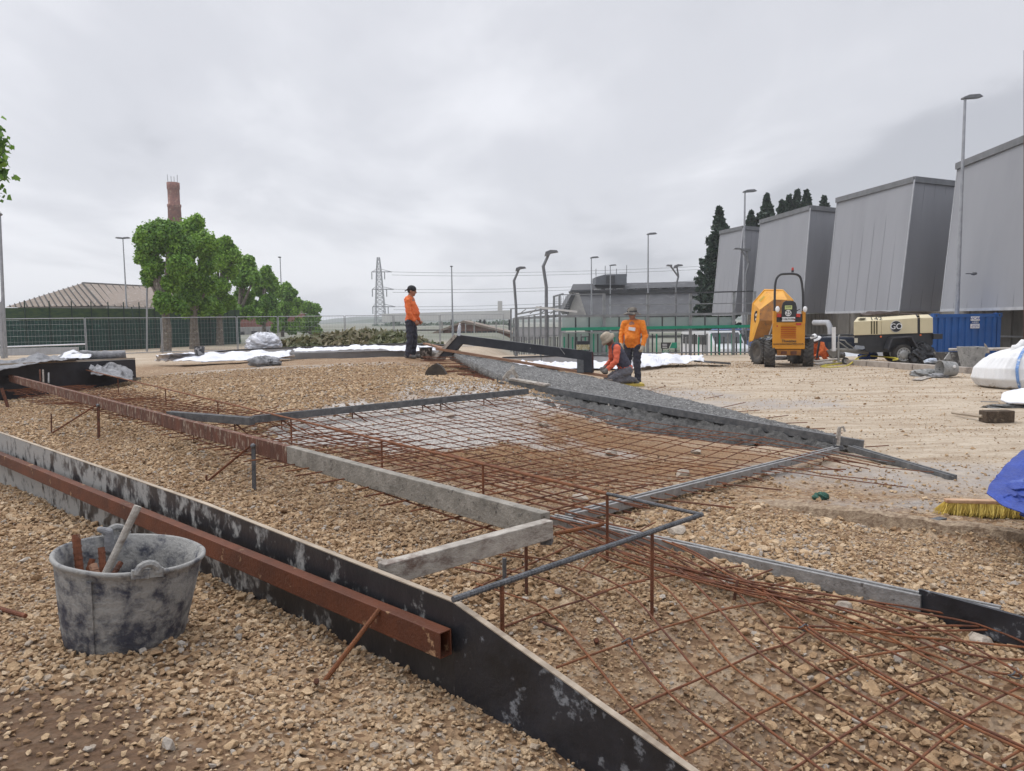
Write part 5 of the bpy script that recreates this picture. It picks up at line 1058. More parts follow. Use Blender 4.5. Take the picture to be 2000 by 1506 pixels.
# brick works building behind the trees
o = thing('brick_building', P(480, 690, 96), 'long red brick building with a pale base seen between the tree trunks', 'building')
a, b = P(393, 640, 92), P(598, 640, 132); mb = MB(); zt_ = P(395, 608, 92).z; zm_ = P(395, 641, 92).z
def wallq(a, b, z0, z1, m, nm, off=0): mb = MB(); mb.prism([Vector((a.x,a.y+off,z0)), Vector((b.x,b.y+off,z0)), Vector((b.x,b.y+off,z1)), Vector((a.x,a.y+off,z1))], (0,2,0)); return mb.build(nm, m, o)
wallq(a, b, zm_, zt_, BRICK, 'brick_wall'); wallq(a, b, -2.5, zm_-.01, RENDR, 'base_wall')
mb = MB(); mb.prism([Vector((a.x-.5,a.y-.5,zt_+.01)), Vector((b.x,b.y-.5,zt_+.01)), Vector((b.x,b.y+6,zt_+1.3)), Vector((a.x-.5,a.y+6,zt_+1.3))], (0,0,.2)); mb.build('roof', ROOFT, o)
GLASSD = mat('dark_window', (.03,.035,.042), (.06,.065,.07), 2, .2)
for i in range(9):
    t = (i+.5)/9; p = a.lerp(b, t); mb = MB(); mb.box((p.x, p.y-.05, zm_-1.1), (1.6,.08,1.0)); w_ = mb.build('window', GLASSD, o)
    mb = MB(); mb.box((p.x, p.y-.12, zm_-1.1), (1.7,.05,.08)); mb.box((p.x, p.y-.12, zm_-1.1), (.08,.055,1.05)); mb.build('window_frame', RENDR, o)
# chimney
CHM = mat('chimney_brick', (.27,.12,.085), (.17,.075,.06), 2.5, .9, 0, .5, 3, c3=(.36,.23,.18), s3=1.6, t3=.60)
c = P(338, 357, 140); k = 140/F; o = thing('brick_chimney', Vector((c.x, c.y, -1)), 'tall round red brick chimney rising behind the first plane tree', 'chimney')
mb = MB(); mb.smooth = True; mb.lathe([(1.55,0),(1.12,c.z-3.4),(1.2,c.z-3.3),(1.2,c.z-2.9),(1.02,c.z-2.85),(1.02,c.z-.2),(1.1,c.z-.1),(1.1,c.z+1)], 28, (c.x,c.y,-1)); mb.build('stack', CHM, o)
mb = MB(); [mb.tube([Vector((c.x+dx,c.y,c.z-.2)), Vector((c.x+dx*1.1,c.y,c.z+h_))], .05, 4) for dx, h_ in ((-.9,1.5),(-.3,1.2),(.2,1.1),(.75,1.4))]; mb.build('lightning_rods', POLED, o)
# pylon
PYM = mat('pylon_steel', (.22,.23,.24), (.17,.18,.19), 1, .6, .3)
def pyl(u, v): return P(u, v, 330)
o = thing('power_pylon', P(742, 645, 330), 'tall grey lattice electricity pylon right of the misty hills', 'pylon')
mb = MB(); k = 330/F; wv = [(503,4.5),(531,9),(565,12.5),(599,16.5),(650,22)]; cx = lambda v: 739+(v-503)*.035
def wid(v): return np.interp(v, [a for a, _ in wv], [b for _, b in wv])/2
corners = [(-1,-1),(1,-1),(1,1),(-1,1)]
def pc(v, i): w_ = wid(v)*k; c = pyl(cx(v), v); return c+Vector((corners[i][0]*w_, corners[i][1]*w_, 0))
for i in range(4): mb.tube([pc(v, i) for v in (503,531,565,599,650)], .16, 4)
vv = [503,512,521,531,538,546,555,565,573,581,590,599,609,620,634,650]
for v0, v1 in zip(vv[:-1], vv[1:]):
    for i in range(4): j = (i+1) % 4; mb.tube([pc(v0, i), pc(v1, j)], .09, 3); mb.tube([pc(v0, j), pc(v1, i)], .09, 3)
    for i in range(4): mb.tube([pc(v0, i), pc(v0, (i+1) % 4)], .08, 3)
mb.build('lattice_mast', PYM, o)
ARM = []
for v, ul, ur in ((531,726,765),(565,727,769),(599,728,772)):
    mb = MB(); l_, r_ = pyl(ul, v), pyl(ur, v); mb.tube([l_, r_], .2, 4); mb.tube([pyl(ul, v), pc(v-5, 0)], .12, 3); mb.tube([r_, pc(v-5, 1)], .12, 3); mb.build('cross_arm', PYM, o); ARM.append((l_, r_))
    for q_ in (l_, pyl(ur-14, v)): mb = MB(); mb.tube([q_, q_+Vector((0,0,-3.2))], .22, 5); mb.build('insulator', PYM, o)
WIRE = mat('power_wire', (.12,.125,.13))
ends = [(531,515,'topmost power line running from the pylon to the right'),(537,521,'second power line from the top, leaving the pylon to the right'),(565,540,'third power line from the top, leaving the pylon to the right'),(571,546,'fourth power line, just under the middle cross arm'),(599,566,'fifth power line, from the lowest cross arm'),(605,574,'lowest power line from the pylon to the right')]
for i, (v0, v1, l_) in enumerate(ends):
    a = P(765+2*(i//2), v0, 330); b = P(1600, v1-8, 200); mb = MB(); mb.tube([a.lerp(b, t)-Vector((0,0,4*1.6*t*(1-t))) for t in np.linspace(0,1,24)], [.075-.04*t for t in np.linspace(0,1,24)], 4); tag(mb.build('power_line', WIRE), l_, 'power line', 'power lines')
# far pale hall on pillars
HALLM = mat('pale_cladding', (.56,.56,.54), (.50,.50,.49), .5, .7)
o = thing('pale_hall', P(870, 640, 120), 'long pale flat beam shaped hall behind the standing worker', 'building')
mb = MB(); mb.prism([P(746,613,125), P(996,606,112), P(996,623,112), P(746,629,125)], (0,18,0)); mb.build('roof_band', HALLM, o)
mb = MB(); mb.prism([P(972,588,110), P(981,588,110), P(981,608,110), P(972,608,110)], (0,1,0)); mb.build('vent', HALLM, o)
for u in (880, 936, 944, 993): mb = MB(); mb.prism([P(u,624,113), P(u+4,624,113), P(u+4,680,113), P(u,680,113)], (0,1,0)); mb.build('pillar', BK, o)
BR2 = mat('brick_orange', (.30,.15,.10), (.22,.11,.08), 3, .85, 0, .2, 8)
o = thing('gabled_brick_building', P(920, 670, 95), 'orange brick building with sloping gable roof and a long window band', 'building')
mb = MB(); mb.prism([P(826,690,96), P(826,658,96), P(905,628,96), P(1000,652,96), P(1000,690,96)], (0,14,0)); mb.build('gable_wall', BR2, o)
mb = MB(); mb.prism([P(824,658,95.4), P(905,626,95.4), P(905,630.5,95.4), P(824,662.5,95.4)], (0,15,0)); mb.prism([P(905,626,95.4), P(1002,650,95.4), P(1002,654,95.4), P(905,630.5,95.4)], (0,15,0)); mb.build('roof', ROOFT, o)
for i in range(9): u = 880+i*10.4; mb = MB(); mb.prism([P(u,647,95.7), P(u+8.5,647,95.7), P(u+8.5,657,95.7), P(u,657,95.7)], (0,.2,0)); w_ = mb.build('window', GLASSD, o)
mb = MB(); [mb.prism([P(u,628,95.5), P(u+2.4,628,95.5), P(u+2.4,690,95.5), P(u,690,95.5)], (0,.3,0)) for u in (862, 884, 908, 925, 968)]; mb.build('columns', RENDR, o)
# big dark roofed industrial hall
DR = mat('dark_sheet_roof', (.055,.057,.062), (.032,.033,.037), .6, .7, 0, .5, 3, c3=(.10,.10,.105), s3=.9, t3=.62, stretch=(1,1,1))
o = thing('industrial_hall', P(1250, 640, 115), 'large hall with a dark corrugated stepped roof behind the court', 'building')
def q4(a, b, c_, d_, D0, D1, m, nm, th=.25):   # a,b lower edge at depth D0; c,d upper edge at depth D1
    mb = MB(); p = [P(*a, D0), P(*b, D0), P(*c_, D1), P(*d_, D1)]; mb.prism(p, (0,0,-th)); return mb.build(nm, m, o)
q4((1114,567), (1400,559), (1396,549), (1119,555), 112, 116, DR, 'upper_roof')
q4((1146,616), (1400,611), (1400,569), (1130,573), 104, 113, DR, 'main_roof')
mb = MB(); mb.prism([P(1118,566,112.2), P(1400,558.5,112.2), P(1400,570,112.2), P(1122,574,112.2)], (0,8,0)); mb.build('clerestory_wall', BK, o)
mb = MB(); [mb.prism([P(u,565.5-(u-1118)*.02,112), P(u+14,565.3-(u-1118)*.02,112), P(u+14,567.6-(u-1118)*.02,112), P(u,567.9-(u-1118)*.02,112)], (0,.1,0)) for u in range(1160,1395,22)]; mb.build('clerestory_glass', HALLM, o)
mb = MB(); mb.prism([P(1122,572,103), P(1131,572,103), P(1141,603,103), P(1146,617,103), P(1146,640,103), P(1110,640,103), P(1110,615,103)], (0,3,0)); mb.build('gable_wall', RENDR, o)
mb = MB(); mb.prism([P(1117,573,102.5), P(1125,573,102.5), P(1108,614,102.5), P(1101,604,102.5)], (0,10,0)); mb.build('gable_slope', BK, o)
mb = MB(); mb.prism([P(1146.3,617,103.4), P(1400,612,103.4), P(1400,645,103.4), P(1146.3,648,103.4)], (0,3,0)); mb.build('side_wall', DR, o)
mb = MB(); mb.prism([P(1164,541,112), P(1182,536,112), P(1224,535,112), P(1224,556,112), P(1164,556,112)], (0,5,0)); mb.build('rooftop_cabin', mat('cabin_grey', (.13,.14,.155)), o)
mb = MB(); mb.prism([P(1184,539,111.7), P(1201,538,111.7), P(1201,553,111.7), P(1184,554,111.7)], (0,.3,0)); mb.build('cabin_window', BK, o)
mb = MB(); [mb.tube([P(u, 540, 113), P(u, v, 113)], .05, 4) for u, v in ((1164,525),(1182,519),(1204,525),(1224,518))]; mb.build('antennas', POLED, o)
# hills, distant wood
def ridge(name, pts_, D_, m, zb=-40, ext=60):
    mb = MB(); n_ = len(pts_); f_ = [P(u, v, D_) for u, v in pts_]; vs = [Vector((p.x, p.y-ext*2.5, zb)) for p in f_]+f_+[Vector((p.x*1.1, p.y+ext*3, zb)) for p in f_]
    fs = [(i, i+1, n_+i+1, n_+i) for i in range(n_-1)]+[(n_+i, n_+i+1, 2*n_+i+1, 2*n_+i) for i in range(n_-1)]; mb.smooth = True; mb.add(vs, fs); return kind(mb.build(name, m), 'structure')
HILL = mat('hill_cover', (.06,.085,.05), (.035,.05,.035), .02, .95)
rr_ = random.Random(3)
ridge('far_hills', [(u, 622-6*math.exp(-((u-720)/60)**2)-3*math.exp(-((u-400)/200)**2)-12*math.exp(-((u-1750)/300)**2)-.0122*(u-1000)*.6+rr_.uniform(-.6,.6)+(2 if u < 640 else 0)) for u in range(-1200, 3300, 12)], 1150, HILL)
ridge('near_hills', [(u, 626-7*math.exp(-((u-735)/45)**2)-.0122*(u-1000)+rr_.uniform(-.5,.5)) for u in range(-1200, 3300, 12)], 760, HILL)
o = thing('distant_trees', P(820, 640, 260), 'hazy line of far trees beneath the pale hall', 'trees'); o['kind'] = 'stuff'
rr_ = random.Random(8); cs = [(P(u, 640-.0122*(u-1000)+rr_.uniform(-5,4), 260+rr_.uniform(-8,8)), rr_.uniform(1.0,2.0)) for u in range(735, 1010, 5)]; leaves('foliage', [c for c, _ in cs], [(r_*1.2, r_, r_) for _, r_ in cs], 9000, 1.0, FARL, o, 6, shell=.2)
# ------------------------------------------------------------------ grey hall with leaning bays
CLAD = mat('grey_cladding', (.275,.28,.30), (.245,.25,.268), .8, .55, .15, .05, 2, stretch=(1,1,.15))
CLADT = mat('roof_trim', (.17,.175,.185), (.13,.135,.14), 3, .6, .1)
STREAK = mat('water_stain', (.18,.185,.195), None, 3, .7)
o = thing('grey_hall', P(1700, 640, 38), 'grey metal clad hall of four leaning bays along the right side', 'building')
BAYS = [((1407,459),(1451,447),(1486,450),(1391,611),(1434,610),(1474,610),52,49.3,50.4),
        ((1485.5,438),(1582,411),(1634,416),(1468,611),(1566,611),(1612,611),46.5,40.7,41.9),
        ((1635,397),(1785,357),(1868,363),(1612,613),(1755,607),(1837,612),38.3,32.7,34.0),
        ((1870,333),(2080,272),(2230,300),(1837,604),(2050,600),(2210,600),30,23.4,24.3)]
for bi_, (tl, tc_, tr_, bl_, bc_, br_, D1, D2, D3) in enumerate(BAYS):
    f = [P(*tl, D1), P(*tc_, D2), P(*tr_, D3)]; g = [P(bl_[0], 0, D1-.5), P(bc_[0], 0, D2-.5), P(br_[0], 0, D3-.3)]
    zb_ = 1.62; f = [Vector((p.x, p.y, 7.15)) for p in f]; gg = [at(bl_[0], D1-.5, zb_), at(bc_[0], D2-.5, zb_), at(br_[0], D3-.3, zb_)]
    bk_ = [Vector((f[2].x+3, f[2].y+7, 7.15)), Vector((f[0].x+7, f[0].y+5, 7.15))]; mb = MB(); vs = gg+[Vector((p.x,p.y,zb_)) for p in bk_]+f+bk_
    mb.add(vs, [(0,1,6,5),(1,2,7,6),(2,3,8,7),(3,4,9,8),(4,0,5,9),(5,6,7,8,9),(4,3,2,1,0)]); bay = mb.build('bay', CLAD, o)
    mb = MB(); mb.beam(f[0]+Vector((-.05,-.03,.02)), f[1]+Vector((0,-.03,.02)), .12, .24); mb.beam(f[1]+Vector((0,-.03,.025)), f[2]+Vector((.02,-.03,.025)), .125, .24); mb.build('parapet_trim', CLADT, bay)
    mb = MB(); mb.tube([gg[1]+Vector((.0,-.04,0)), f[1]+Vector((.0,-.04,0))], .035, 6); mb.tube([gg[0]+Vector((0,-.02,0)), f[0]+Vector((0,-.02,0))], .03, 6); mb.build('corner_trim', LWALL, bay)
    mb = MB(); mb.beam(gg[0]+Vector((0,-.03,0)), gg[1]+Vector((0,-.03,0)), .08, .10); mb.build('bottom_trim', LWALL, bay)
    n_ = 7 if bi_ > 1 else 5; mb = MB()
    for a, b, ga, gb, k2 in ((f[0], f[1], gg[0], gg[1], n_), (f[1], f[2], gg[1], gg[2], 4)):
        for i in range(1, k2): t = i/k2; mb.beam(ga.lerp(gb, t)+Vector((0,-.012,.06)), a.lerp(b, t)+Vector((0,-.008,-.14)), .005, .006, up=Vector((0,1,0)))
    mb.build('panel_joints', CLADT, bay)
    st = MB(); rs = random.Random(bi_+5)
    for i in range(7):
        t = .04+i*.085+rs.uniform(-.02,.02); dx = .035; z0 = Vector((0,-.05,-.14)); a = f[0].lerp(f[1], t); b = f[0].lerp(f[1], t+.028); w_ = (b-a); mp_ = [a+z0+w_*tt+Vector((0,0,-.30*tt*(1-tt)*4*rs.uniform(.5,1.1)-.02)) for tt in (0,.3,.5,.75,1)]; st.tube(mp_, .012, 3)
    st.build('sealant_drips', STREAK, bay)
CONW = mat('board_marked_concrete', (.27,.26,.235), (.20,.19,.175), 2, .9, 0, .3, 8, c3=(.15,.145,.13), s3=2.5, t3=.62, w3=.1, stretch=(1,1,.3))
hw = thing('concrete_base_wall', P(1800, 680, 34), 'rough concrete base wall under the leaning grey bays', 'wall')
segs = [((1570,47.5),(1640,40.5)),((1636,40.5),(1860,33)),((1838,31.6),(2100,25.6))]
for (u0, D0), (u1, D1) in segs:
    a, b = at(u0, D0, -.6), at(u1, D1, -.6); mb = MB(); mb.prism([a, b, Vector((b.x,b.y,1.60)), Vector((a.x,a.y,1.60))], (.3,1.5,0)); mb.build('wall_section', CONW, hw)
    for i in range(1, 9): t = i/9; p = a.lerp(b, t); mb = MB(); mb.beam(p+Vector((0,-.06,0)), Vector((p.x,p.y-.06,1.6)), .09, .08, up=Vector((0,1,0))); mb.build('pilaster', CONW, hw)
a, b = at(1838, 31.3, .62), at(2100, 25.3, .62); mb = MB(); mb.beam(a, b, .05, .06); mb.build('string_course', LWALL, hw)
mb = MB(); mb.smooth = True; p = [at(1590, 36.5, 1.15), at(1617, 35.5, 1.15), at(1622, 35.3, .9), at(1623, 35.2, -.1)]; mb.tube(p, .13, 10); tag(mb.build('drain_pipe', LWALL), 'thick pale pipe bending down against the concrete wall behind the dumper', 'pipe')
mb = MB(); p = at(2003, 24, -.1); mb.tube([p, at(2003, 24, 9.5)], .06); tag(mb.build('dark_red_post', RUSTD), 'dark post just beyond the right edge above the grey hall', 'post')
# ------------------------------------------------------------------ multi sport court fence
GRN = mat('court_green', (.006,.25,.15), (.008,.20,.12), 4, .5)
CF = mat('court_steel', (.25,.265,.275), (.19,.20,.21), 5, .5, .35, .05)
DKF = mat('court_dark_steel', (.05,.055,.06), (.08,.085,.09), 5, .5, .3)
CGL = mat('court_panel', (.44,.53,.51), (.36,.45,.44), 1.5, .25, 0, 0, alpha=.55)
CGL2 = mat('court_lower_panel', (.46,.56,.53), (.36,.46,.43), 1.5, .4, 0, 0, alpha=.8)
o = thing('court_fence', at(1260, 30, 0), 'tall steel and green sports court enclosure behind the workers', 'sports court fence')
def cx_(u): return np.interp(u, [1085, 1480], [27.6, 29.8])
def cpt(u, v): return P(u, v, cx_(u))
for u, vt in ((1095,615),(1180,574),(1265,572),(1348,571),(1432,569),(1472,569)):
    D_ = cx_(u); a = at(u, D_, -.05); mb = MB(); t_ = P(u, vt, D_); mb.beam(a, Vector((a.x, a.y, max(t_.z, 1.6))), .10 if vt < 600 else .07, .10, up=Vector((0,1,0))); mb.build('post', CF, o)
for v0, v1, w_, m, nm in ((576,569,.05,DKF,'top_rail'),(596,592,.035,CF,'upper_wire'),(618,612,.09,CF,'middle_rail'),(643,637,.11,GRN,'green_rail'),(650,645,.03,CF,'lower_rail'),(690,688,.05,CF,'bottom_rail')):
    mb = MB(); u0 = 1183 if v0 < 600 else 1096
    zA = cpt(1096, v0).z; zB = cpt(1470, v1).z; a, b = cpt(u0, v0), cpt(1470, v1); mb.beam(a+Vector((0,-.07,0)), b+Vector((0,-.07,0)), .04, w_); mb.build(nm, m, o)
i = 0
for u in np.arange(1102, 1470, 8.2):
    if 1285 < u < 1330: continue
    D_ = cx_(u)+.05; a, b = P(u, 694, D_), P(u, 652+random.choice((0,0,6)), D_); mb = MB(); mb.beam(a, b, .05, .05, up=Vector((0,1,0))); mb.build('slat', (GRN, DKF, GRN, DKF, CF)[i % 5], o); i += 1
for i, u in enumerate(range(1268, 1290, 5)): pass
for u0, u1 in ((1098,1178),(1183,1263),(1268,1346),(1351,1430)):
    mb = MB(); mb.prism([P(u0,620,cx_(u0)+.12), P(u1,619,cx_(u1)+.12), P(u1,640,cx_(u1)+.12), P(u0,641,cx_(u0)+.12)], (0,.02,0)); mb.build('glazed_panel', CGL, o)
    for k_ in (.33, .66): mb = MB(); u = u0+(u1-u0)*k_; mb.tube([P(u, 692, cx_(u)+.1), P(u, 616, cx_(u)+.1)], .025, 5); mb.build('mullion', DKF, o)
for u0, u1 in ((1098,1178),(1183,1250)):
    mb = MB(); mb.prism([P(u0,650,cx_(u0)+.2), P(u1,650,cx_(u1)+.2), P(u1,694,cx_(u1)+.2), P(u0,694,cx_(u0)+.2)], (0,.02,0)); mb.build('lower_panel', CGL2, o)
# return side with mesh and a slatted enclosure to the left
for u, vt, vb, D_ in ((998,603,700,36),(1003,622,700,35.5),(1012,622,700,34),(1022,620,700,33),(1033,618,700,32),(1044,616,700,31),(1056,598,700,30.2),(1070,615,700,29.3),(1082,578,700,28.4),(1093,576,700,28)):
    a = at(u, D_, -.05); mb = MB(); mb.beam(a, P(u, vt, D_), .08, .08, up=Vector((0,1,0))); mb.build('post', CF, o)
for a, b, w_ in (((998,603,36),(1082,601,28.4),.04),((1003,623,35.5),(1092,617,28),.10),((1003,640,35.5),(1092,640,28),.04),((1003,657,35.5),(1092,655,28),.04),((1082,579,28.4),(1100,574,28),.05),((1094,576,28),(1182,574,27.9),.03)):
    mb = MB(); mb.beam(P(*a), P(*b), .05, w_); mb.build('side_rail', CF, o)
mb = MB(); mb.prism([P(1083,580,28.4), P(1083,616,28.4), P(1112,616,28), P(1112,577,28)], (0,.001,0)) if False else None
mb2 = MB(); wirepanel(mb2, P(1083,618,28.4), P(1112,618,28.0), .75, .08, .08, .006); mb2.build('ball_net', CF, o)
for i in range(26):
    t = i/25; u = 1004+(1092-1004)*t; D_ = 35.4-7.3*t; mb = MB(); mb.beam(P(u, 697, D_), P(u, 658, D_), .04, .04, up=Vector((0,1,0))); mb.build('slat', CF if i % 2 else DKF, o)
mb = MB(); mb.beam(P(1047,600,27.5), P(1127,609,27.3), .08, .07); mb.build('goal_bar', HALLM, o)
# canopy structure behind the court side
o = thing('canopy_roof', P(1050, 600, 45), 'thin grey shed roof on slender beams behind the court corner', 'canopy')
mb = MB(); mb.prism([P(1010,612,48), P(1105,594,40), P(1105,597,40), P(1010,615,48)], (0,3,0)); mb.prism([P(1010,619,48), P(1105,604,40), P(1105,606,40), P(1010,621,48)], (0,3,0)); mb.build('roof_beams', CF, o)
mb = MB(); mb.prism([P(1010,640,49), P(1105,640,41), P(1105,655,41), P(1010,668,49)], (0,1,0)); mb.build('back_wall', CLAD, o)
mb = MB(); [mb.tube([P(u, 613, 45), P(u+12, 604, 44)], .03, 4) for u in (1015,1035,1055,1075)]; mb.build('struts', CF, o)
# signs on the fence
def text(body, p, size, m, parent, name='lettering', rot=(math.pi/2,0,0), ext=.004, sx=1.0, align='CENTER'):
    cu = bpy.data.curves.new(name, 'FONT'); cu.body = body; cu.size = size; cu.extrude = ext; cu.align_x = align; cu.align_y = 'CENTER'; cu.materials.append(m)
    t = bpy.data.objects.new(name, cu); col.objects.link(t); t.rotation_euler = rot; t.scale = (sx,1,1)
    me_ = bpy.data.meshes.new_from_object(t.evaluated_get(bpy.context.evaluated_depsgraph_get())); bpy.data.objects.remove(t)
    t = bpy.data.objects.new(name, me_); col.objects.link(t); t.rotation_euler = rot; t.scale = (sx,1,1)
    if parent is not None: t.parent = parent; t.location = Vector(p)-world_loc(parent)
    else: t.location = p
    return t
WHT = mat('white_paint', (.78,.78,.78)); REDP = mat('red_plastic', (.5,.04,.02), (.35,.02,.015), 5, .35)
D_ = 27.9; o = thing('sponsor_sign', P(1307, 690, D_), 'black and green sign with Storm lettering low on the court fence', 'sign')
mb = MB(); mb.prism([P(1291,669,D_), P(1311,669,D_), P(1306,681,D_), P(1291,681,D_)], (0,.02,0)); mb.build('black_emblem', BK, o)
mb = MB(); [mb.prism([P(1294,672+i*3,D_-.01), P(1303,672+i*3,D_-.01), P(1303,673+i*3,D_-.01), P(1294,673+i*3,D_-.01)], (0,.01,0)) for i in range(3)]; mb.build('emblem_bars', WHT, o)
mb = MB(); mb.prism([P(1308,680,D_), P(1313,669,D_), P(1322,669,D_), P(1322,680,D_)], (0,.02,0)); mb.build('green_emblem', GRN, o)
text('Storm', P(1316, 686, D_), .17, BK, o); text('eco', P(1300, 686, D_), .17, GRN, o)
# parked vans behind the fences
def van(u, D_, yaw, m, label, L_=4.6, W_=1.8, Hh=1.9, name='parked_van', zb0=-1.15):
    base = at(u, D_, zb0); o = thing(name, base, label, 'van'); R3 = Matrix.Rotation(yaw, 3, 'Z'); q = lambda x, y, z: base+R3 @ Vector((x, y, z))
    pr = [(-L_/2,.35),(-L_/2,1.15),(-L_/2+.1,Hh-.08),(-L_/2+.4,Hh),(L_/2-1.5,Hh),(L_/2-.95,1.25),(L_/2-.1,1.05),(L_/2,.8),(L_/2,.35)]
    mb = MB(); mb.prism([q(x,-W_/2,z) for x, z in pr], R3 @ Vector((0,W_,0))); mb.build('body', m, o, bevel=.05)
    for s_ in (-1, 1):
        for x0, x1 in ((-L_/2+.35,-.35),(-.25,L_/2-1.55)):
            mb = MB(); mb.prism([q(x0,s_*(W_/2+.003),1.2), q(x1,s_*(W_/2+.003),1.2), q(x1-.02,s_*(W_/2+.003),Hh-.2), q(x0,s_*(W_/2+.003),Hh-.2)], R3 @ Vector((0,s_*.012,0))); mb.build('side_window', GLASSD, o)
        for x in (-L_/2+.85, L_/2-.85): mb = MB(); mb.lathe([(.32,-.1),(.32,.1)], 20, (0,0,0), 'Y'); mb.v = [tuple(q(x, s_*(W_/2-.08), .32)+R3 @ Vector(v)) for v in mb.v]; mb.build('wheel', BK, o)
    mb = MB(); mb.prism([q(L_/2-1.46,-W_/2+.12,Hh-.1), q(L_/2-1.46,W_/2-.12,Hh-.1), q(L_/2-.98,W_/2-.12,1.28), q(L_/2-.98,-W_/2+.12,1.28)], R3 @ Vector((.03,0,.02))); mb.build('windscreen', GLASSD, o)
    return o
WV = mat('van_white', (.62,.64,.66), (.55,.57,.59), 1, .3); BV = mat('van_blue', (.05,.10,.28), None, 1, .3); DV = mat('van_dark', (.022,.03,.05), None, 1, .25)
van(1398, 40, -math.pi/2+.25, WV, 'white van parked behind the right part of the court fence')
van(1440, 45, -math.pi/2+.1, BV, 'blue van parked behind the white one beyond the court fence')
v_ = van(1607, 31.5, .05, DV, 'dark blue van behind the dumper and crouching worker', 4.6, 1.8, 1.75)
mb = MB(); wb = world_loc(v_)+Vector((0,0,0)); [mb.tube([wb+Vector((x0,-.6,1.83)), wb+Vector((x1,-.6,1.83))], .03, 5) for x0, x1 in ((-2,1.4),)]; [mb.tube([wb+Vector((x,-.7,1.8)), wb+Vector((x,.7,1.8))], .025, 5) for x in (-1.5,-.3,.9)]; mb.build('roof_rack', BK, v_)
van(1738, 29, math.pi+.05, WV, 'white van partly hidden behind the compressor', 4.2, 1.7, 1.85)
# ------------------------------------------------------------------ site dumper, seen from behind
YEL = mat('machine_yellow', (.60,.26,.012), (.52,.215,.01), 3, .42, 0, .06, 20, c3=(.34,.20,.07), s3=4, t3=.70, w3=.05)
YEL2 = mat('skip_yellow', (.66,.32,.015), (.56,.24,.012), 3, .5, 0, .1, 20, c3=(.30,.14,.03), s3=6, t3=.655, w3=.05)
YELD = mat('skip_dark_orange', (.34,.135,.014), (.22,.085,.010), 3, .6, 0, .2, 20, c3=(.11,.05,.018), s3=7, t3=.60, w3=.08)  # darker orange, used on the skip's back faces and the rear bumper
TYRE = mat('tyre', (.03,.03,.031), (.08,.072,.062), 5, .85, 0, .3, 30)
RIMM = mat('wheel_rim', (.42,.42,.41), (.30,.30,.29), 6, .4, .5)
RIMD = mat('dirty_rim', (.10,.085,.07), (.045,.04,.036), 5, .8); DD = 21.7; dg = Tz(P(1540,705,DD).x, DD)
dq = lambda u, v, y=0: P(u, v, DD+y)
o = thing('site_dumper', Vector((dq(1540,700).x, DD, dg)), 'yellow site dumper seen from behind with its skip turned to the left', 'dumper')
mb = MB(); mb.prism([dq(1508.4,634), dq(1510,630), dq(1571,629), dq(1572.5,634), dq(1572,682), dq(1508.4,682)], (0.324,.9,0)); mb.build('engine_cover', YEL, o, bevel=.02)
mb = MB()
for i in range(6):
    v0 = 636.5+i*4.1; mb.prism([dq(1524,v0+2.6,-.001), dq(1526.5,v0,-.035), dq(1553,v0,-.035), dq(1556,v0+2.6,-.001)], (0.011,.03,0))
mb.build('louvres', YEL, o)
mb = MB(); [mb.prism([dq(1525,639.3+i*4.1,-.004), dq(1555,639.3+i*4.1,-.004), dq(1555,640.3+i*4.1,-.004), dq(1525,640.3+i*4.1,-.004)], (0.004,.01,0)) for i in range(6)]; mb.build('louvre_slots', REDP, o)
mb = MB(); mb.prism([dq(1517,683), dq(1565,683), dq(1564,694), dq(1518,694)], (0.180,.5,0)); mb.build('rear_bumper', YELD, o)
mb = MB(); mb.box(dq(1531,689,-.02), (.16,.03,.09)); mb.box(dq(1550,689,-.02), (.16,.03,.09)); mb.build('weights', RUSTD, o)
mb = MB(); mb.prism([dq(1516,629,.02), dq(1568,629,.02), dq(1567,613,.02), dq(1517,613,.02)], (0.108,.3,0)); mb.build('rear_console', BK, o)
mb = MB(); mb.prism([dq(1527,628,-.02), dq(1556,628,-.02), dq(1556.5,600,-.02), dq(1554,591,-.02), dq(1549,587.5,-.02), dq(1534,587.5,-.02), dq(1529,591,-.02), dq(1526.5,600,-.02)], (0.079,.22,0)); mb.build('seat_back', BK, o, bevel=.02)
def disc(c, r, y, m, nm, par, n=28, th=.01):
    mb = MB(); mb.lathe([(r,0),(r,th)], n, (0,0,0), 'Y'); mb.v = [(a+c.x, b+c.y+y, q+c.z) for a, b, q in mb.v]; return mb.build(nm, m, par)
c = dq(1539.5,611.5,-.05); d_ = disc(c, .098, 0, BK, 'speed_sign', o); disc(c, .09, -.006, WHT, 'sign_face', d_, th=.006); text('25', c+Vector((0,-.012,0)), .15, BK, d_)
mb = MB(); c = dq(1540,623.5,-.035); mb.box(c, (.37,.02,.12)); pl_ = mb.build('number_plate', WHT, o); text('E1067438H', c+Vector((0,-.014,0)), .085, BK, pl_); 
mb = MB(); mb.box(c+Vector((.165,-.012,-.01)), (.03,.004,.05)); mb.build('plate_stamp', REDP, pl_)
mb = MB(); c = dq(1540,600.5,-.035); mb.box(c, (.2,.02,.11)); st_ = mb.build('sticker', mat('sticker_lime', (.55,.62,.25)), o); text('CAMP', c+Vector((0,-.014,.01)), .055, BK, st_)
for u in (1521.5, 1558.5): mb = MB(); mb.box(dq(u,616,-.02), (.11,.07,.10)); mb.build('tail_light', REDP, o)
mb = MB(); mb.box(dq(1560,633,-.02), (.14,.02,.06)); mb.build('red_sticker', REDP, o)
disc(dq(1518,637,-.012), .022, 0, REDP, 'filler_cap', o)
text('Thwaites', dq(1541,666.3,-.012), .115, BK, o); text('WWW.THWAITESDUMPERS.CO.UK', dq(1540,672.2,-.012), .055, BK, o)
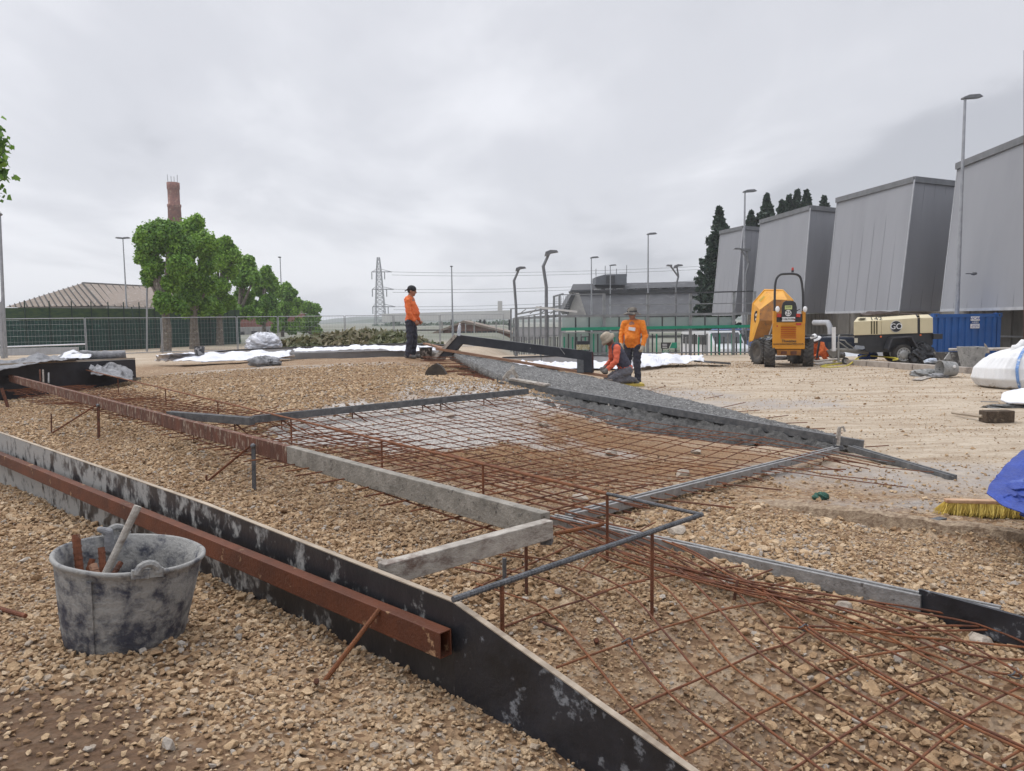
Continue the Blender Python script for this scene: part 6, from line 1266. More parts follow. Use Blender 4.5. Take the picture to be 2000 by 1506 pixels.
# fold-down roll bar
mb = MB(); rp_ = [dq(1513,612,.05), dq(1513.2,575,.05), dq(1514.5,553,.05), dq(1518,542,.05), dq(1524,536.5,.05), dq(1534,535,.05), dq(1550,535,.05), dq(1559,537.5,.05), dq(1564,544,.05), dq(1567,560,.05), dq(1568.5,580,.05), dq(1568.5,612,.05)]
mb.tube(path_smooth(rp_, 3), .032, 10); mb.build('roll_bar', BK, o)
for u in (1512.5, 1569): mb = MB(); mb.box(dq(u,620,.05), (.08,.12,.36)); mb.build('bar_bracket', YEL, o)
c = dq(1548,532,.05); mb = MB(); mb.tube([c, c+Vector((0,0,.06))], .035, 10); mb.build('beacon_base', BK, o); mb = MB(); mb.tube([c+Vector((0,0,.06)), c+Vector((0,0,.13)), c+Vector((0,0,.14))], [.035,.03,.01], 10); mb.build('beacon', REDP, o)
for u in (1518.5, 1572.5): mb = MB(); mb.ell(dq(u,604,-.12), (.06,.05,.085)); mb.build('work_lamp', WHT, o)
mb = MB(); mb.beam(dq(1556,607,.1), dq(1562,604,.1), .03, .02); mb.build('control_lever', BK, o)
def tyre(c, r, w_, axis_yaw, par, lugs=True, m=TYRE, rim=True):
    R3 = Matrix.Rotation(axis_yaw, 3, 'Z'); tr = lambda v: c+R3 @ Vector(v); h_ = w_/2
    mb = MB(); mb.smooth = True; mb.lathe([(r*.58,-h_*.8),(r*.75,-h_),(r*.93,-h_*.95),(r,-h_*.7),(r,h_*.7),(r*.93,h_*.95),(r*.75,h_),(r*.58,h_*.8)], 30, (0,0,0), 'X', False, False)
    mb.v = [tuple(tr(v)) for v in mb.v]
    mb.smooth = False
    if lugs:
        for i in range(20):
            for s_ in (-1, 1):
                t = 2*math.pi*(i+.5*(s_ > 0))/20; t2 = t+.26
                p0 = Vector((0, math.cos(t2)*r*1.0, math.sin(t2)*r*1.0)); p1 = Vector((s_*h_*.95, math.cos(t)*r*.985, math.sin(t)*r*.985)); mb.beam(tr(p0), tr(p1), .034, .05, up=(R3 @ Vector((0, math.cos(t), math.sin(t)))))
    w_o = mb.build('wheel', m, par)
    if rim:
        mb = MB(); mb.lathe([(.01,-h_*.5),(r*.35,-h_*.5),(r*.5,-h_*.7),(r*.6,-h_*.82),(r*.6,h_*.82),(r*.5,h_*.7),(.01,h_*.5)], 24, (0,0,0), 'X'); mb.v = [tuple(tr(v)) for v in mb.v]; mb.build('rim', RIMM if rim != 'y' else RIMD, w_o)
    return w_o
rr = .385
for u, y, yaw in ((1504,.35,-.35),(1578.5,.35,-.35),(1484.5,1.6,.25),(1556,1.9,.25)):
    p = dq(u, 680, y); tyre(Vector((p.x, p.y, dg+rr)), rr, .29, yaw, o, rim='y')
for u in (1506, 1575.5): mb = MB(); mb.prism([dq(u-6.5,657,.1), dq(u+6.5,657,.1), dq(u+6.5,681,.1), dq(u-6.5,681,.1)], (0.043,.12,0)) if False else mb.box(dq(u,656,.35), (.2,.6,.04)); mb.build('mudguard', BK, o)
mb = MB(); mb.prism([dq(1512,645,.9), dq(1566,645,.9), dq(1566,690,.9), dq(1512,690,.9)], (0.396,1.1,0)); mb.build('chassis', BK, o)
mb = MB(); mb.tube([dq(1514,655,.8), dq(1501,668,1.2)], .035); mb.tube([dq(1512,628,.9), dq(1503,655,1.1)], .03); mb.build('tipping_ram', RIMM, o)
# skip: octagonal, tipped and turned
S = dict(a=(1471.2,592.4,2.6), b=(1493.8,566.5,2.5), c=(1528.4,567.1,2.0), d=(1547.6,586.4,1.7), d2=(1551,640,1.7), h=(1465.3,667.4,2.2), e=(1483.9,605,1.7), f=(1511,585,1.35), g=(1537.6,585.5,1.2), j=(1483.2,626.2,1.6), k=(1509,626,1.15), k2=(1540,626,1.0), l=(1506,653,1.35), m=(1471,664,1.95), l2=(1540,655,1.2))
sv = {n_: dq(u, v, y) for n_, (u, v, y) in S.items()}; keys = list(sv); ix = {n_: i for i, n_ in enumerate(keys)}
def sk(nm, faces, m): mb = MB(); mb.add([sv[n_] for n_ in keys], [tuple(ix[n_] for n_ in f) for f in faces]); return mb
skp = MB(); skp.add([sv[n_] for n_ in keys], [tuple(ix[q] for q in f) for f in (('e','f','k','j'),('f','g','k2','k'),('j','k','l','m'),('k','k2','l2','l'),('a','e','j','m','h'),('a','b','f','e'),('b','c','g','f'),('c','d','g'),('d','d2','l2','k2','g'))])
skp.m = [0,0,0,0,1,1,1,1,1]
so_ = skp.build('skip', [YELD, YEL2], o); md = so_.modifiers.new('thickness', 'SOLIDIFY'); md.thickness = .03
mb = MB(); rim_ = [sv[n_] for n_ in ('h','a','b','c','d','d2')]; mb.tube(rim_, .035, 6); mb.build('skip_rim', YEL2, so_)
c = (sv['a']*.25+sv['e']*.25+sv['j']*.25+sv['h']*.25)+Vector((-.0,-.06,.05)); mb = MB(); mb.ell(c, (.07,.02,.20)); em = mb.build('emblem', BK, so_); mb = MB(); mb.ell(c+Vector((0,-.02,.065)), (.04,.01,.05)); mb.ell(c+Vector((0,-.02,-.065)), (.04,.01,.05)); mb.build('emblem_marks', WHT, em)
p0 = sv['a'].lerp(sv['f'], .30)+Vector((0,-.06,.02)); p1 = sv['a'].lerp(sv['b'], .62).lerp(sv['f'], .3)+Vector((0,-.06,0)); mb = MB(); mb.beam(p0, p1, .02, .09, up=Vector((0,0,1))); mb.build('warning_sticker', mat('pale_yellow', (.75,.62,.18)), so_)
# ------------------------------------------------------------------ compressor trailer
CREAM = mat('cream_canopy', (.62,.54,.35), (.56,.485,.31), 2, .4, 0, .05, 20, c3=(.40,.33,.19), s3=6, t3=.70, w3=.05)
CV = mat('vent_dark', (.10,.085,.03), (.05,.04,.02))
CD = 22.4; cgz = Tz(P(1760,700,CD).x, CD); cq = lambda u, v, y=0: P(u, v, CD+y)
o = thing('air_compressor', Vector((cq(1745,700).x, CD, cgz)), 'cream and black towable air compressor trailer in front of the blue container', 'compressor')
def canopy(ul, ur, vl0, vr0, vlt, vrt, ulr, urr, vlr, vrr, nm):
    f = [cq(ul,vl0), cq(ur,vr0), cq(ur,vrt), cq(ul,vlt)]; r1_ = [cq(ulr,vlr,.28), cq(urr,vrr,.28)]; back = [Vector((p.x+.62, p.y+1.3, p.z)) for p in (r1_[1], r1_[0])]; bb_ = [Vector((f[2].x+.75, f[2].y+1.55, f[2].z)), Vector((f[3].x+.75, f[3].y+1.55, f[3].z)), Vector((f[1].x+.75, f[1].y+1.55, f[1].z)), Vector((f[0].x+.75, f[0].y+1.55, f[0].z))]
    mb = MB(); vs = f+r1_+back+bb_; mb.add(vs, [(0,1,2,3),(3,2,5,4),(4,5,6,7),(7,6,8,9),(9,8,10,11),(0,3,4,7,9,11),(1,10,8,6,5,2),(0,11,10,1)]); return mb.build(nm, CREAM, o, bevel=.012)
canopy(1667.3,1721,655,653.5,628.5,625.8,1675,1722,619.5,619.5,'front_canopy'); canopy(1721.3,1792,653.5,651,625.6,621,1722.3,1788.5,619.4,614.7,'main_canopy'); canopy(1797,1822.3,651,650.3,621,620.5,1795.5,1813,614.7,614.2,'rear_canopy')
mb = MB(); mb.prism([cq(1790,651.5,.03), cq(1799,651.5,.03), cq(1799,621,.03), cq(1790,621,.03)], (0,1.4,0)); mb.prism([cq(1789,620,.3), cq(1797,620,.3), cq(1797,616,.3), cq(1789,616,.3)], (0,1.2,0)); mb.build('gap_strap', BK, o)
mb = MB(); [mb.prism([cq(u,652.5,-.004), cq(u+2.8,652.4,-.004), cq(u+2.8,627.2,-.004), cq(u,627.3,-.004)], (0,.02,0)) for u in (1701,1706.2,1711.2)]; mb.build('air_vents', CV, o)
mb = MB(); mb.prism([cq(1676,624.5,.06), cq(1689,624,.06), cq(1691,621.3,.2), cq(1680,621.5,.2)], (0,-.01,.01)); mb.build('top_grille', CV, o)
text('142', cq(1711,622.7,.07), .17, BK, o, rot=(math.pi/2-.7,0,.0), sx=1.5)
c = cq(1750,637.7,-.01); d_ = disc(c, .170, -.004, WHT, 'round_logo', o); disc(c, .160, -.012, BK, 'logo_ring', d_, th=.008); text('GO', c+Vector((0,-.018,-.004)), .235, WHT, d_, ext=.005)
mb = MB(); mb.prism([cq(1669,655.3,.05), cq(1822,650.8,.05), cq(1822,672,.05), cq(1812,684,.05), cq(1700,689,.05), cq(1690,686,.05), cq(1688,676,.05), cq(1669,674,.05)], (.68,1.4,0)); mb.build('lower_body', BK, o)
mb = MB(); mb.box(cq(1823,657,.2), (.27,.5,.15)); mb.build('rear_light_box', BK, o)
mb = MB(); mb.box(cq(1672,665,.02), (.09,.02,.14)); mb.build('notice', mat('notice_paper', (.6,.56,.45)), o)
for u, v in ((1720.5,657.5),(1798,654.5)): disc(cq(u,v,.02), .028, 0, mat('orange_reflector', (.75,.16,.04)), 'reflector', o)
p = cq(1762,690,-.02); ww = tyre(Vector((p.x, p.y, cgz+.30)), .30, .2, math.pi/2, o, False, rim=True)
pw = Vector((p.x, p.y-.13, cgz+.30)); mb = MB(); 
for i in range(12): t = 2*math.pi*i/12; mb.lathe([(.014,-.004),(.014,.004)], 8, pw+Vector((.155*math.cos(t), .02, .155*math.sin(t))), 'Y')
mb.build('rim_holes', BK, ww)
mb = MB(); mb.lathe([(.205,0),(.195,-.012),(.17,-.004),(.13,-.002),(.10,-.03),(.05,-.035),(.001,-.036)], 28, pw+Vector((0,.03,0)), 'Y', False, False); mb.build('steel_rim', RIMM, ww)
p2 = cq(1745,690,1.2); tyre(Vector((p2.x, p2.y, cgz+.30)), .30, .2, math.pi/2, o, False)
mb = MB(); fz = [(1731,682),(1739,660),(1776,657.5),(1787,677)]; [mb.beam(cq(*a_,-.1), cq(*b_,-.1), .26, .04, up=Vector((0,0,1))) for a_, b_ in zip(fz[:-1], fz[1:])]; mb.build('mudguard', mat('grey_plastic', (.05,.052,.06), None, 4, .5), o)
mb = MB(); mb.tube([cq(1695,688,.4), cq(1672,686.5,.4), cq(1650,684,.4), cq(1632,683,.4)], [.07,.07,.055,.05]); mb.prism([cq(1615,684.5,.4), cq(1632,681.5,.4), cq(1638,692,.4), cq(1628,700,.4), cq(1620,693,.4)], (0,.06,0)); mb.build('drawbar', CONW, o)
mb = MB(); mb.beam(cq(1622,684,.38), cq(1633,682,.38), .05, .06); mb.build('hitch', RIMM, o)
mb = MB(); mb.tube([cq(1637.5,706,.38), cq(1637.5,668,.38)], .035); mb.tube([cq(1637.5,668,.38), cq(1638,657,.38), cq(1640,654,.38)], .02); mb.tube([cq(1637,706,.36), cq(1650,707,.36)], .025); mb.build('jockey_leg', RIMM, o)
jp = cq(1651,707,.35); jw = tyre(Vector((jp.x, jp.y, cgz+.105)), .105, .07, math.pi/2, o, False)
mb = MB(); mb.tube([cq(1640,664,.36), cq(1650,665,.36), cq(1655,671,.36), cq(1668,680,.38)], .02); mb.tube([cq(1639,668,.36), cq(1658,682,.36)], .018); mb.build('brake_lever', RIMM, o)
mb = MB(); mb.beam(cq(1628.5,686,.2), cq(1628.5,639,.2), .085, .085, up=Vector((0,1,0))); tag(mb.build('white_post', WHT), 'short white square post standing between the dumper and the compressor', 'post')
mb = MB(); HOSE = mat('dark_hose', (.07,.045,.04), (.10,.08,.07), 5, .6)
for i in range(5):
    cc = cq(1718,613.5-i*.9,.85); mb.tube([cc+Vector((math.cos(t)*(.52-.02*i)+.02*i, math.sin(t)*.42, .02*math.sin(t*3+i))) for t in np.linspace(0, 2*math.pi, 40)], .022, 6)
mb.tube([cq(1750,612,.6), cq(1785,613,.6), cq(1800,614.5,.6)], .02, 6); tag(mb.build('air_hose', HOSE), 'coiled dark hose lying on the roof of the cream compressor', 'hose')
# ------------------------------------------------------------------ blue container
BLUE = mat('container_blue', (.010,.085,.30), (.008,.07,.25), 2, .45, 0, .08, 20, c3=(.03,.10,.24), s3=5, t3=.66)
KD = 25.5; kq = lambda u, v, y=0: P(u, v, KD+y); zt_ = kq(1888,613).z; zb_ = -.35
xl, xr = kq(1822,640).x, kq(1955,640).x; o = thing('shipping_container', Vector(((xl+xr)/2, KD, zb_)), 'blue corrugated steel container behind the compressor', 'container')
mb = MB(); pr = []; n_ = 9; sp_ = (xr-xl-.24)/n_
x = xl+.12
for i in range(n_): pr += [(x, 0.06), (x+sp_*.30, .06), (x+sp_*.42, .015), (x+sp_*.88, .015)]; x += sp_
pr.append((xr-.12, .06))
vs = [Vector((a, KD+b, zb_+.1)) for a, b in pr]+[Vector((a, KD+b, zt_-.12)) for a, b in pr]; n2 = len(pr); mb.add(vs, [(i, i+1, n2+i+1, n2+i) for i in range(n2-1)]); mb.build('corrugated_wall', BLUE, o)
mb = MB(); mb.box(((xl+xr)/2, KD+.06, zt_-.06), (xr-xl-.2, .12, .12)); mb.box(((xl+xr)/2, KD+.06, zb_+.06), (xr-xl-.2, .12, .12)); [mb.box((q_, KD+.06, (zt_+zb_)/2), (.12,.12,zt_-zb_-.22)) for q_ in (xl+.06, xr-.06)]; mb.build('frame', BLUE, o)
mb = MB(); mb.box(((xl+xr)/2+.1, KD+1.1, (zt_+zb_)/2), (xr-xl-.25, 1.9, zt_-zb_-.03)); mb.build('box_shell', BLUE, o)
for q_ in (xl+.09, xr-.09): mb = MB(); mb.box((q_, KD+.05, zt_-.05), (.19,.19,.15)); cc_ = mb.build('corner_casting', BLUE, o); mb = MB(); mb.ell((q_, KD-.045, zt_-.05), (.025,.01,.04)); mb.build('lift_hole', BK, cc_)
c = kq(1904.5,631,-.02); mb = MB(); mb.box(c+Vector((0,0,.15)), (.30,.01,.14)); mb.box(c+Vector((0,0,-.10)), (.30,.01,.15)); sg = mb.build('notice_sign', WHT, o); SB = mat('sign_blue', (.02,.05,.30))
text('VICAR', c+Vector((0,-.01,.15)), .12, SB, sg); text('943 330 774', c+Vector((0,-.01,-.13)), .05, SB, sg); text('TELEFONOA', c+Vector((0,-.01,-.07)), .04, SB, sg); text('ALQUILER', c+Vector((0,-.01,.03)), .05, WHT, sg)
# ------------------------------------------------------------------ things along the kerb
KERB = mat('kerb_concrete', (.40,.355,.31), (.26,.225,.195), 4, .9, 0, .4, 30, c3=(.16,.13,.11), s3=6, t3=.60)
ka, kb = G(1662, 713), G(1900, 731)
kl = ('leftmost kerb block under the compressor drawbar hose','second kerb block from the left, below the compressor wheel','third kerb block, in front of the black rubbish bag','fourth kerb block, behind the grey sacks and toppled bucket','last kerb block, right of the toppled bucket')
for i in range(5):
    a, b = ka.lerp(kb, i/5+.003), ka.lerp(kb, (i+1)/5-.003); mb = MB(); mb.beam(a+Vector((0,.12,.075)), b+Vector((0,.12,.075)), .22, .17); tag(mb.build('kerb_block', KERB, bevel=.012), kl[i], 'kerb', 'row of kerb blocks on the ground')
HY = mat('yellow_hose', (.60,.52,.06), (.48,.40,.04), 5, .5); hp = [(1640,700),(1615,712),(1604,716),(1625,717.5),(1655,714),(1680,706),(1700,703),(1745,707),(1757,710),(1748,712)]
mb = MB(); mb.tube(path_smooth([G(u, v, .09 if u > 1662 else .02)+(Vector((0,.1,.12)) if u > 1662 else Vector((0,0,0))) for u, v in hp], 4), .022, 7); mb.tube(path_smooth([G(u, v, .03) for u, v in ((1606,715),(1640,710),(1660,706),(1690,700))], 4), .02, 7); tag(mb.build('water_hose', HY), 'yellow hose looped on the ground beside the compressor jockey wheel', 'hose')
PLB = mat('black_bag_plastic', (.008,.008,.010), (.016,.016,.019), 6, .22, 0, .5, 14)
crumple('rubbish_bag', G(1803, 712)+Vector((0,.2,.02)), (.36,.30,.36), PLB, 'shiny black plastic rubbish bag behind the kerb beside the compressor wheel', 'rubbish bag', 15, .55, 12, 60, 40)
mb = MB(); p = G(1806,712)+Vector((0,.15,.45)); mb.tube(path_smooth([p+Vector((-.2,0,-.02)), p+Vector((-.13,0,.16)), p+Vector((0,0,.20)), p+Vector((.1,0,.1))], 4), .025, 6); tag(mb.build('bag_tie', PLB), 'twisted loop on top of the black rubbish bag', 'bag tie')
crumple('plastic_sack', G(1826, 716)+Vector((0,.15,.1)), (.20,.12,.08), mat('pale_blue_sack', (.42,.48,.58), (.60,.63,.68), 8, .5), 'small pale blue sack on the kerb beside the toppled bucket', 'sack', 16, .4)
p = G(1858, 738); tlt = Matrix.Rotation(R_(-84), 3, 'Y') @ Matrix.Rotation(R_(10), 3, 'X')
PG = mat('grey_cement_bucket', (.33,.33,.32), (.22,.22,.215), 6, .85, 0, .5, 30, c3=(.06,.06,.065), s3=14, t3=.60, w3=.04)
o = thing('builders_bucket', p, 'grey cement coated bucket lying on its side with its mouth to the left', 'bucket'); mb = MB(); mb.smooth = True
mb.lathe([(.001,.18),(.155,.18),(.165,.16),(.205,-.17),(.215,-.18),(.2,-.185),(.15,.15),(.001,.155)], 32, (0,0,0), 'X', False, False); mb.v = [(a+p.x+.02, b+p.y+.2, q+p.z+.19) for a, b, q in mb.v]; mb.build('bucket_wall', PG, o)
mb = MB(); mb.ell((p.x+.06, p.y-.005, p.z+.26), (.035,.012,.035)); mb.build('plaster_mark', WHT, o)
crumple('cement_sack', G(1812, 735)+Vector((0,.1,0)), (.30,.14,.10), PG, 'crumpled grey paper sack in front of the toppled bucket', 'sack', 17, .6)
crumple('cement_sack', G(1836, 738)+Vector((0,.1,0)), (.20,.10,.06), GEO, 'flat torn paper sack touching the mouth of the toppled bucket', 'sack', 18, .6)
mb = MB(); mb.beam(G(1790,742,.01), G(1815,735,.02), .2, .012); tag(mb.build('cardboard_piece', CEML), 'flat torn grey cardboard at the left end of the paper sacks', 'cardboard')
PAN = mat('mortar_tub', (.035,.037,.042), (.09,.09,.092), 6, .6, 0, .3, 20, c3=(.30,.30,.29), s3=7, t3=.58, w3=.06)
def tub(u, v, D_, w0, w1, dp, h_, m, label, name='mortar_tub', th=.02):
    c = P(u, v, D_); mb = MB(); o_ = []
    for (w_, z, dd_) in ((w0, 0, dp*.7), (w1, h_, dp), (w1-.06, h_, dp-.06), (w0-.04, .03, dp*.7-.05)):
        for sx, sy in ((-1,-1),(1,-1),(1,1),(-1,1)): o_.append(c+Vector((sx*w_/2, sy*dd_/2+dp/2, z)))
    fs = [(0,1,2,3)]+[(k*4+i, k*4+(i+1) % 4, (k+1)*4+(i+1) % 4, (k+1)*4+i) for k in range(3) for i in range(4)]+[(12,13,14,15)]; mb.add(o_, fs); return tag(mb.build(name, m, bevel=.008), label, 'tub')
tub(1874, 722, 20.5, .42, .80, .6, .46, PAN, 'dark mortar tub with sloping sides in front of the blue container')
tub(1908, 726, 19.0, .26, .50, .5, .62, PG, 'tall grey mortar skip leaning beside the big white bag')
mb = MB(); mb.beam(P(1853,683,21.3), P(1990,681,20.5), .9, .05); tag(mb.build('wheelbarrow_board', CEML), 'pale grey board lying across the tubs in front of the container', 'board')
crumple('rubble', P(1893, 727, 20.9), (.5,.3,.22), CONCD, 'dark rubble heap under the tubs beside the big white bag', 'rubble', 19, .5)
mb = MB(); mb.prism([P(1922,670,20), P(1927,674,20), P(1934,690,20), P(1925,690,20)], (.02,.03,0)); mb.prism([P(1898,678,20), P(1903,680,20), P(1909,690,20), P(1899,690,20)], (.02,.03,0)); tag(mb.build('trowel', CEML), 'upright grey metal blades sticking out of the mortar skip', 'trowel')
mb = MB(); mb.prism([P(1845,702,20.3), P(1855,688,20.3), P(1859,703,20.3)], (0,.05,0)); tag(mb.build('grey_cone', PG), 'small grey pointed piece left of the dark mortar tub', 'scrap')
# ------------------------------------------------------------------ big bulk bag
BAGM = mat('bulk_bag_fabric', (.70,.70,.70), (.60,.60,.60), 2, .75, 0, .25, 60)
N, L, B = nodes_of(BAGM)
bcn = PZ(2010, 762, 0); bcn.y += .55; bcn.x += .50; bcn.z = Tz(bcn.x, bcn.y)-.01
o = thing('bulk_bag', bcn, 'big white bulk bag with a blue strap and dirty bottom corner at the right edge', 'bulk bag')
def bagpt(t, h, grow=0):
    prof_ = np.interp(h, [0,.06,.25,.5,.75,.92,1.0], [.80,.95,1.04,1.0,.84,.56,.34]); rx, ry = 1.08, .70; s4 = 2.8; c_, s_ = math.cos(t), math.sin(t)
    r_ = (abs(c_)**s4+abs(s_)**s4)**(-1/s4); fold = (f1(t*9+h*2.5, h*1.3+3, 3, 51)-.5)*.05+.007*math.sin(t*46+h*9+4*math.sin(h*4)+3*math.sin(t*5))*(.2+h)
    k = (prof_+fold+grow)*r_; return bcn+Vector((c_*rx*k, s_*ry*k, h*.80*(1+.05*math.sin(t*2))+.06*(f1(t*2+7, 4, 3, 12)-.5)*h-(.03*math.cos(t*4)*(h > .8))))
mb = MB(); mb.smooth = True; nu, nv = 220, 46; vs = [bagpt(2*math.pi*i/nu, j/nv) for j in range(nv+1) for i in range(nu)]; mb.add(vs, [(j*nu+i, j*nu+(i+1) % nu, (j+1)*nu+(i+1) % nu, (j+1)*nu+i) for j in range(nv) for i in range(nu)]+[tuple(range(nv*nu, (nv+1)*nu))])
dm = MATS['bulk_bag_fabric']; bag_dirty = mat('bulk_bag', (.70,.70,.70), (.62,.62,.62), 2, .75, 0, .3, 60, c3=(.24,.16,.07), s3=5, t3=.72, w3=.07, z3=(2,-1.0,.2,-.3,.22))
mb.build('bag_body', bag_dirty, o)
STRP = mat('blue_strap', (.12,.24,.50), (.5,.55,.62), 20, .6, lo=.5, hi=.7)
tS = R_(-133); mb = MB(); [mb.beam(bagpt(tS+.10*(1-h0)-.0, h0, .015), bagpt(tS+.10*(1-h1)-.0, h1, .015), .05, .012, up=Vector((math.cos(tS), math.sin(tS), .3))) for h0, h1 in zip(np.linspace(.02,.93,14)[:-1], np.linspace(.02,.93,14)[1:])]; mb.build('strap', STRP, o)
tS2 = R_(-100); MAR = mat('maroon_print', (.14,.02,.03), None); mb = MB(); vs = []; A = [(R_(-105)+i*.06, .64+.02*math.sin(i)) for i in range(14)]
vs = [bagpt(t, h-.0, .012) for t, h in A]+[bagpt(t, h+.12, .012) for t, h in A]; mb.add(vs, [(i, i+1, 15+i, 14+i) for i in range(13)]); mb.build('printed_band', MAR, o); pb_ = bagpt(R_(-92), .71, .03); text('BR', pb_+Vector((0,-.03,.02)), .16, WHT, o, rot=(math.pi/2-.5,.25,.2))
crumple('bag_top', bcn+Vector((-.25,-.1,.70)), (.45,.30,.16), BAGM, None, None, 33, .5, parent=None) if False else None
mb = MB(); mb.smooth = True; cr_ = [bcn+Vector((-.60,-.1,.58)), bcn+Vector((-.48,-.1,.74)), bcn+Vector((-.36,-.1,.84)), bcn+Vector((-.15,-.1,.78)), bcn+Vector((.3,-.1,.80))]; mb.tube(path_smooth(cr_, 4), [.10+.03*math.sin(i*1.7) for i in range(17)], 10); mb.build('bag_collar', BAGM, o)
mb = MB(); mb.beam(bcn+Vector((-.58,-.3,.70)), bcn+Vector((-.1,-.25,.74)), .22, .05); mb.tube(path_smooth([bcn+Vector((-.42,-.3,.76)), bcn+Vector((-.3,-.3,.84)), bcn+Vector((-.1,-.3,.80)), bcn+Vector((.1,-.3,.76))],4), .045, 8); tag(mb.build('hose_fitting', PG), 'dark grey flattened hose piece lying on top of the white bulk bag', 'hose')
sheet('white_sheet', [G(1953,786,.04), G(1975,793,.03), G(2050,797,.04)], [G(1966,771,.12), G(2000,766,.2), G(2060,766,.25)], WHITE, 'folded white sheet on the ground below the bulk bag at the right edge', amp=.12, seed=41, lift=.06, thick=.03)
crumple('cement_heap', G(1975, 796)+Vector((.1,0,-.02)), (.45,.12,.05), CONC, 'low grey cement heap under the folded white sheet on the right', 'cement', 42, .6)
mb = MB(); mb.tube([G(1915,784,.02), G(1950,785,.02)], .008); tag(mb.build('loose_rod', ALU), 'thin pale rod lying left of the folded white sheet', 'rod')
# trestle pieces by the dumper
mb = MB(); mb.beam(P(1592,712,22.6), P(1622,707,22.6), .5, .04); mb.beam(P(1588,706,23.2), P(1640,701,23.2), .4, .03); tag(mb.build('pale_boards', CEML), 'pale boards lying on the ground beside the crouching worker', 'board')
mb = MB(); mb.beam(P(1595,700,23.4), P(1600,668,23.4), .05, .05, up=Vector((0,1,0))); tag(mb.build('cut_off_saw_stand', BK), 'thin dark stand between the dumper tyre and the crouching worker', 'stand')
for i, (u, v, r_) in enumerate(((1725,700,.18),(1665,698,.15))): crumple('blue_bag' if i == 0 else 'grey_bag', P(u-30, v, 23.6), (r_*1.3,r_,r_), mat('blue_bag_m', (.02,.06,.25)) if i == 0 else GEO, ('small blue bag behind the compressor drawbar','grey bundle behind the jockey wheel of the compressor')[i], 'bag', 50+i, .5)
for i, (u, v) in enumerate(((1545,703),(1528,700))): mb = MB(); c = P(u, v, 25.5); mb.box(c, (.7-.2*i,.2,.16)); tag(mb.build('stacked_blocks', (CEML, BLACKBAR)[i], bevel=.02), ('pale block stack glimpsed under the dumper','dark block glimpsed under the left of the dumper')[i], 'blocks')
# ------------------------------------------------------------------ people
SKIN = mat('skin', (.36,.17,.105), (.30,.135,.08), 8, .55)
SKIND = mat('skin_dark', (.20,.09,.055), (.16,.07,.045), 8, .55)
EYE_M = mat('eye', (.02,.015,.012), None, 3, .2)
HAIR = mat('hair', (.012,.010,.009), (.025,.02,.018), 20, .7)
TROU = mat('navy_trousers', (.022,.024,.04), (.045,.048,.065), 8, .85, 0, .4, 20, c3=(.13,.13,.14), s3=9, t3=.68, w3=.04)
TROG = mat('grey_trousers', (.15,.145,.16), (.10,.10,.115), 8, .85, 0, .4, 20, c3=(.03,.03,.04), s3=6, t3=.66)
BOOT = mat('boots', (.16,.15,.14), (.07,.065,.06), 9, .8)
ORN = mat('orange_shirt', (.80,.185,.045), (.66,.13,.035), 5, .8, 0, .5, 9)
ORN2 = mat('yellow_orange_shirt', (.82,.245,.02), (.68,.18,.015), 5, .8, 0, .5, 9)
COR = mat('coral_shirt', (.74,.15,.075), (.60,.11,.055), 5, .8, 0, .5, 9)
VEST = mat('dark_vest', (.065,.065,.10), (.035,.036,.055), 6, .75, 0, .5, 12)
GLOVE = mat('pale_glove', (.52,.47,.36), (.34,.31,.25), 12, .85); GLOVED = mat('grey_glove', (.22,.21,.19), (.12,.115,.11), 12, .85)
HATB = mat('beige_hat', (.40,.34,.26), (.30,.25,.19), 14, .9, 0, .3, 40); CAPM = mat('black_cap', (.010,.010,.012), (.02,.02,.024), 10, .8)
HATG = mat('camo_hat', (.20,.18,.15), (.07,.06,.055), 9, .9, lo=.45, hi=.55)
STX = bpy.data.textures.new('folds', 'CLOUDS'); STX.noise_scale = .07
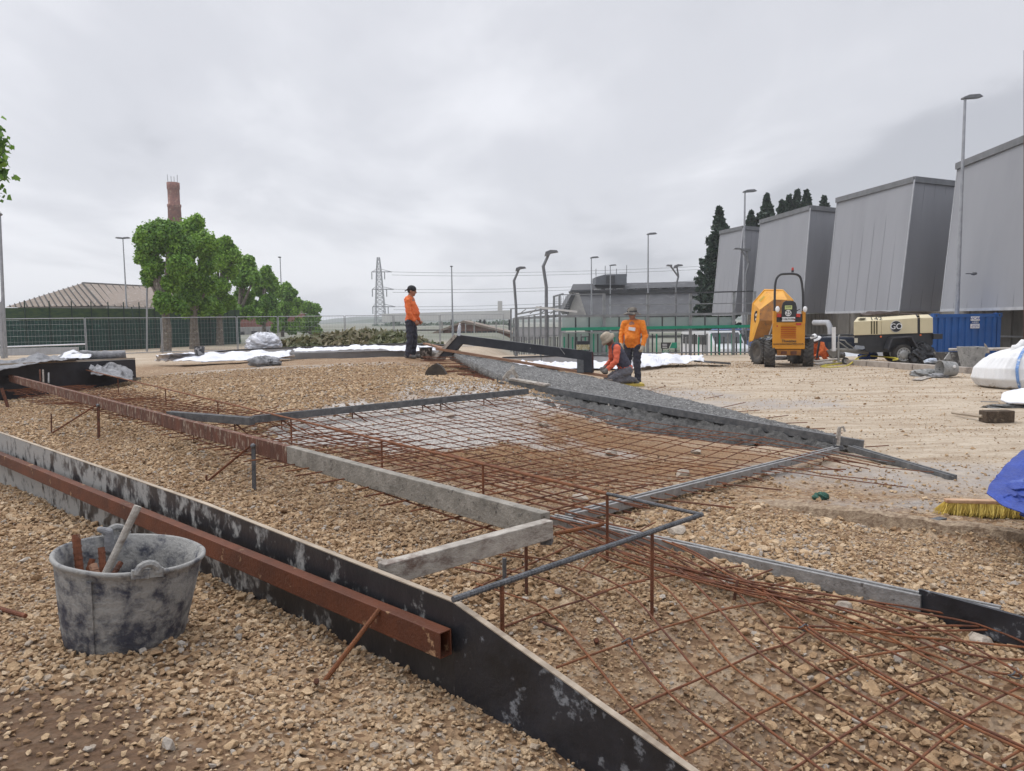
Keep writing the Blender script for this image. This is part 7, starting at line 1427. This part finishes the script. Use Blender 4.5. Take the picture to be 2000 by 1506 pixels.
def person(base, yaw, sc_, label, J, mats, hat, vest=None, legs_boot=True, smk=None, logo=None, grp=None, gloves=None, belly=0):
    R3 = Matrix.Rotation(yaw, 3, 'Z'); o = thing('person', base, label, 'person'); tr = lambda v: Vector(base)+(R3 @ Vector(v))*sc_
    J = {k: tr(v) for k, v in J.items()}; fwd = R3 @ Vector((1,0,0)); lat = R3 @ Vector((0,1,0)); s = sc_
    hf = (R3 @ Matrix.Rotation(J_head_yaw.get(label, 0), 3, 'Z')); hd = J['head']; hp_ = J_head_pitch.get(label, 0); HR = hf @ Matrix.Rotation(hp_, 3, 'Y')
    hq = lambda x, y, z: hd+HR @ Vector((x*s, y*s, z*s))
    b = MB(); c = b.chain
    # head: skull, face, jaw, nose, ears, lips
    b.ell(hq(-.01,0,.02), (.095*s,.078*s,.105*s), HR); b.ell(hq(.02,0,-.035), (.072*s,.062*s,.08*s), HR); c([hq(.055,0,-.085), hq(.02,0,-.07)], [.032*s,.05*s]); c([hq(.085,0,.012), hq(.108,0,-.022)], [.010*s,.016*s])
    for y in (-1, 1): b.ell(hq(-.01, y*.08, -.01), (.02*s,.012*s,.032*s), HR); b.ell(hq(.06,y*.036,-.025), (.022*s,.02*s,.02*s), HR)
    c([hq(.083,-.02,-.058), hq(.083,.02,-.058)], [.010*s,.010*s]); c([hq(.084,-.03,.028), hq(.084,.03,.028)], [.011*s,.011*s])
    c([hq(-.02,0,-.06), J['neck']], [.056*s,.062*s]); c([J['neck'], J['chest'], J['belly'], J['pelvis']], [.075*s,.125*s,.125*s,.12*s])
    for q in ('L', 'R'):
        c([J['neck'], J['sh'+q], J['el'+q], J['wr'+q]], [.06*s,.058*s,.042*s,.028*s]); c([J['pelvis'], J['hip'+q], J['kn'+q], J['an'+q]], [.1*s,.085*s,.055*s,.04*s])
        c([J['an'+q], J['to'+q]], [.042*s,.036*s])
        # hand
        w_ = J['wr'+q]; dirn = (J['ha'+q]-w_).normalized(); sg = 1 if q == 'L' else -1; sd = dirn.cross(lat*sg if abs(dirn.dot(lat)) < .8 else fwd).normalized(); nn = dirn.cross(sd).normalized(); pm = w_+dirn*.05*s
        b.cap(w_+dirn*.01*s, w_+dirn*.075*s, .026*s, .034*s); b.cap(w_+dirn*.07*s-sd*.02*s, w_+dirn*.07*s+sd*.02*s, .022*s, .022*s)
        for k, (off, ln) in enumerate(((-.032,.068),(-.011,.078),(.011,.074),(.031,.058))):
            f0 = w_+dirn*.08*s+sd*off*s; f1_ = f0+(dirn*.8+nn*.35)*ln*.5*s+sd*off*.15*s; f2 = f1_+(dirn*.35+nn*.75)*ln*.5*s; c([f0, f1_, f2], [.0115*s,.0105*s,.009*s], 8)
        c([w_+dirn*.03*s-sd*.025*s, w_+dirn*.055*s-sd*.055*s, w_+dirn*.085*s-sd*.055*s+nn*.02*s], [.014*s,.012*s,.010*s], 8)
    def rm(mb, nm, m, vox, disp=0, smooth_=4):
        ob = mb.build(nm, m, o); r_ = ob.modifiers.new('surface', 'REMESH'); r_.mode = 'VOXEL'; r_.voxel_size = vox; r_.use_smooth_shade = True
        if smooth_: sm = ob.modifiers.new('smooth', 'SMOOTH'); sm.iterations = smooth_; sm.factor = .5
        if disp: dm = ob.modifiers.new('folds', 'DISPLACE'); dm.texture = STX; dm.strength = disp; dm.mid_level = .5; dm.texture_coords = 'LOCAL'
        return ob
    rm(b, 'body', mats['skin'], .009, 0, 1)
    for y in (-1, 1): e = MB(); e.ell(hq(.084, y*.032, .005), (.010*s,.013*s,.008*s), HR, 10, 8); e.build('eye', EYE_M, o)
    hr = MB(); hr.ell(hq(-.022,0,.022), (.098*s,.085*s,.10*s), HR); rm(hr, 'hair', HAIR, .012, .01, 1)
    t = MB(); g = t.chain; bl = J['belly']+fwd*belly*s
    for y in (-1, 1):
        g([J['neck']-Vector((0,0,.03*s)), J['shL' if y > 0 else 'shR']], [.075*s,.078*s]); g([J['chest']+lat*y*.075*s, J['belly']+lat*y*.07*s, J['pelvis']+lat*y*.065*s+Vector((0,0,-.03*s))], [.115*s,.118*s,.118*s])
    g([J['chest']+fwd*.02*s, bl, J['pelvis']+fwd*.02*s], [.12*s,(.125+belly*.2)*s,.12*s])
    for q in ('L', 'R'):
        cuff = J['wr'+q].lerp(J['el'+q], .12 if not mats.get('short') else .45); g([J['sh'+q], J['el'+q], cuff], [.078*s,.062*s,.048*s])
    rm(t, 'shirt', mats['shirt'], .011, .045, 2)
    tr_ = MB(); g = tr_.chain
    for q in ('L', 'R'): g([J['pelvis']+Vector((0,0,-.02*s)), J['hip'+q], J['kn'+q], J['an'+q]+(J['kn'+q]-J['an'+q])*.06], [.122*s,.108*s,.080*s,.070*s])
    rm(tr_, 'trousers', mats['trousers'], .011, .05, 2)
    for q in ('L', 'R'):
        bt = MB(); bt.cap(J['an'+q]+(J['kn'+q]-J['an'+q])*.1, J['an'+q], .058*s, .056*s); d_ = (J['to'+q]-J['an'+q]); bt.cap(J['an'+q]-d_*.25+Vector((0,0,-.02*s)), J['to'+q]+d_*.1, .050*s, .046*s); rm(bt, 'boot', BOOT, .011, .008, 2)
        if gloves is not None and q in gloves[1]:
            gb = MB(); w_ = J['wr'+q]; dirn = (J['ha'+q]-w_).normalized(); sd = dirn.cross(lat if abs(dirn.dot(lat)) < .8 else fwd).normalized(); nn = dirn.cross(sd).normalized()
            sg = 1 if q == 'L' else -1; sd = dirn.cross(lat*sg if abs(dirn.dot(lat)) < .8 else fwd).normalized(); nn = dirn.cross(sd).normalized()
            gb.cap(w_-dirn*.03*s, w_+dirn*.075*s, .040*s, .042*s); gb.cap(w_+dirn*.07*s-sd*.022*s, w_+dirn*.07*s+sd*.022*s, .029*s, .029*s)
            for off, ln in ((-.034,.072),(-.011,.082),(.011,.078),(.033,.062)):
                f0 = w_+dirn*.08*s+sd*off*s; f1_ = f0+(dirn*.8+nn*.35)*ln*.5*s+sd*off*.15*s; f2 = f1_+(dirn*.35+nn*.75)*ln*.5*s; gb.chain([f0, f1_, f2], [.0155*s,.0145*s,.012*s], 8)
            gb.chain([w_+dirn*.03*s-sd*.025*s, w_+dirn*.055*s-sd*.06*s, w_+dirn*.085*s-sd*.06*s+nn*.02*s], [.019*s,.016*s,.013*s], 8); rm(gb, 'glove', gloves[0], .008, 0, 1)
    if vest:
        v = MB(); g = v.chain
        for y in (-1, 1): g([J['neck']+lat*y*.05*s-fwd*.02*s-Vector((0,0,.04*s)), J['shL' if y > 0 else 'shR'].lerp(J['neck'], .25)], [.075*s,.085*s]); g([J['chest']+lat*y*.075*s-fwd*.012*s, J['belly']+lat*y*.08*s-fwd*.01*s, J['pelvis']+lat*y*.06*s+(J['belly']-J['pelvis'])*.35], [.128*s,.132*s,.128*s])
        rm(v, 'vest', vest, .012, .03, 3)
        hd_ = MB(); hd_.chain([J['neck']-fwd*.09*s+lat*.06*s, J['neck']-fwd*.12*s+Vector((0,0,.0)), J['neck']-fwd*.09*s-lat*.06*s], [.05*s,.055*s,.05*s]); rm(hd_, 'hood', vest, .012, .02, 2)
    if hat == 'cap':
        h_ = MB(); h_.smooth = True; h_.ell(hq(-.014,0,.05), (.110*s,.094*s,.088*s), HR, 20, 12); ct = h_.build('cap', CAPM, o); pk = MB(); pk.prism([hq(-.10,-.07,.03), hq(-.10,.07,.03), hq(-.165,.05,-.03), hq(-.175,0,-.04), hq(-.165,-.05,-.03)], HR @ Vector((0,0,.012*s))); pk.build('cap_peak', CAPM, ct)
    else:
        h_ = MB(); h_.smooth = True; w2 = .205 if hat[1] else .155; pr = [(w2*s,-.025*s if hat[1] else -.055*s),(.16*s,.0*s),(.115*s,.025*s),(.108*s,.085*s),(.09*s,.125*s),(.05*s,.138*s),(.001,.14*s)]
        h_.lathe(pr, 36, hq(-.008,0,.025), mtx=HR, cap0=False, cap1=False); h_.v = [(x+(f1(x*14, y*14, 2, 5)-.5)*.012, y, z+(f1(x*9, y*9+z*3, 2, 9)-.5)*.035) for x, y, z in h_.v]; ho = h_.build('hat', hat[0], o); md = ho.modifiers.new('t', 'SOLIDIFY'); md.thickness = .008
        hb = MB(); hb.lathe([(.117*s,.028*s),(.113*s,.055*s)], 30, hq(-.008,0,.025), mtx=HR, cap0=False, cap1=False); hb.build('hat_band', CAPM if hat[1] else hat[0], ho)
    return o, J, fwd, lat
J_head_yaw, J_head_pitch = {}, {}
l1 = 'standing worker in orange shirt, navy trousers and backwards black cap, seen side on'
J_head_pitch[l1] = .18
b1 = P(804, 703, 17.9); b1.z = Tz(b1.x, b1.y)+.01
person(b1, -.12, .985, l1, dict(head=(.05,0,1.60), neck=(.0,0,1.46), chest=(.0,0,1.28), belly=(.04,0,1.08), pelvis=(.0,0,.93), shL=(-.02,.19,1.39), shR=(-.02,-.19,1.39), elL=(.03,.25,1.10), elR=(.01,-.25,1.10), wrL=(.17,.16,.90), wrR=(.15,-.20,.89), haL=(.24,.12,.84), haR=(.21,-.17,.81),
    hipL=(0,.10,.86), hipR=(0,-.10,.86), knL=(.05,.12,.48), knR=(.0,-.11,.48), anL=(-.0,.12,.07), anR=(-.06,-.12,.07), toL=(.16,.14,.04), toR=(.10,-.14,.04)), dict(skin=SKIN, shirt=ORN, trousers=TROU), 'cap', belly=.045)
l2 = 'standing worker in yellow orange shirt and wide brimmed hat looking towards the camera'
J_head_yaw[l2] = .15; J_head_pitch[l2] = .05
b2 = P(1236, 748, 16.4); b2.z = Tz(b2.x, b2.y)+.005
_, J2, f2_, la2 = person(b2, R_(236), .955, l2, dict(head=(.05,0,1.60), neck=(.0,0,1.46), chest=(.0,0,1.28), belly=(.03,0,1.07), pelvis=(.0,0,.92), shL=(-.02,.21,1.39), shR=(-.02,-.21,1.39), elL=(-.02,.29,1.11), elR=(.02,-.28,1.12), wrL=(.10,.28,.88), wrR=(.14,-.22,.92), haL=(.15,.27,.78), haR=(.2,-.18,.84),
    hipL=(0,.11,.86), hipR=(0,-.11,.86), knL=(.03,.12,.47), knR=(.03,-.12,.47), anL=(-.02,.12,.07), anR=(-.02,-.13,.07), toL=(.12,.16,.04), toR=(.12,-.17,.04)), dict(skin=SKIN, shirt=ORN2, trousers=TROU), (HATG, True), gloves=(GLOVE, 'LR'), belly=.05)
c = J2['chest']+f2_*.165; mb = MB(); mb.beam(c+la2*.13+Vector((0,0,-.02)), c-la2*.02+Vector((0,0,.0)), .012, .07, up=Vector((0,0,1))); lo_ = mb.build('chest_print', WHT, [q for q in bpy.data.objects if q.get('label') == l2][0])
l3 = 'kneeling worker in coral shirt, dark vest and beige bucket hat smoothing the slab'
J_head_pitch[l3] = .75
b3 = P(1214, 747, 15.2); b3.z = max(Tz(b3.x, b3.y), P(1214, 748, 15.2).z-.01)
person(b3, math.pi+.12, .97, l3, dict(head=(.29,0,.91), neck=(.19,0,.80), chest=(.12,0,.68), belly=(.02,0,.48), pelvis=(-.10,0,.33), shL=(.15,.18,.74), shR=(.15,-.18,.74), elL=(.17,.22,.48), elR=(.16,-.22,.47), wrL=(.34,.16,.31), wrR=(.33,-.12,.33), haL=(.42,.13,.23), haR=(.40,-.10,.25),
    hipL=(-.10,.11,.28), hipR=(-.10,-.11,.28), knL=(.24,.13,.09), knR=(.26,-.12,.09), anL=(-.24,.12,.08), anR=(-.22,-.12,.08), toL=(-.30,.12,.02), toR=(-.28,-.12,.02)), dict(skin=SKIND, shirt=COR, trousers=TROG), (HATB, False), vest=VEST, gloves=(GLOVED, 'LR'))
mb = MB(); mb.beam(P(1160,741,14.9), P(1196,742,14.9), .12, .02); mb.tube([P(1178,737,14.9), P(1184,734,14.9)], .015); tag(mb.build('float_trowel', CEML), 'pale flat trowel under the hands of the kneeling worker', 'trowel')
mb = MB(); mb.box(b3+Vector((.05,0,-.02)), (.75,.42,.05)); tag(mb.build('kneeling_pad', mat('yellow_pad', (.55,.42,.08), (.35,.26,.06), 14)), 'dirty yellow mat beneath the knees of the kneeling worker', 'mat')
mb = MB(); p = P(1234, 744, 15.6); mb.prism([P(1222,728,15.5), P(1229,722,15.5), P(1236,735,15.5), P(1235,752,15.5), P(1228,752,15.5)], (0,.06,0)) if False else None
l4 = 'crouching worker in orange clothes and white helmet between dumper and compressor'
b4 = P(1605, 700, 24.2); b4.z = Tz(b4.x, b4.y)
J_head_pitch[l4] = .5; J_head_yaw[l4] = 0
o4, J4, f4, la4 = person(b4, R_(200), 1.0, l4, dict(head=(.30,0,.72), neck=(.2,0,.6), chest=(.12,0,.5), belly=(0,0,.38), pelvis=(-.12,0,.30), shL=(.15,.19,.56), shR=(.15,-.19,.56), elL=(.25,.25,.32), elR=(.25,-.25,.32), wrL=(.42,.18,.2), wrR=(.42,-.16,.2), haL=(.5,.15,.15), haR=(.5,-.13,.15),
    hipL=(-.1,.12,.28), hipR=(-.1,-.12,.28), knL=(.22,.2,.42), knR=(.22,-.2,.42), anL=(.0,.18,.07), anR=(.0,-.18,.07), toL=(.16,.2,.03), toR=(.16,-.2,.03)), dict(skin=SKIND, shirt=ORN, trousers=ORN), (WHT, True))
# ------------------------------------------------------------------ misty air
mb = MB(); mb.box((0, 1625, 2), (7800, 3350, 88)); hz = mb.build('haze', None, local=True); hz.data.materials.clear()
hm = bpy.data.materials.new('misty_air'); hm.use_nodes = True; N = hm.node_tree.nodes; L = hm.node_tree.links; N.clear(); ou = N.new('ShaderNodeOutputMaterial'); pv = N.new('ShaderNodeVolumePrincipled')
pv.inputs['Density'].default_value = .0006; pv.inputs['Color'].default_value = (.86,.88,.93,1); pv.inputs['Anisotropy'].default_value = .2; L.new(pv.outputs[0], ou.inputs['Volume']); hz.data.materials.append(hm); kind(hz, 'stuff')
sc.cycles.volume_bounces = 1; sc.cycles.volume_step_rate = 4
